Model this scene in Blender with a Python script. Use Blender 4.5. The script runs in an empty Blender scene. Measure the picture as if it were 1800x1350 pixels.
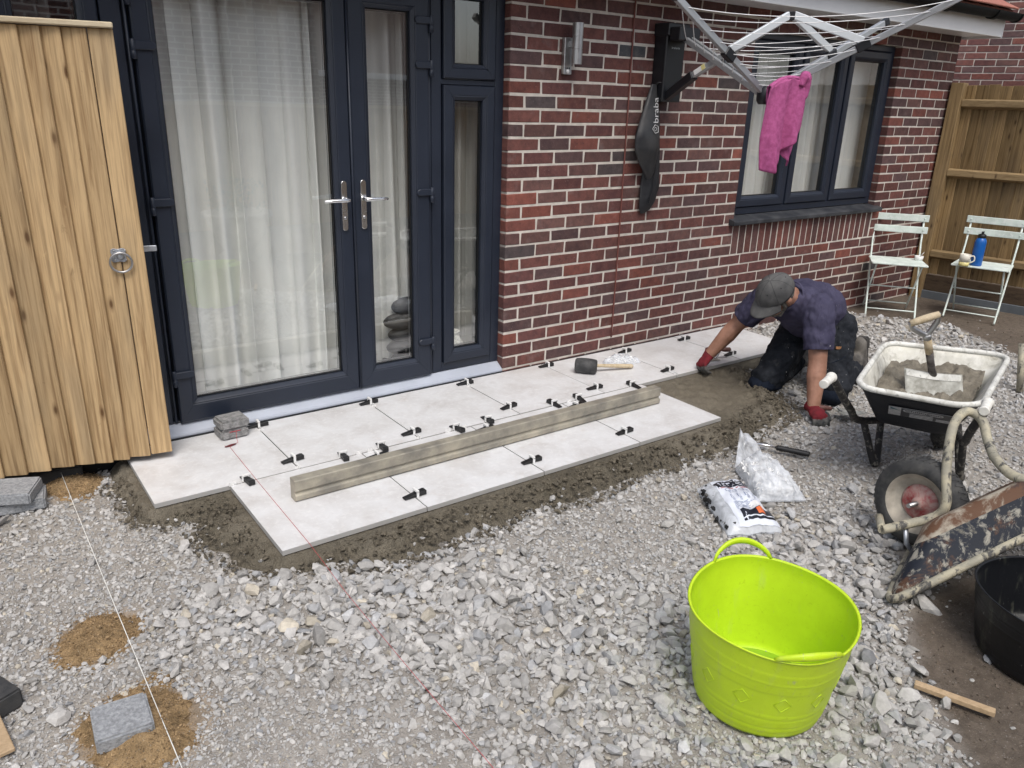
import bpy, bmesh, math, random
import numpy as np
from mathutils import Vector, Matrix, noise as mnoise

SC = bpy.context.scene
COL = SC.collection
R = math.radians
rng = np.random.default_rng(7)
random.seed(7)

# ------------------------------------------------------------------ camera
CAM = Vector((-2.6315, -3.6787, 1.5517))
YAW, PITCH, ROLL, FPX = 0.63479, 0.348257, 0.0297967, 1379.416
def cam_axes():
    f = Vector((math.sin(YAW)*math.cos(PITCH), math.cos(YAW)*math.cos(PITCH), -math.sin(PITCH)))
    r = Vector((math.cos(YAW), -math.sin(YAW), 0.0)); u = r.cross(f)
    c, s = math.cos(ROLL), math.sin(ROLL)
    return c*r + s*u, -s*r + c*u, f
CR, CU, CF = cam_axes()
cd = bpy.data.cameras.new('camera'); cam = bpy.data.objects.new('camera', cd); COL.objects.link(cam)
cam.matrix_world = Matrix(((CR.x, CU.x, -CF.x, CAM.x), (CR.y, CU.y, -CF.y, CAM.y), (CR.z, CU.z, -CF.z, CAM.z), (0, 0, 0, 1)))
cd.sensor_width = 36.0; cd.lens = 36.0*FPX/1800.0; cd.clip_start = 0.05; cd.clip_end = 600.0
SC.camera = cam

# ------------------------------------------------------------------ sky and sun
SUN_EL, SUN_AZ = R(58), R(205)          # soft light from above and behind the camera
w = bpy.data.worlds.new('World'); SC.world = w; w.use_nodes = True
nt = w.node_tree; nt.nodes.clear()
wo = nt.nodes.new('ShaderNodeOutputWorld'); bg = nt.nodes.new('ShaderNodeBackground'); sky = nt.nodes.new('ShaderNodeTexSky')
sky.sky_type = 'NISHITA'; sky.sun_disc = False; sky.sun_elevation = SUN_EL; sky.sun_rotation = SUN_AZ
sky.air_density = 1.0; sky.dust_density = 3.0; sky.ozone_density = 1.0
bg.inputs['Strength'].default_value = 0.14
hs = nt.nodes.new('ShaderNodeHueSaturation'); hs.inputs['Saturation'].default_value = 0.55      # thin cloud greys the sky
nt.links.new(sky.outputs[0], hs.inputs['Color']); nt.links.new(hs.outputs[0], bg.inputs[0]); nt.links.new(bg.outputs[0], wo.inputs[0])
sl = bpy.data.lights.new('sun', 'SUN'); sl.energy = 1.3; sl.angle = R(26); sl.color = (1.0, 0.95, 0.88)
so = bpy.data.objects.new('sun', sl); COL.objects.link(so)
sd = Vector((math.sin(SUN_AZ)*math.cos(SUN_EL), math.cos(SUN_AZ)*math.cos(SUN_EL), math.sin(SUN_EL)))
so.rotation_euler = sd.to_track_quat('Z', 'Y').to_euler()
so.location = (-3, -6, 8)
vs = SC.view_settings
vs.view_transform = 'Standard'; vs.look = 'None'; vs.gamma = 1.0; vs.exposure = 0.5; vs.use_curve_mapping = False
SC.cycles.max_bounces = 8; SC.cycles.transparent_max_bounces = 16; SC.cycles.caustics_reflective = False; SC.cycles.caustics_refractive = False
try: SC.cycles.use_denoising = True
except Exception: pass

# ------------------------------------------------------------------ noise in numpy
def vnoise(x, y, seed=0):
    x = np.asarray(x, float); y = np.asarray(y, float)
    xi = np.floor(x).astype(np.int64); yi = np.floor(y).astype(np.int64); fx = x-xi; fy = y-yi
    def h(a, b):
        n = (a*374761393 + b*668265263 + seed*974634641) & 0x7fffffff
        n = ((n ^ (n >> 13))*1274126177) & 0x7fffffff
        return ((n ^ (n >> 16)) & 0xffff)/65535.0
    sx = fx*fx*(3-2*fx); sy = fy*fy*(3-2*fy)
    a = h(xi, yi)*(1-sx)+h(xi+1, yi)*sx; b = h(xi, yi+1)*(1-sx)+h(xi+1, yi+1)*sx
    return a*(1-sy)+b*sy
def fbm(x, y, sc, octv=4, seed=0, gain=0.5):
    s = 0; a = 1; t = 0; x = np.asarray(x, float)*sc; y = np.asarray(y, float)*sc
    for o in range(octv):
        s = s + a*vnoise(x, y, seed+o*17); t += a; a *= gain; x = x*2.03; y = y*2.03
    return s/t
def inpoly(x, y, poly):
    x = np.asarray(x, float); y = np.asarray(y, float); r = np.zeros(x.shape, bool); n = len(poly)
    for i in range(n):
        x0, y0 = poly[i]; x1, y1 = poly[(i+1) % n]
        c = ((y0 > y) != (y1 > y)); xx = (x1-x0)*(y-y0)/((y1-y0) if y1 != y0 else 1e-9)+x0
        r ^= c & (x < xx)
    return r
def distpoly(x, y, poly):
    "signed distance, negative inside"
    x = np.asarray(x, float); y = np.asarray(y, float); d = np.full(x.shape, 1e9); n = len(poly)
    for i in range(n):
        ax, ay = poly[i]; bx, by = poly[(i+1) % n]; ex, ey = bx-ax, by-ay
        t = np.clip(((x-ax)*ex+(y-ay)*ey)/(ex*ex+ey*ey+1e-12), 0, 1)
        d = np.minimum(d, np.hypot(x-ax-t*ex, y-ay-t*ey))
    return np.where(inpoly(x, y, poly), -d, d)

# ------------------------------------------------------------------ materials
class NT:
    def __init__(s, name):
        s.m = bpy.data.materials.new(name); s.m.use_nodes = True; s.t = s.m.node_tree; s.t.nodes.clear()
        s.out = s.n('ShaderNodeOutputMaterial')
    def n(s, typ, **kw):
        nd = s.t.nodes.new(typ)
        for k, v in kw.items(): setattr(nd, k, v)
        return nd
    def l(s, a, b): s.t.links.new(a, b)
    def val(s, nd, **kw):
        for k, v in kw.items(): nd.inputs[k.replace('_', ' ')].default_value = v
        return nd
    def coord(s, kind='Object', scale=(1, 1, 1), rnd=0.0):
        tc = s.n('ShaderNodeTexCoord'); mp = s.n('ShaderNodeMapping'); mp.inputs['Scale'].default_value = scale
        src = tc.outputs[kind]
        if rnd:
            oi = s.n('ShaderNodeObjectInfo'); vm = s.n('ShaderNodeVectorMath', operation='MULTIPLY_ADD')
            s.l(oi.outputs['Random'], vm.inputs[0]); vm.inputs[1].default_value = (rnd, rnd*1.7, rnd*2.3); s.l(src, vm.inputs[2]); src = vm.outputs[0]
        s.l(src, mp.inputs['Vector']); return mp.outputs[0]
    def noise(s, vec, scale=5, detail=4, rough=0.55, dist=0.0):
        nd = s.n('ShaderNodeTexNoise'); s.l(vec, nd.inputs['Vector'])
        s.val(nd, Scale=scale, Detail=detail, Roughness=rough, Distortion=dist); return nd.outputs['Fac']
    def ramp(s, fac, stops, interp='LINEAR'):
        r = s.n('ShaderNodeValToRGB'); s.l(fac, r.inputs[0]); e = r.color_ramp.elements; r.color_ramp.interpolation = interp
        while len(e) > 1: e.remove(e[0])
        e[0].position = stops[0][0]; e[0].color = c4(stops[0][1])
        for p, c in stops[1:]:
            k = e.new(p); k.color = c4(c)
        return r.outputs[0]
    def mix(s, fac, a, b, typ='MIX'):
        m = s.n('ShaderNodeMix', data_type='RGBA', blend_type=typ)
        for i, x in ((0, fac), (6, a), (7, b)):
            if hasattr(x, 'is_output'): s.l(x, m.inputs[i])
            else: m.inputs[i].default_value = x if i == 0 else c4(x)
        return m.outputs[2]
    def math(s, op, a, b=None, c=None, clamp=False):
        m = s.n('ShaderNodeMath', operation=op); m.use_clamp = clamp
        for i, x in enumerate((a, b, c)):
            if x is None: continue
            if hasattr(x, 'is_output'): s.l(x, m.inputs[i])
            else: m.inputs[i].default_value = x
        return m.outputs[0]
    def bump(s, h, strength=0.3, dist=0.01, prev=None):
        b = s.n('ShaderNodeBump'); s.l(h, b.inputs['Height']); b.inputs['Strength'].default_value = strength; b.inputs['Distance'].default_value = dist
        if prev is not None: s.l(prev, b.inputs['Normal'])
        return b.outputs[0]
    def bsdf(s, col=None, rough=0.5, metal=0.0, spec=0.5, nrm=None, **kw):
        b = s.n('ShaderNodeBsdfPrincipled')
        for k, x in (('Base Color', col), ('Roughness', rough), ('Metallic', metal), ('Specular IOR Level', spec)):
            if x is None: continue
            if hasattr(x, 'is_output'): s.l(x, b.inputs[k])
            else: b.inputs[k].default_value = c4(x) if k == 'Base Color' else x
        if nrm is not None: s.l(nrm, b.inputs['Normal'])
        for k, x in kw.items(): b.inputs[k.replace('_', ' ')].default_value = x
        s.l(b.outputs[0], s.out.inputs[0]); return b
    def rnd(s): return s.n('ShaderNodeObjectInfo').outputs['Random']
def c4(c): return (c[0], c[1], c[2], 1.0)
def mul(c, k): return tuple(min(1.0, x*k) for x in c[:3])
def S(r, g, b):
    "8-bit display colour to linear"
    return tuple(((x/255.0)/12.92 if x/255.0 <= 0.04045 else ((x/255.0+0.055)/1.055)**2.4) for x in (r, g, b))

def basic(name, col, col2=None, rough=0.5, metal=0.0, spec=0.5, scale=8, var=0.12, bump=0.0, bscale=80, bdist=0.004, coat=0.0, rnd=0.0, lo=0.35, hi=0.65, detail=5, **kw):
    t = NT(name); v = t.coord('Object', rnd=3.0 if rnd else 0.0)
    f = t.noise(v, scale, detail, 0.6)
    c = t.ramp(f, [(lo, mul(col, 1-var)), (hi, col2 if col2 else mul(col, 1+var))])
    if rnd: c = t.mix(1.0, c, t.ramp(t.rnd(), [(0, (1-rnd,)*3), (1, (1+rnd,)*3)]), 'MULTIPLY')
    n = None
    if bump: n = t.bump(t.noise(v, bscale, 4, 0.6), bump, bdist)
    rr = t.math('MULTIPLY_ADD', f, 0.25, rough-0.12, clamp=True)
    t.bsdf(c, rr, metal, spec, n, **kw)
    return t.m

def wood(name, c1, c2, knot, grain=(26, 26, 1.1), var=0.14, rough=0.7, weather=None):
    t = NT(name); v = t.coord('Object', grain, rnd=9.0)
    f1 = t.noise(v, 1.6, 5, 0.55, 0.6); f2 = t.noise(v, 6.0, 3, 0.6)
    c = t.ramp(f1, [(0.3, c1), (0.5, mul(c2, 0.93)), (0.68, c2)])
    c = t.mix(t.ramp(f2, [(0.42, (0, 0, 0)), (0.7, (0.35,)*3)]), c, mul(c1, 0.8))
    v2 = t.coord('Object', (13, 13, 4.6), rnd=9.0)
    vo = t.n('ShaderNodeTexVoronoi'); t.l(v2, vo.inputs['Vector']); vo.inputs['Scale'].default_value = 1.0; vo.inputs['Randomness'].default_value = 1.0
    k = t.ramp(vo.outputs['Distance'], [(0.0, (1, 1, 1)), (0.07, (0.9,)*3), (0.12, (0.35,)*3), (0.2, (0, 0, 0))])
    c = t.mix(k, c, knot)
    if weather:
        v3 = t.coord('Object', (3, 3, 0.8), rnd=5.0); fw = t.noise(v3, 1.6, 4, 0.6)
        c = t.mix(t.ramp(fw, [(0.5, (0, 0, 0)), (0.72, (0.6,)*3)]), c, weather)
    c = t.mix(1.0, c, t.ramp(t.rnd(), [(0, (1-var,)*3), (1, (1+var,)*3)]), 'MULTIPLY')
    if weather:
        v4 = t.coord('Object', (22, 22, 9), rnd=4.0); nl = t.noise(v4, 1.7, 3, 0.6, 0.8); c = t.mix(t.ramp(nl, [(0.70, (0, 0, 0)), (0.80, (0.45,)*3)]), c, mul(c2, 1.35)); c = t.mix(t.ramp(nl, [(0.22, (0.5,)*3), (0.30, (0, 0, 0))]), c, mul(c1, 0.5))
        fl = t.noise(t.coord('Object', (70, 70, 1.6), rnd=9.0), 1.2, 3, 0.6, 0.4); c = t.mix(t.ramp(fl, [(0.35, (0.38,)*3), (0.5, (0, 0, 0))]), c, mul(c1, 0.62))
    n = t.bump(t.math('ADD', f1, f2), 0.25, 0.003)
    t.bsdf(c, rough, 0, 0.25, n); return t.m

MAT = {}
def brickmat(name, attr):
    t = NT(name); v = t.coord('Object', rnd=5.0)
    if attr: base = t.n('ShaderNodeAttribute', attribute_name='col').outputs['Color']
    else: base = t.n('ShaderNodeObjectInfo').outputs['Color']
    f = t.noise(v, 22, 5, 0.65); c = t.mix(1.0, base, t.ramp(f, [(0.3, (0.72, 0.7, 0.74)), (0.7, (1.3, 1.2, 1.15))]), 'MULTIPLY')
    sp = t.noise(v, 150, 2, 0.5); c = t.mix(t.ramp(sp, [(0.68, (0, 0, 0)), (0.78, (0.45,)*3)]), c, (0.42, 0.33, 0.30))
    sm = t.noise(v, 9, 4, 0.6); c = t.mix(t.ramp(sm, [(0.58, (0, 0, 0)), (0.8, (0.25,)*3)]), c, (0.34, 0.29, 0.27))
    dk = t.noise(v, 65, 3, 0.6); c = t.mix(t.ramp(dk, [(0.62, (0, 0, 0)), (0.75, (0.5,)*3)]), c, (0.045, 0.025, 0.025))
    n = t.bump(t.math('ADD', t.noise(v, 90, 4, 0.7), sp), 0.5, 0.004)
    t.bsdf(c, 0.78, 0, 0.3, n); return t.m
MAT['brick'] = brickmat('brick', False); MAT['brick_stuff'] = brickmat('brick_far', True)
MAT['mortar'] = basic('mortar_joint', (0.60, 0.555, 0.50), rough=0.9, spec=0.2, scale=14, var=0.14, bump=0.6, bscale=180)
MAT['upvc'] = basic('anthracite_frame', (0.0165, 0.0225, 0.038), rough=0.42, scale=3, var=0.1, bump=0.06, bscale=220, bdist=0.001)
MAT['upvc_dark'] = basic('dark_gasket', (0.006, 0.007, 0.009), rough=0.5)
MAT['cill'] = basic('aluminium_cill', (0.50, 0.54, 0.62), rough=0.45, metal=0.25, scale=5, var=0.05)
MAT['chrome'] = basic('chrome', (0.86, 0.86, 0.87), rough=0.26, metal=1.0, var=0.03)
MAT['steel'] = basic('brushed_steel', (0.47, 0.47, 0.475), rough=0.42, metal=1.0, scale=30, var=0.06)
MAT['galv'] = basic('galvanised', (0.46, 0.49, 0.54), rough=0.45, metal=0.8, scale=40, var=0.2)
MAT['gate'] = wood('gate_wood', (0.25, 0.155, 0.075), (0.53, 0.375, 0.205), (0.095, 0.045, 0.018), var=0.2, weather=(0.30, 0.235, 0.15))
MAT['gate_cap'] = wood('gate_cap_wood', (0.52, 0.42, 0.28), (0.66, 0.56, 0.40), (0.3, 0.2, 0.1), grain=(1.1, 26, 26))
MAT['fence'] = wood('fence_wood', (0.15, 0.096, 0.043), (0.33, 0.23, 0.115), (0.05, 0.026, 0.012), var=0.36, weather=(0.15, 0.115, 0.075))
MAT['rail'] = wood('rail_wood', (0.19, 0.13, 0.065), (0.30, 0.215, 0.115), (0.06, 0.035, 0.018), grain=(26, 1.2, 26))
MAT['gravelboard'] = wood('gravel_board_wood', (0.035, 0.024, 0.016), (0.075, 0.052, 0.034), (0.02, 0.012, 0.01), grain=(26, 1.2, 26))
MAT['slate'] = basic('grey_slate', (0.11, 0.125, 0.14), rough=0.6, scale=6, var=0.15)

def glassmat():
    t = NT('window_glass'); tr = t.n('ShaderNodeBsdfTransparent'); tr.inputs[0].default_value = (0.97, 0.985, 0.975, 1)
    gl = t.n('ShaderNodeBsdfGlossy'); gl.inputs['Roughness'].default_value = 0.0; gl.inputs['Color'].default_value = (1, 1, 1, 1)
    v = t.coord('Object'); nb = t.bump(t.noise(v, 1.3, 2, 0.5), 0.05, 0.02); t.l(nb, gl.inputs['Normal'])
    ge = t.n('ShaderNodeNewGeometry'); dt = t.n('ShaderNodeVectorMath', operation='DOT_PRODUCT'); t.l(ge.outputs['Normal'], dt.inputs[0]); t.l(ge.outputs['Incoming'], dt.inputs[1])
    sch = t.math('POWER', t.math('SUBTRACT', 1.0, t.math('ABSOLUTE', dt.outputs['Value']), clamp=True), 5.0); fac = t.math('MULTIPLY_ADD', sch, 0.82, 0.18)
    mx = t.n('ShaderNodeMixShader'); t.l(fac, mx.inputs[0]); t.l(tr.outputs[0], mx.inputs[1]); t.l(gl.outputs[0], mx.inputs[2]); t.l(mx.outputs[0], t.out.inputs[0])
    return t.m
MAT['glass'] = glassmat()
def clothmat(name, col, trans=0.4, sc=300):
    t = NT(name); v = t.coord('Object'); f = t.noise(v, 4, 4); w_ = t.noise(v, sc, 2)
    c = t.ramp(f, [(0.3, mul(col, 0.93)), (0.7, mul(col, 1.04))]); n = t.bump(w_, 0.15, 0.001)
    d = t.n('ShaderNodeBsdfDiffuse'); tl = t.n('ShaderNodeBsdfTranslucent'); mx = t.n('ShaderNodeMixShader'); mx.inputs[0].default_value = trans
    for b in (d, tl): t.l(c, b.inputs['Color']); t.l(n, b.inputs['Normal'])
    t.l(d.outputs[0], mx.inputs[1]); t.l(tl.outputs[0], mx.inputs[2]); t.l(mx.outputs[0], t.out.inputs[0]); return t.m
MAT['curtain'] = clothmat('sheer_curtain', (0.93, 0.935, 0.92), 0.10)
MAT['curtain_grey'] = clothmat('grey_curtain', (0.55, 0.55, 0.53), 0.15)
MAT['blind_yellow'] = clothmat('yellow_check_cloth', (0.75, 0.62, 0.33), 0.3)

# ------------------------------------------------------------------ mesh builder and objects
WLOC = {}
class MB:
    def __init__(s): s.v = []; s.f = []; s.mi = []; s.sm = []; s.col = []
    def add(s, vs_, fs, mi=0, smooth=False, col=None, M=None):
        b = len(s.v)
        for p in vs_: s.v.append(tuple(M @ Vector(p)) if M is not None else tuple(p))
        for f in fs: s.f.append([i+b for i in f]); s.mi.append(mi); s.sm.append(smooth); s.col.append(col)
        return s
    def box(s, x0, x1, y0, y1, z0, z1, M=None, mi=0, col=None):
        vs_ = [(x0, y0, z0), (x1, y0, z0), (x1, y1, z0), (x0, y1, z0), (x0, y0, z1), (x1, y0, z1), (x1, y1, z1), (x0, y1, z1)]
        return s.add(vs_, [(0, 3, 2, 1), (4, 5, 6, 7), (0, 1, 5, 4), (1, 2, 6, 5), (2, 3, 7, 6), (3, 0, 4, 7)], mi, False, col, M)
    def tube(s, path, r, n=8, closed=False, caps=True, mi=0, flat=1.0, smooth=True):
        P = [Vector(p) for p in path]; m = len(P); rr = r if isinstance(r, (list, tuple)) else [r]*m
        T = []
        for i in range(m):
            a = P[(i-1) % m] if (closed or i > 0) else P[i]; b = P[(i+1) % m] if (closed or i < m-1) else P[i]
            d = (b-a); T.append(d.normalized() if d.length > 1e-9 else Vector((0, 0, 1)))
        up = Vector((0, 0, 1)) if abs(T[0].z) < 0.9 else Vector((1, 0, 0)); N = (up - T[0]*up.dot(T[0])).normalized(); vs_ = []
        for i in range(m):
            N = (N - T[i]*N.dot(T[i])); N = N.normalized() if N.length > 1e-6 else T[i].orthogonal().normalized(); Bn = T[i].cross(N)
            for k in range(n):
                a = 2*math.pi*k/n; vs_.append(P[i] + N*(math.cos(a)*rr[i]*flat) + Bn*(math.sin(a)*rr[i]))
        fs = []
        for i in range(m if closed else m-1):
            j = (i+1) % m
            for k in range(n): fs.append((i*n+k, i*n+(k+1) % n, j*n+(k+1) % n, j*n+k))
        s.add(vs_, fs, mi, smooth)
        if caps and not closed:
            b = len(s.v)-m*n
            s.f.append([b+k for k in range(n)][::-1]); s.mi.append(mi); s.sm.append(False); s.col.append(None)
            s.f.append([b+(m-1)*n+k for k in range(n)]); s.mi.append(mi); s.sm.append(False); s.col.append(None)
        return s
    def lathe(s, prof, n=24, M=None, mi=0, smooth=True, closed=False, oval=(1, 1)):
        m = len(prof); vs_ = []
        for (r, z) in prof:
            for k in range(n):
                a = 2*math.pi*k/n; vs_.append((r*math.cos(a)*oval[0], r*math.sin(a)*oval[1], z))
        fs = []
        for i in range(m-1 if not closed else m):
            j = (i+1) % m
            for k in range(n): fs.append((i*n+k, i*n+(k+1) % n, j*n+(k+1) % n, j*n+k))
        s.add(vs_, fs, mi, smooth, None, M)
        if not closed:
            b = len(s.v)-m*n
            for off, rev, r in ((0, True, prof[0][0]), ((m-1)*n, False, prof[-1][0])):
                if r > 1e-6:
                    ix = [b+off+k for k in range(n)]; s.f.append(ix[::-1] if rev else ix); s.mi.append(mi); s.sm.append(False); s.col.append(None)
        return s
    def prism(s, poly, h0, h1, M=None, mi=0, smooth=False):
        n = len(poly); vs_ = [(x, y, h0) for x, y in poly]+[(x, y, h1) for x, y in poly]
        fs = [tuple(range(n))[::-1], tuple(range(n, 2*n))]+[(i, (i+1) % n, n+(i+1) % n, n+i) for i in range(n)]
        return s.add(vs_, fs, mi, smooth, None, M)
    def grid(s, fn, nu, nv, mi=0, smooth=True, closeu=False):
        vs_ = [fn(i/(nu-1) if not closeu else i/nu, j/(nv-1)) for j in range(nv) for i in range(nu)]
        fs = []
        for j in range(nv-1):
            for i in range(nu if closeu else nu-1):
                a = j*nu+i; b = j*nu+(i+1) % nu; fs.append((a, b, b+nu, a+nu))
        return s.add(vs_, fs, mi, smooth)
    def ellips(s, c, rad, M=None, n=14, m=9, mi=0):
        vs_ = []; c = Vector(c)
        for j in range(m+1):
            t = math.pi*j/m
            for i in range(n):
                a = 2*math.pi*i/n; q = Vector((rad[0]*math.sin(t)*math.cos(a), rad[1]*math.sin(t)*math.sin(a), rad[2]*math.cos(t)))
                vs_.append(c + (M @ q if M is not None else q))
        fs = [(j*n+i, (j+1)*n+i, (j+1)*n+(i+1) % n, j*n+(i+1) % n) for j in range(m) for i in range(n)]
        return s.add(vs_, fs, mi, True)
    def capsule(s, a, b, r0, r1, n=12, flat=1.0, mi=0):
        a = Vector(a); b = Vector(b); d = (b-a).normalized(); P = []; rr = []
        for k in range(5): t = math.pi/2*(k/4.0); P.append(a - d*r0*math.cos(t)); rr.append(max(1e-4, r0*math.sin(t)))
        for k in range(5): t = math.pi/2*(k/4.0); P.append(b + d*r1*math.sin(t)); rr.append(max(1e-4, r1*math.cos(t)))
        return s.tube(P, rr, n, mi=mi, flat=flat)
    def ring(s, x0, x1, z0, z1, prof, M=None, mi=0):
        "mitred frame in the xz plane; prof = [(inset, y)...]"
        vs_ = []
        for d, y in prof: vs_ += [(x0+d, y, z0+d), (x1-d, y, z0+d), (x1-d, y, z1-d), (x0+d, y, z1-d)]
        fs = []; m = len(prof)
        for i in range(m-1):
            for k in range(4): a = i*4+k; b = i*4+(k+1) % 4; fs.append((a, a+4, b+4, b))
        return s.add(vs_, fs, mi, False, None, M)
    def build(s, name, mats, parent=None, bevel=0.0, seg=1, fixn=True, weld=False):
        off = WLOC.get(parent.name, Vector()) if parent is not None else Vector()
        me = bpy.data.meshes.new(name)
        vs_ = [(x-off.x, y-off.y, z-off.z) for x, y, z in s.v]
        me.from_pydata(vs_, [], s.f)
        if not isinstance(mats, (list, tuple)): mats = [mats]
        for m in mats: me.materials.append(MAT[m] if isinstance(m, str) else m)
        me.polygons.foreach_set('material_index', s.mi); me.polygons.foreach_set('use_smooth', s.sm)
        if any(c is not None for c in s.col):
            at = me.attributes.new('col', 'FLOAT_COLOR', 'CORNER'); arr = []
            for f, c in zip(s.f, s.col): arr += list(c4(c or (1, 1, 1)))*len(f)
            at.data.foreach_set('color', arr)
        if bevel or fixn or weld:
            bm = bmesh.new(); bm.from_mesh(me)
            if weld: bmesh.ops.remove_doubles(bm, verts=bm.verts, dist=1e-5)
            if fixn: bmesh.ops.recalc_face_normals(bm, faces=bm.faces)
            if bevel:
                ed = [e for e in bm.edges if len(e.link_faces) == 2 and e.calc_face_angle(0) > R(28)]
                bmesh.ops.bevel(bm, geom=ed, offset=bevel, segments=seg, affect='EDGES', profile=0.6, clamp_overlap=True)
            bm.to_mesh(me); bm.free()
        me.update()
        o = bpy.data.objects.new(name, me); COL.objects.link(o)
        if parent is not None: o.parent = parent
        WLOC[o.name] = off.copy()
        return o

def thing(name, label, cat, loc=(0, 0, 0), group=None, kind=None):
    o = bpy.data.objects.new(name, None); COL.objects.link(o); o.location = loc; o.empty_display_size = 0.05
    o['label'] = label; o['category'] = cat
    if group: o['group'] = group
    if kind: o['kind'] = kind
    WLOC[o.name] = Vector(loc); return o
def tag(o, label=None, cat=None, group=None, kind=None):
    if label: o['label'] = label
    if cat: o['category'] = cat
    if group: o['group'] = group
    if kind: o['kind'] = kind
    return o
def mesh_thing(mb, name, mats, label, cat, group=None, bevel=0.0, seg=1):
    "a thing that is one mesh, its origin moved to its base"
    o = mb.build(name, mats, None, bevel, seg); recenter(o); return tag(o, label, cat, group)
def recenter(o):
    me = o.data; co = np.empty(len(me.vertices)*3); me.vertices.foreach_get('co', co); co = co.reshape(-1, 3)
    b = np.array([(co[:, 0].min()+co[:, 0].max())/2, (co[:, 1].min()+co[:, 1].max())/2, co[:, 2].min()])
    me.vertices.foreach_set('co', (co-b).ravel()); me.update(); o.location = b; WLOC[o.name] = Vector(b)
def struct(o, kind='structure'): o['kind'] = kind; return o
def subsurf(o, lv=1):
    md = o.modifiers.new('s', 'SUBSURF'); md.levels = lv; md.render_levels = lv; return bake(o)
def bake(o):
    dg = bpy.context.evaluated_depsgraph_get(); me = bpy.data.meshes.new_from_object(o.evaluated_get(dg)); old = o.data
    o.modifiers.clear(); o.data = me; me.name = old.name; bpy.data.meshes.remove(old); return o
def solidify(o, th, off=0.0):
    md = o.modifiers.new('s', 'SOLIDIFY'); md.thickness = th; md.offset = off; return bake(o)
def blob(mb, name, mats, parent, voxel=0.008, smooth=6, disp=0.0, dsc=14, seed=0):
    o = mb.build(name, mats, parent, fixn=True)
    md = o.modifiers.new('r', 'REMESH'); md.mode = 'VOXEL'; md.voxel_size = voxel; md.use_smooth_shade = True
    if smooth: ms = o.modifiers.new('s', 'SMOOTH'); ms.iterations = smooth; ms.factor = 0.5
    bake(o); me = o.data
    if len(me.materials) == 0:
        for m in (mats if isinstance(mats, (list, tuple)) else [mats]): me.materials.append(MAT[m])
    if disp:
        for v in me.vertices:
            p = v.co*dsc; q = Vector((p.x+seed, p.y, p.z)); v.co += v.normal*disp*(mnoise.noise(q)+0.5*mnoise.noise(q*2.1))
        me.update()
    me.polygons.foreach_set('use_smooth', [True]*len(me.polygons)); return o
def frame3(d, up=(0, 0, 1)):
    d = Vector(d).normalized(); s_ = d.cross(Vector(up)); s_ = s_.normalized() if s_.length > 1e-6 else d.orthogonal().normalized(); u = s_.cross(d)
    return d, s_, u
def xform(o, xa, ya, za):
    xa, ya, za = Vector(xa), Vector(ya), Vector(za)
    return Matrix(((xa.x, ya.x, za.x, o[0]), (xa.y, ya.y, za.y, o[1]), (xa.z, ya.z, za.z, o[2]), (0, 0, 0, 1)))
def RZ(loc, a): return Matrix.Translation(Vector(loc)) @ Matrix.Rotation(a, 4, 'Z')
def text_mesh(txt, size=1.0, bold=0.0):
    "2-D triangles of a word, left end at 0, baseline at 0"
    cu = bpy.data.curves.new('t', 'FONT'); cu.body = txt; cu.size = size; cu.offset = bold; cu.resolution_u = 3
    o = bpy.data.objects.new('t', cu); COL.objects.link(o); dg = bpy.context.evaluated_depsgraph_get()
    me = bpy.data.meshes.new_from_object(o.evaluated_get(dg)); vs_ = [tuple(v.co) for v in me.vertices]; fs = [tuple(p.vertices) for p in me.polygons]
    bpy.data.objects.remove(o); bpy.data.curves.remove(cu); bpy.data.meshes.remove(me)
    return vs_, fs
GZ = -0.08      # ground level; 0 is the lowest visible bed joint of the wall
# ================================================================== HOUSE
house = thing('brick_house', 'red brick house with dark grey French doors and a three-pane window', 'house', (0, 0, GZ))
HX0, HX1, HTOP = -2.41, 4.72, 2.19
WX0, WX1, WZ0, WZ1 = 2.0125, 3.8275, 0.75, 2.03
mb = MB(); Y0, Y1 = 0.0022, 0.26
mb.box(0.004, WX0-0.003, Y0, Y1, -0.30, HTOP); mb.box(WX1+0.003, HX1-0.004, Y0, Y1, -0.30, HTOP)
mb.box(WX0-0.003, WX1+0.003, Y0, Y1, -0.30, WZ0-0.006); mb.box(WX0-0.003, WX1+0.003, Y0, Y1, WZ1, HTOP)
mb.box(-4.6, HX0, Y0, Y1, -0.30, 2.5)
mb.box(HX0, 0.004, 0.13, Y1, -0.30, -0.02)
wall = mb.build('wall', 'mortar', house)
# bricks: (x0, x1, z0, z1, soldier)
bl = []
for k in range(-1, 30):
    z0 = 0.075*(k-1)+0.005; z1 = z0+0.065
    xs = []
    if k % 2: xs.append((0.0, 0.1025)); x = 0.1125
    else: x = 0.0
    while x < HX1-0.02:
        xs.append((x, min(x+0.215, HX1))); x += 0.225
    for a, b in xs:
        if z1 < -0.09: continue
        segs = [(a, b)]
        if z0 > 0.52 and z1 < WZ1+0.001:
            segs = []
            if a < WX0: segs.append((a, min(b, WX0)))
            if b > WX1: segs.append((max(a, WX1), b))
        for p, q in segs:
            if q-p > 0.03: bl.append((p, q, z0, z1, 0))
for i in range(24):
    x = WX0+0.0125+0.075*i-0.005; bl.append((x, x+0.065, 0.530, 0.742, 1))
for k in range(0, 33):
    z0 = 0.075*(k-1)+0.005; x = HX0-0.1025 if k % 2 else HX0-0.215
    bl.append((HX0-0.1025 if k % 2 else HX0-0.215, HX0, z0, z0+0.065, 0))
    while x > -4.3:
        bl.append((x-0.225, x-0.01, z0, z0+0.065, 0)); x -= 0.225
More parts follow.
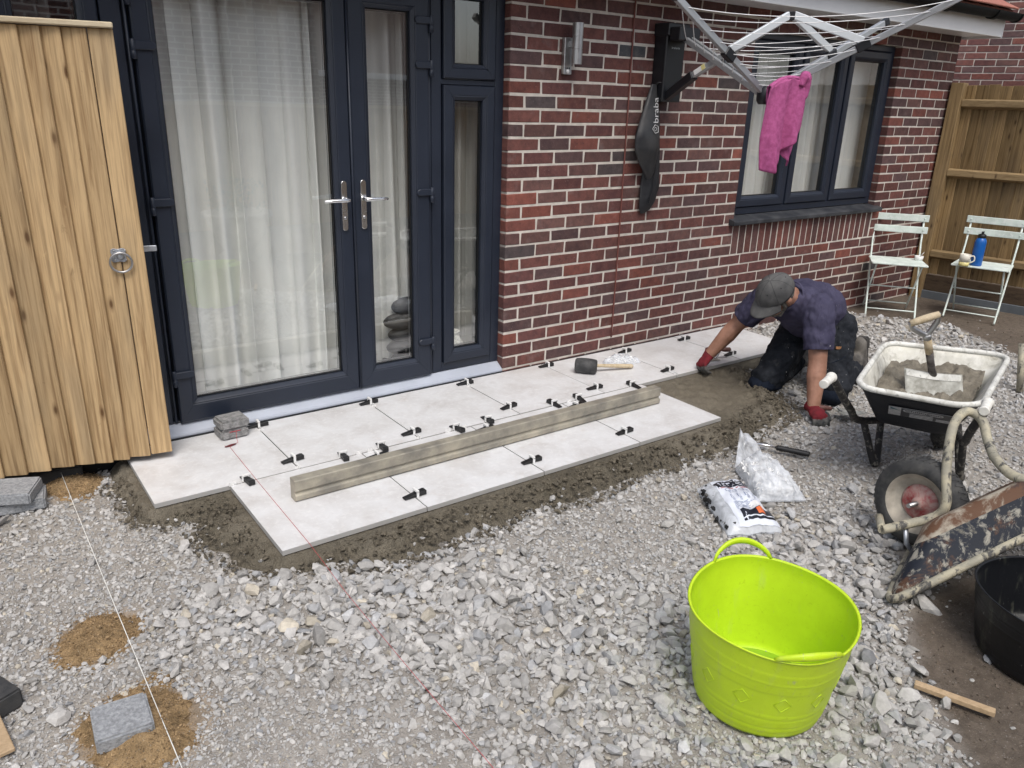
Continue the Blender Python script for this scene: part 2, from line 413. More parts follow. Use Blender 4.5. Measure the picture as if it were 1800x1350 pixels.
BC = [(0.105, 0.042, 0.039), (0.092, 0.038, 0.038), (0.082, 0.041, 0.041), (0.125, 0.044, 0.038), (0.074, 0.042, 0.045), (0.104, 0.052, 0.050), (0.150, 0.050, 0.041), (0.062, 0.046, 0.050), (0.050, 0.049, 0.056)]
BWT = [6, 6, 6, 2.5, 4, 5, 1.2, 0.7, 0.15]
def brick_col():
    c = random.choices(BC, BWT)[0]; k = random.uniform(0.9, 1.3); return (c[0]*k*1.17, c[1]*k*1.30, c[2]*k*1.22)
TEMPL = {}
def brick_mesh(wd, ht, var):
    key = (round(wd, 3), round(ht, 3), var)
    if key not in TEMPL:
        r_ = random.Random(str(key)); me = bpy.data.meshes.new('brick'); bm = bmesh.new(); bmesh.ops.create_cube(bm, size=1.0)
        for v in bm.verts:
            v.co = Vector((v.co.x*wd+r_.uniform(-.0022, .0022), v.co.y*0.1025, v.co.z*ht+r_.uniform(-.0022, .0022)))
        bmesh.ops.bevel(bm, geom=[e for e in bm.edges], offset=0.0035, segments=1, affect='EDGES')
        bm.to_mesh(me); bm.free(); me.materials.append(MAT['brick']); TEMPL[key] = me
    return TEMPL[key]
def proj(p):
    d = Vector(p)-CAM; z = d.dot(CF)
    return (900+FPX*d.dot(CR)/z, 675-FPX*d.dot(CU)/z, z) if z > 0.05 else (1e6, 1e6, z)
def seen(b):
    x, y, z = proj(((b[0]+b[1])/2, 0, (b[2]+b[3])/2)); return -20 < x < 1820 and -10 < y < 1360, z
order = sorted(range(len(bl)), key=lambda i: (not seen(bl[i])[0] or bl[i][0] < -1, seen(bl[i])[1]))
keep = set(order[:298]); sb = MB()
for i, (a, b, z0, z1, s_) in enumerate(bl):
    jit = random.uniform(-0.0015, 0.0015)
    if i in keep:
        o = bpy.data.objects.new('brick', brick_mesh(b-a, z1-z0, random.randint(0, 2))); COL.objects.link(o); o.parent = wall
        o.location = ((a+b)/2-WLOC[wall.name].x, 0.05125+jit, (z0+z1)/2-WLOC[wall.name].z); c = brick_col(); o.color = (*c, 1.0)
    else:
        c = brick_col(); e = 0.0035
        sb.box(a, b, jit, 0.1025+jit, z0+random.uniform(-.001, .001), z1+random.uniform(-.001, .001), col=c)
struct(sb.build('brick_remainder', 'brick_stuff', wall, bevel=0.003), 'stuff')

# ---- room behind the glass
MAT['plaster'] = basic('room_plaster', (0.62, 0.62, 0.60), rough=0.9, var=0.03)
MAT['floor_in'] = basic('room_floor', (0.20, 0.20, 0.19), rough=0.5, scale=3, var=0.2)
mb = MB()
mb.box(-4.5, 4.7, 3.6, 3.7, -0.05, 2.5); mb.box(-4.6, -4.5, 0.26, 3.7, -0.05, 2.5); mb.box(4.62, 4.72, 0.26, 3.7, -0.05, 2.5)
mb.box(0.35, 0.45, 0.262, 3.6, 0.02, 2.44); mb.box(0.262-0.262, 0.35, 0.262, 0.32, 0.02, 2.44)
mb.build('inside_wall', 'plaster', house)
MB().box(-4.5, 4.62, 0.125, 3.6, -0.06, 0.045).build('inside_floor', 'floor_in', house)
MB().box(-4.6, 4.72, 0.0+0.262, 3.7, 2.44, 2.52).build('inside_ceiling', 'plaster', house)

# ---- french doors and side lights
def sash_prof(w_, yf, yb): return [(0.0, yb), (0.0, yf+0.006), (0.006, yf), (w_-0.026, yf), (w_-0.022, yf+0.003), (w_-0.018, yf+0.001), (w_-0.012, yf+0.006), (w_, yf+0.013), (w_, yb)]
FT = 2.16
fr = MB()
fr.box(HX0, -2.345, 0.052, 0.125, 0.046, FT); fr.box(-0.058, -0.0, 0.052, 0.125, 0.046, FT)
fr.box(-1.965, -1.885, 0.052, 0.125, 0.046, FT-0.06); fr.box(-0.455, -0.395, 0.052, 0.125, 0.046, FT-0.06)
fr.box(-2.345, -0.058, 0.052, 0.125, FT-0.06, FT); fr.box(-2.345, -1.965, 0.054, 0.125, 0.046, 0.096); fr.box(-0.395, -0.058, 0.054, 0.125, 0.046, 0.096)
fr.box(-0.395, -0.058, 0.054, 0.125, 1.612, 1.640); fr.box(-2.345, -1.965, 0.054, 0.125, 1.612, 1.640); fr.box(-1.885, -0.455, 0.060, 0.125, 0.030, 0.050)
fr.tube([(-0.470, 0.050, 0.05), (-0.470, 0.050, FT-0.06)], 0.010, 6); fr.tube([(-1.872, 0.050, 0.05), (-1.872, 0.050, FT-0.06)], 0.008, 6)
fr.box(-1.886, -1.805, 0.099, 0.126, 0.05, FT-0.06); fr.box(-0.965, -0.875, 0.099, 0.126, 0.05, FT-0.06); fr.box(-0.525, -0.454, 0.099, 0.126, 0.05, FT-0.06); fr.box(-2.346, -2.30, 0.092, 0.126, 0.06, FT-0.06); fr.box(-2.01, -1.964, 0.092, 0.126, 0.06, FT-0.06); fr.box(-0.396, -0.35, 0.092, 0.126, 0.06, FT-0.06); fr.box(-0.10, -0.057, 0.092, 0.126, 0.06, FT-0.06)
fr.build('door_frame', 'upvc', house, bevel=0.003)
MB().box(HX0, -0.0, -0.0, 0.14, 2.162, 2.5).build('lintel', 'mortar', house)
def pane(x0, x1, z0, z1, y, par, n='pane'):
    m = MB(); m.add([(x0, y, z0), (x1, y, z0), (x1, y, z1), (x0, y, z1)], [(0, 1, 2, 3)]); m.build(n, 'glass', par, fixn=False)
    g = MB(); g.ring(x0-0.001, x1+0.001, z0-0.001, z1+0.001, [(0, y-0.004), (0.006, y-0.004), (0.006, y+0.02)]); g.build('gasket', 'upvc_dark', par)
    if par.name.startswith(('french', 'side')):
        b = MB(); b.ring(x0+0.007, x1-0.007, z0+0.007, z1-0.007, [(0, y+0.022), (0.004, y+0.014), (0.006, y+0.022)]); b.build('spacer_bar', 'steel', par)
def leaf(x0, x1, z0, z1, w_, name, yf=0.030, bot=0.108):
    m = MB(); p = sash_prof(w_, yf, yf+0.066)
    # wider bottom rail: same ring with the lower edge shifted
    vs_ = []
    for d, y in p:
        zb = z0 + (d if d < 0.01 else d + (bot-w_)*min(1, max(0, (d-0.02)/(w_-0.046))))
        vs_ += [(x0+d, y, zb), (x1-d, y, zb), (x1-d, y, z1-d), (x0+d, y, z1-d)]
    fs = []
    for i in range(len(p)-1):
        for k in range(4): a = i*4+k; b = i*4+(k+1) % 4; fs.append((a, a+4, b+4, b))
    m.add(vs_, fs)
    for (sx, sz, ex, ez) in ((x0+.001, z0+.001, x0+w_-.002, z0+bot-.002), (x1-.001, z0+.001, x1-w_+.002, z0+bot-.002)):   # mitre welds
        m.tube([(sx, yf-0.0004, sz), (ex, yf-0.0004, ez)], 0.0008, 4, caps=False)
    o = m.build(name, 'upvc', house)
    pane(x0+w_, x1-w_, z0+bot, z1-w_, yf+0.034, o)
    return o
dl = leaf(-1.855, -0.925, 0.048, 2.04, 0.088, 'french_door'); dr = leaf(-0.917, -0.478, 0.048, 2.04, 0.100, 'french_door')
tag(dl, 'wide door leaf with sheer curtain behind'); tag(dr, 'narrow door leaf with dark stacked stones behind')
MB().tube([(-0.921, 0.028, 0.052), (-0.921, 0.028, 2.04)], 0.007, 6).build('astragal', 'upvc', dr)
def side(x0, x1, zz, nm='side_light'):
    for a, b in zz:
        m = MB(); m.ring(x0, x1, a, b, sash_prof(0.072, 0.036, 0.09)); 
        for (sx, sz, ex, ez) in ((x0+.002, a+.002, x0+.07, a+.07), (x1-.002, a+.002, x1-.07, a+.07), (x0+.002, b-.002, x0+.07, b-.07), (x1-.002, b-.002, x1-.07, b-.07)):
            m.tube([(sx, 0.0357, sz), (ex, 0.0357, ez)], 0.0008, 4, caps=False)
        o = m.build(nm, 'upvc', house); pane(x0+0.072, x1-0.072, a+0.072, b-0.072, 0.072, o)
side(-0.386, -0.066, [(0.098, 1.610), (1.642, 2.095)]); side(-2.337, -1.973, [(0.098, 1.610), (1.642, 2.095)])
# hinges
def hinge(x, z, sgn, par):
    m = MB(); prof = [(0, -0.017), (0.075, -0.017), (0.088, -0.011), (0.092, 0), (0.088, 0.011), (0.075, 0.017), (0, 0.017)]
    M_ = xform((x, 0.032, z), (sgn, 0, 0), (0, 0, 1), (0, -sgn if False else -1, 0))
    m.prism(prof, 0.0, 0.016, M_); m.tube([(x, 0.022, z+0.024), (x, 0.022, z-0.052)], 0.011, 8); m.tube([(x, 0.022, z-0.02), (x, 0.022, z-0.054)], 0.0125, 8)
    m.build('hinge', 'upvc', par, bevel=0.003)
for z in (1.915, 1.715, 1.085, 0.29): hinge(-1.862, z, 1, dl)
for z in (1.905, 1.700, 1.075, 0.252): hinge(-0.470, z, -1, dr)
def handle(x, z0, z1, zl, sgn, par):
    m = MB(); n = 10; w_ = 0.0145; poly = []
    for k in range(n+1): a = math.pi*k/n; poly.append((x+w_*math.cos(a), z1-w_+w_*math.sin(a)))
    for k in range(n+1): a = math.pi+math.pi*k/n; poly.append((x+w_*math.cos(a), z0+w_+w_*math.sin(a)))
    m.prism(poly, 0.0, 0.011, xform((0, 0.030, 0), (1, 0, 0), (0, 0, 1), (0, -1, 0)))
    m.tube([(x, 0.02, zl), (x, -0.022, zl)], 0.011, 12)
    m.tube([(x-sgn*0.008, -0.024, zl), (x+sgn*0.03, -0.027, zl+0.001), (x+sgn*0.08, -0.022, zl), (x+sgn*0.118, -0.012, zl-0.003)], [0.0105, 0.010, 0.0088, 0.008], 12)
    m.build('handle', 'chrome', par, bevel=0.0015)
    k_ = MB(); k_.lathe([(0.0, 0.0), (0.0085, 0.0), (0.0085, 0.003), (0.0, 0.003)], 12, xform((x, 0.0185, zl-0.092), (1, 0, 0), (0, 0, 1), (0, -1, 0))); k_.build('key_cylinder', 'steel', par)
handle(-0.972, 0.905, 1.150, 1.060, -1, dl); handle(-0.868, 0.907, 1.152, 1.060, 1, dr)
tv = MB(); tv.box(-0.79, -0.62, 0.016, 0.036, 1.984, 2.006); tv.build('trickle_vent', 'upvc', dr, bevel=0.003)
# cill in pale aluminium and black damp strip in front of it
m = MB(); m.prism([(0.125, 0.044), (0.055, 0.042), (0.045, 0.036), (0.003, 0.010), (-0.001, 0.0), (-0.001, -0.0075), (0.125, -0.0075)], HX0+0.002, -0.002, xform((0, 0, 0), (0, 1, 0), (0, 0, 1), (1, 0, 0)))
m.build('door_cill', 'cill', house)
MB().box(HX0, 0.001, -0.0155, 0.10, -0.09, -0.0085).build('damp_strip', 'upvc_dark', house)
MB().box(0.004, 2.12, -0.014, 0.004, -0.06, -0.012).build('damp_strip', 'upvc_dark', house)

# ---- window
wf = MB(); wf.ring(WX0, WX1, WZ0+0.055, WZ1, [(0, 0.125), (0, 0.058), (0.042, 0.058), (0.050, 0.064), (0.050, 0.125)])
WT = (WX1-WX0-0.10)/3; xa = WX0+0.05
for i in (1, 2): wf.box(xa+WT*i-0.012, xa+WT*i+0.012, 0.060, 0.125, WZ0+0.105, WZ1-0.05)
wf.build('window_frame', 'upvc', house, bevel=0.002)
for i in range(3):
    m = MB(); a = xa+WT*i+(0.014 if i else 0.001); b = xa+WT*(i+1)-(0.014 if i < 2 else 0.001); z0, z1 = WZ0+0.107, WZ1-0.052
    m.ring(a, b, z0, z1, sash_prof(0.074, 0.045, 0.11))
    for (sx, sz, ex, ez) in ((a+.002, z0+.002, a+.07, z0+.07), (b-.002, z0+.002, b-.07, z0+.07)): m.tube([(sx, 0.0447, sz), (ex, 0.0447, ez)], 0.0008, 4, caps=False)
    o = m.build('window_sash', 'upvc', house); pane(a+0.074, b-0.074, z0+0.074, z1-0.074, 0.082, o)
MAT['sill'] = basic('weathered_sill', (0.022, 0.025, 0.032), (0.075, 0.078, 0.085), rough=0.55, scale=9, lo=0.4, hi=0.75)
m = MB(); m.prism([(0.06, 0.802), (-0.045, 0.778), (-0.050, 0.772), (-0.050, 0.748), (-0.040, 0.744), (0.06, 0.746)], 1.962, 3.878, xform((0, 0, 0), (0, 1, 0), (0, 0, 1), (1, 0, 0)))
m.build('window_sill', 'sill', house, bevel=0.002)
MB().box(WX0-0.001, WX1+0.001, 0.26, 0.50, 0.80, 0.83).build('inside_sill', 'plaster', house)

# ---- eaves
MAT['white_pvc'] = basic('white_eaves', (0.78, 0.79, 0.80), rough=0.35, scale=3, var=0.04)
MAT['black_pvc'] = basic('black_gutter', (0.006, 0.0065, 0.007), rough=0.6, spec=0.1, var=0.1)
MAT['roof_tile'] = basic('roof_tile', (0.34, 0.13, 0.095), rough=0.8, scale=25, var=0.2, bump=0.3, rnd=0.15)
EX = 4.80
MB().box(-4.6, EX, -0.262, -0.0005, 2.158, 2.168).build('soffit', 'white_pvc', house)
MB().box(-4.6, EX, -0.282, -0.262, 2.146, 2.292).build('fascia', 'white_pvc', house, bevel=0.003)
MB().box(EX, EX+0.018, -0.284, 0.26, 2.140, 2.300).build('barge_end', 'white_pvc', house, bevel=0.003)
g = MB(); gp = []
for k in range(13): a = math.pi+math.pi*k/12; gp.append((0.056*math.cos(a), 0.056*math.sin(a)))
for k in range(13): a = 2*math.pi-math.pi*k/12; gp.append((0.050*math.cos(a), 0.050*math.sin(a)))
g.prism(gp, -4.6, EX+0.03, xform((0, -0.342, 2.318), (0, 1, 0), (0, 0, 1), (1, 0, 0))); g.prism(gp[:13], EX+0.03, EX+0.05, xform((0, -0.342, 2.318), (0, 1.12, 0), (0, 0, 1.12), (1, 0, 0)))
g.build('gutter', 'black_pvc', house)
for x in (3.7, 4.45):
    m = MB(); m.prism([(1.16*a, 1.16*b) for a, b in gp], x-0.03, x+0.03, xform((0, -0.342, 2.318), (0, 1, 0), (0, 0, 1), (1, 0, 0))); m.build('gutter_bracket', 'black_pvc', house)
m = MB()
roof = m.box(-4.6, EX+0.02, -0.33, 3.9, -0.02, 0.0, Matrix.Translation((0, -0.30, 2.36)) @ Matrix.Rotation(R(28), 4, 'X') @ Matrix.Translation((0, 0.30, 0))).build('roof', 'roof_tile', house)
for j in range(3):
    for i in range(14):
        m = MB(); x = EX+0.03-0.30*(i+1)-(0.15 if j % 2 else 0)
        m.box(x+0.002, x+0.298, -0.36+0.28*j, -0.36+0.28*j+0.34, 0.002+0.004*0, 0.016, Matrix.Translation((0, -0.30, 2.362+0.0)) @ Matrix.Rotation(R(28), 4, 'X') @ Matrix.Translation((0, 0.30, 0.0)) @ Matrix.Rotation(R(-2.2), 4, 'X'))
        m.build('roof_tile', 'roof_tile', roof, bevel=0.003)

# ---- curtains and things behind the glass
def curtain(x0, x1, z0, z1, y, amp, wl, seed, mat, label, name='curtain', drift=0.0, hem=0.0):
    m = MB(); rr = random.Random(seed); ph = [rr.uniform(0, 6.28) for _ in range(6)]; nu = int((x1-x0)/wl*14)+8
    def fn(u, v):
        x = x0+(x1-x0)*u; z = z0+(z1-z0)*v; s_ = (x-x0)/wl*2*math.pi
        a = amp*(0.75+0.35*math.sin(s_*0.23+ph[0]))*(1.15-0.35*v)
        yy = y + a*math.sin(s_+1.3*math.sin(s_*0.31+ph[1])+0.35*math.sin(z*1.7+ph[2])) + 0.25*a*math.sin(2.3*s_+ph[3]+z)
        xx = x + 0.4*amp*math.cos(s_+ph[4]) + drift*(1-v)
        zz = z + (hem*math.sin(s_*0.5+ph[5])*(1-v)**6)
        return (xx, yy, zz)
    m.grid(fn, nu, 24); o = m.build(name, mat, None, fixn=False); recenter(o); return tag(o, label, 'curtain')
curtain(-2.02, -0.88, 0.07, 2.40, 0.185, 0.055, 0.125, 3, 'curtain', 'full-length white sheer curtain hanging behind the wide door leaf', hem=0.03)
curtain(-0.89, -0.40, 0.09, 2.40, 0.25, 0.04, 0.10, 5, 'curtain', 'full-length white sheer curtain hanging behind the narrow door leaf', hem=0.02)
curtain(-0.42, -0.03, 0.11, 2.40, 0.235, 0.025, 0.10, 9, 'curtain_grey', 'grey curtain hanging behind the tall side light right of the doors')
curtain(-2.46, -2.10, 0.09, 2.40, 0.32, 0.03, 0.10, 8, 'curtain_grey', 'grey curtain hanging behind the side light above the gate')
curtain(2.02, 2.20, 0.84, 2.3, 0.28, 0.02, 0.10, 11, 'blind_yellow', 'yellow curtain hanging at the left end of the kitchen window')
curtain(2.16, 2.62, 0.84, 2.3, 0.24, 0.03, 0.10, 12, 'curtain', 'white curtain hanging in the window pane behind the pink towel')
curtain(2.62, 3.42, 0.84, 2.3, 0.24, 0.03, 0.10, 13, 'curtain', 'white curtain hanging in the middle pane of the window')
curtain(3.40, 3.80, 0.84, 2.3, 0.22, 0.004, 0.12, 14, 'curtain', 'flat white panel curtain hanging in the window pane nearest the fence')
MAT['darkstone'] = basic('dark_stone', (0.028, 0.029, 0.031), rough=0.6, scale=30, var=0.3, bump=0.4, bscale=60)
t = thing('stone_ornament', 'stack of dark rounded stones inside the narrow door leaf', 'ornament', (-0.555, 0.185, 0.045))
z = 0.10
for rx, rz in ((0.10, 0.055), (0.115, 0.06), (0.105, 0.06), (0.125, 0.065), (0.10, 0.07)):
    m = MB(); m.ellips((-0.555+random.uniform(-.015, .015), 0.185, z+rz*0.4), (rx, rx*0.55, rz*0.75), n=20, m=12); m.build('stone', 'darkstone', t); z += rz*1.25
m = MB(); m.lathe([(0.0, 0.0), (0.11, 0.0), (0.11, 0.02), (0.0, 0.03)], 20, Matrix.Translation((-0.555, 0.185, 0.046))); m.build('base', 'darkstone', t)
MAT['white_wicker'] = basic('white_cord', (0.72, 0.71, 0.66), rough=0.8, scale=60, var=0.3, bump=0.9, bscale=70, bdist=0.01)
m = MB(); m.lathe([(0.0, 0.0), (0.045, 0.002), (0.068, 0.04), (0.068, 0.075), (0.05, 0.11), (0.04, 0.125), (0.052, 0.14), (0.044, 0.142), (0.034, 0.125)], 24, Matrix.Translation((-0.262, 0.165, 0.105)))
mesh_thing(m, 'vase', 'white_wicker', 'small round white patterned vase standing inside the tall side light', 'vase')
MB().box(-0.40, -0.05, 0.13, 0.30, 0.046, 0.104).build('inside_ledge', 'plaster', house)
m = MB(); m.ellips((-0.80, 0.165, 0.085), (0.035, 0.035, 0.04)); mesh_thing(m, 'door_stop', 'white_wicker', 'small white rounded door stop inside the narrow door leaf', 'door stop')
MAT['box_dark'] = basic('dark_card', (0.07, 0.065, 0.05), rough=0.7)
m = MB(); m.box(-0.10, 0.10, -0.03, 0.03, 0, 0.14, Matrix.Translation((2.86, 0.40, 0.832)) @ Matrix.Rotation(R(25), 4, 'Z') @ Matrix.Rotation(R(-14), 4, 'X'))
mesh_thing(m, 'picture_frame', 'box_dark', 'small dark picture frame leaning on the inside window sill', 'picture frame', bevel=0.004)

# ---- wall lamp
t = thing('wall_lamp', 'brushed steel up and down wall light with sensor on the brickwork', 'lamp', (0.375, 0, 1.69))
m = MB(); m.box(0.352, 0.408, -0.028, -0.0005, 1.690, 1.880); m.build('back_plate', 'steel', t, bevel=0.003)
m = MB(); m.lathe([(0.026, -0.105), (0.030, -0.105), (0.030, -0.033), (0.0285, -0.032), (0.0285, -0.028), (0.030, -0.027), (0.030, 0.032), (0.0285, 0.033), (0.0285, 0.037), (0.030, 0.038), (0.030, 0.105), (0.026, 0.105), (0.026, 0.05), (0.0, 0.05)], 24, Matrix.Translation((0.400, -0.075, 1.848)), smooth=False)
m.build('lamp_tube', 'steel', t)
m = MB(); m.box(0.385, 0.405, -0.05, -0.027, 1.83, 1.86); m.build('bracket', 'steel', t)
m = MB()
for k in range(3): m.ellips((0.366+0.012*k, -0.028, 1.722), (0.0038, 0.003, 0.005), n=8, m=6)
m.build('sensor_window', 'upvc_dark', t)
m = MB(); m.ellips((0.379, -0.029, 1.705), (0.0105, 0.008, 0.0105)); m.build('sensor_dome', 'white_pvc', t)
# ---- cable
MAT['cable'] = basic('brown_cable', (0.16, 0.055, 0.045), rough=0.5)
m = MB(); m.tube([(0.884+0.003*math.sin(z*2.2), -0.006, z) for z in np.linspace(2.155, 0.075, 26)], 0.0055, 6)
mesh_thing(m, 'wall_cable', 'cable', 'thin brown cable running straight down the brick wall', 'cable')

# ================================================================== NEIGHBOUR, behind the fence
nb = thing('neighbour_house', 'red brick side wall of the neighbouring house behind the fence', 'house', (7.6, 1.0, GZ))
ND = Vector((0.308, -0.951, 0)).normalized(); NO = Vector((7.23, 2.17, 0))
NN = Vector((ND.y, -ND.x, 0))
M_ = xform((NO.x, NO.y, 0), (ND.x, ND.y, 0), (-NN.x, -NN.y, 0), (0, 0, 1))
m = MB(); m.box(0, 7.0, 0.006, 0.25, -0.1, 4.2, M_); nw = m.build('wall', 'mortar', nb)
cnt = 0
for k in range(18, 50):
    x = 0.0 if k % 2 else -0.1125
    while x < 6.8:
        a, b = max(0, x), x+0.215
        p = M_ @ Vector(((a+b)/2, 0, 0.075*k)); px = proj(p)
        if 1600 < px[0] < 1900 and -60 < px[1] < 200 and b-a > 0.04:
            o = bpy.data.objects.new('brick', brick_mesh(b-a, 0.065, random.randint(0, 2))); COL.objects.link(o); o.parent = nw
            q = M_ @ Vector(((a+b)/2, 0.05125, 0.075*k)); o.location = q-WLOC[nw.name]; o.rotation_euler = (0, 0, math.atan2(ND.y, ND.x)); c = brick_col(); o.color = (*[v*1.15 for v in c], 1.0); cnt += 1
        x += 0.225

# ================================================================== SIDE FENCE
FD = Vector((0.1715, -0.985, 0)).normalized(); FO = Vector((4.755, -0.03, 0)); FW = Vector((-FD.y, FD.x, 0))   # FW points outward (+x)
fence = thing('side_fence', 'brown close-board timber fence with rails behind the pale green chairs', 'fence', (FO.x, FO.y, GZ))
FM = xform((FO.x, FO.y, 0), (FD.x, FD.y, 0), (FW.x, FW.y, 0), (0, 0, 1)); FL = 4.6
for px_ in (0.0, 2.4, 4.5):
    m = MB(); m.box(px_-0.025, px_+0.075, -0.055-(0.033 if px_ == 0 else 0), 0.045, GZ-0.05, 1.79, FM); m.build('post', 'fence', fence, bevel=0.004)
for z_ in (1.60, 1.02, 0.30):
    m = MB(); m.prism([(-0.054, z_), (0.0, z_-0.022), (0.0, z_+0.062), (-0.054, z_+0.052)], 0.076, FL, xform((FO.x, FO.y, 0), (FW.x, FW.y, 0), (0, 0, 1), (FD.x, FD.y, 0)))
    m.build('rail', 'rail', fence, bevel=0.003)
x = 0.06; i = 0
while x < FL:
    wd = 0.092+random.uniform(-.004, .006); dz = random.uniform(-.006, .006)
    m = MB(); m.prism([(x-0.012, 0.024), (x+wd-0.004, -0.002), (x+wd-0.004, 0.012), (x-0.012, 0.032)], 0.135, 1.775+dz, FM); m.build('slat', 'fence', fence, bevel=0.0015); x += wd; i += 1
m = MB(); m.box(0.07, FL, -0.030, 0.0025, -0.03, 0.132, FM); m.build('gravel_board', 'gravelboard', fence, bevel=0.004)
m = MB(); m.box(0.02, FL, -0.055, -0.031, -0.10, -0.015, FM); m.build('edging', 'slate', fence, bevel=0.003)

# ================================================================== GATE
GA = math.atan2(-0.12, 0.64); GO = Vector((-1.972, -0.215, 0)); gd = Vector((-math.cos(GA), -math.sin(GA), 0)); gd = Vector((-0.983, 0.184, 0)).normalized(); gn = Vector((gd.y, -gd.x, 0)); gn = -gn if gn.y > 0 else gn
gate = thing('wooden_gate', 'tall pale timber garden gate with a ring latch standing before the doors', 'gate', (GO.x, GO.y, 0.02))
GM = xform((GO.x+0.014, GO.y, 0.0), (gd.x, gd.y, 0), (gn.x, gn.y, 0), (-0.009, 0, 1))
GZ0, GZ1 = 0.022, 1.755
m = MB(); m.box(0.0, 0.086, -0.022, 0.0, GZ0+0.002, GZ1, GM); m.build('board', 'gate', gate, bevel=0.003)
x = 0.0885; wds = [0.084, 0.066, 0.070, 0.078, 0.088, 0.086, 0.084, 0.09, 0.086, 0.086, 0.088]
for i, wd in enumerate(wds):
    dz = random.uniform(-.008, .003)
    m = MB(); m.prism([(x, -0.014), (x+wd+0.012, -0.022), (x+wd+0.012, -0.018), (x+wd, -0.004), (x+0.003, 0.0015+0.001*(i % 2)), (x, 0.0)] if False else [(x, -0.021), (x+wd+0.010, -0.021), (x+wd+0.010, -0.016), (x+wd*0.5, -0.002), (x+0.006, 0.004), (x+0.001, 0.002)], GZ0+dz, GZ1-0.002, GM)
    m.build('board', 'gate', gate, bevel=0.0018); x += wd
m = MB(); m.box(-0.002, x, -0.045, 0.022, GZ1+0.001, GZ1+0.022, GM); m.build('cap', 'gate_cap', gate, bevel=0.004)
for z_ in (0.25, 0.9, 1.55):
    m = MB(); m.box(0.0, x, -0.066, -0.0225, z_, z_+0.07, GM); m.build('rail', 'gate', gate, bevel=0.003)
m = MB(); m.box(0.0, 0.07, -0.066, -0.0225, GZ0+0.002, 0.248, GM); m.box(0.0, 0.07, -0.066, -0.0225, 0.322, 0.898, GM); m.box(0.0, 0.07, -0.066, -0.0225, 0.972, 1.548, GM); m.build('stile', 'gate', gate, bevel=0.003)
# ring latch
LZ = 0.915; LX = 0.090
m = MB(); pl = []
for k in range(24):
    a = 2*math.pi*k/24; r_ = 0.030+0.0055*math.cos(4*a+math.pi); pl.append((LX+r_*math.cos(a), LZ+r_*math.sin(a)))
m.prism(pl, 0.004, 0.009, xform((GO.x, GO.y, 0), gd, (0, 0, 1), gn)); lt = m.build('latch_plate', 'galv', gate, bevel=0.001)
m = MB(); m.ellips(GM @ Vector((LX, 0.010, LZ)), (0.015, 0.015, 0.018)); m.build('latch_boss', 'galv', lt)
m = MB(); m.tube([GM @ Vector((LX+0.040*math.cos(a), 0.020+0.006*math.sin(a), LZ-0.028+0.040*math.sin(a))) for a in np.linspace(0, 2*math.pi, 33)[:-1]], 0.0048, 10, closed=True); m.build('ring', 'steel', lt)
m = MB()
for sx in (-1, 1):
    for sz in (-1, 1): m.ellips(GM @ Vector((LX+sx*0.020, 0.009, LZ+sz*0.019)), (0.0042, 0.0042, 0.0042), n=8, m=6)
m.build('screw', 'steel', lt)
m = MB(); m.box(-0.050, 0.10, -0.075, -0.068, LZ-0.004, LZ+0.020, GM); m.build('latch_bar', 'galv', gate, bevel=0.002)
# ================================================================== GROUND
GRAVEL = [(-3.6, 0.25), (-3.6, -6.2), (-1.6, -4.3), (-0.72, -3.12), (-0.50, -2.93), (-0.22, -2.66), (0.25, -2.62), (0.9, -2.95), (2.2, -2.5), (3.55, -1.47), (3.98, -0.66), (3.55, -0.30), (3.62, 0.25)]
TILES = [(-2.130, -0.612), (-1.832, -0.612), (-1.832, -1.222), (0.570, -1.222), (0.570, -0.612), (2.086, -0.612), (2.086, 0.0), (-2.130, 0.0)]
MORT = [(-2.20, 0.02), (-2.21, -0.22), (-2.215, -0.50), (-2.17, -0.63), (-2.09, -0.70), (-1.98, -0.72), (-2.03, -0.80), (-2.02, -0.93), (-1.97, -1.00), (-1.955, -1.13), (-1.90, -1.24), (-1.86, -1.22), (-1.79, -1.30), (-1.69, -1.30), (-1.57, -1.36), (-1.49, -1.45), (-1.22, -1.37), (-1.03, -1.40), (-0.74, -1.37), (-0.55, -1.41), (-0.28, -1.39), (0.07, -1.39), (0.50, -1.43), (1.05, -1.30), (1.22, -1.17), (1.30, -1.00), (1.42, -0.82), (1.50, -0.66), (2.05, -0.66), (2.06, 0.02)]
SANDS = [((-2.455, -1.265), 0.150, 0.022), ((-2.425, -1.755), 0.190, 0.040), ((-2.36, -0.075), 0.15, 0.030)]
def ground_z(x, y):
    x = np.asarray(x, float); y = np.asarray(y, float)
    z = GZ-0.006 + 0.016*(fbm(x, y, 2.2, 4, 3)-0.5) + 0.006*(fbm(x, y, 14, 3, 5)-0.5)
    far = np.clip((np.maximum(np.abs(x)-6, np.abs(y+1)-6))/4, 0, 1)
    return z*(1-far)+(GZ-0.01)*far
def lines(a, b, st, lo, hi):
    c = list(np.arange(a, b+1e-6, st)); v = a; s_ = st
    left = []
    while v > lo: s_ *= 1.5; v -= s_; left.append(v)
    v = b; s_ = st; right = []
    while v < hi: s_ *= 1.5; v += s_; right.append(v)
    return np.array(left[::-1]+c+right)
gx = lines(-3.1, 4.9, 0.03, -90, 90); gy = lines(-4.4, 0.1, 0.03, -90, 90)
X, Y = np.meshgrid(gx, gy); Zg = ground_z(X, Y)
Zg = np.where(inpoly(X, Y, [(-2.41, 0.03), (4.7, 0.03), (4.7, 3.8), (-2.41, 3.8)]), GZ-0.08, Zg)
ny, nx = X.shape; idx = np.arange(nx*ny).reshape(ny, nx)
quads = np.stack([idx[:-1, :-1], idx[:-1, 1:], idx[1:, 1:], idx[1:, :-1]], -1).reshape(-1, 4)
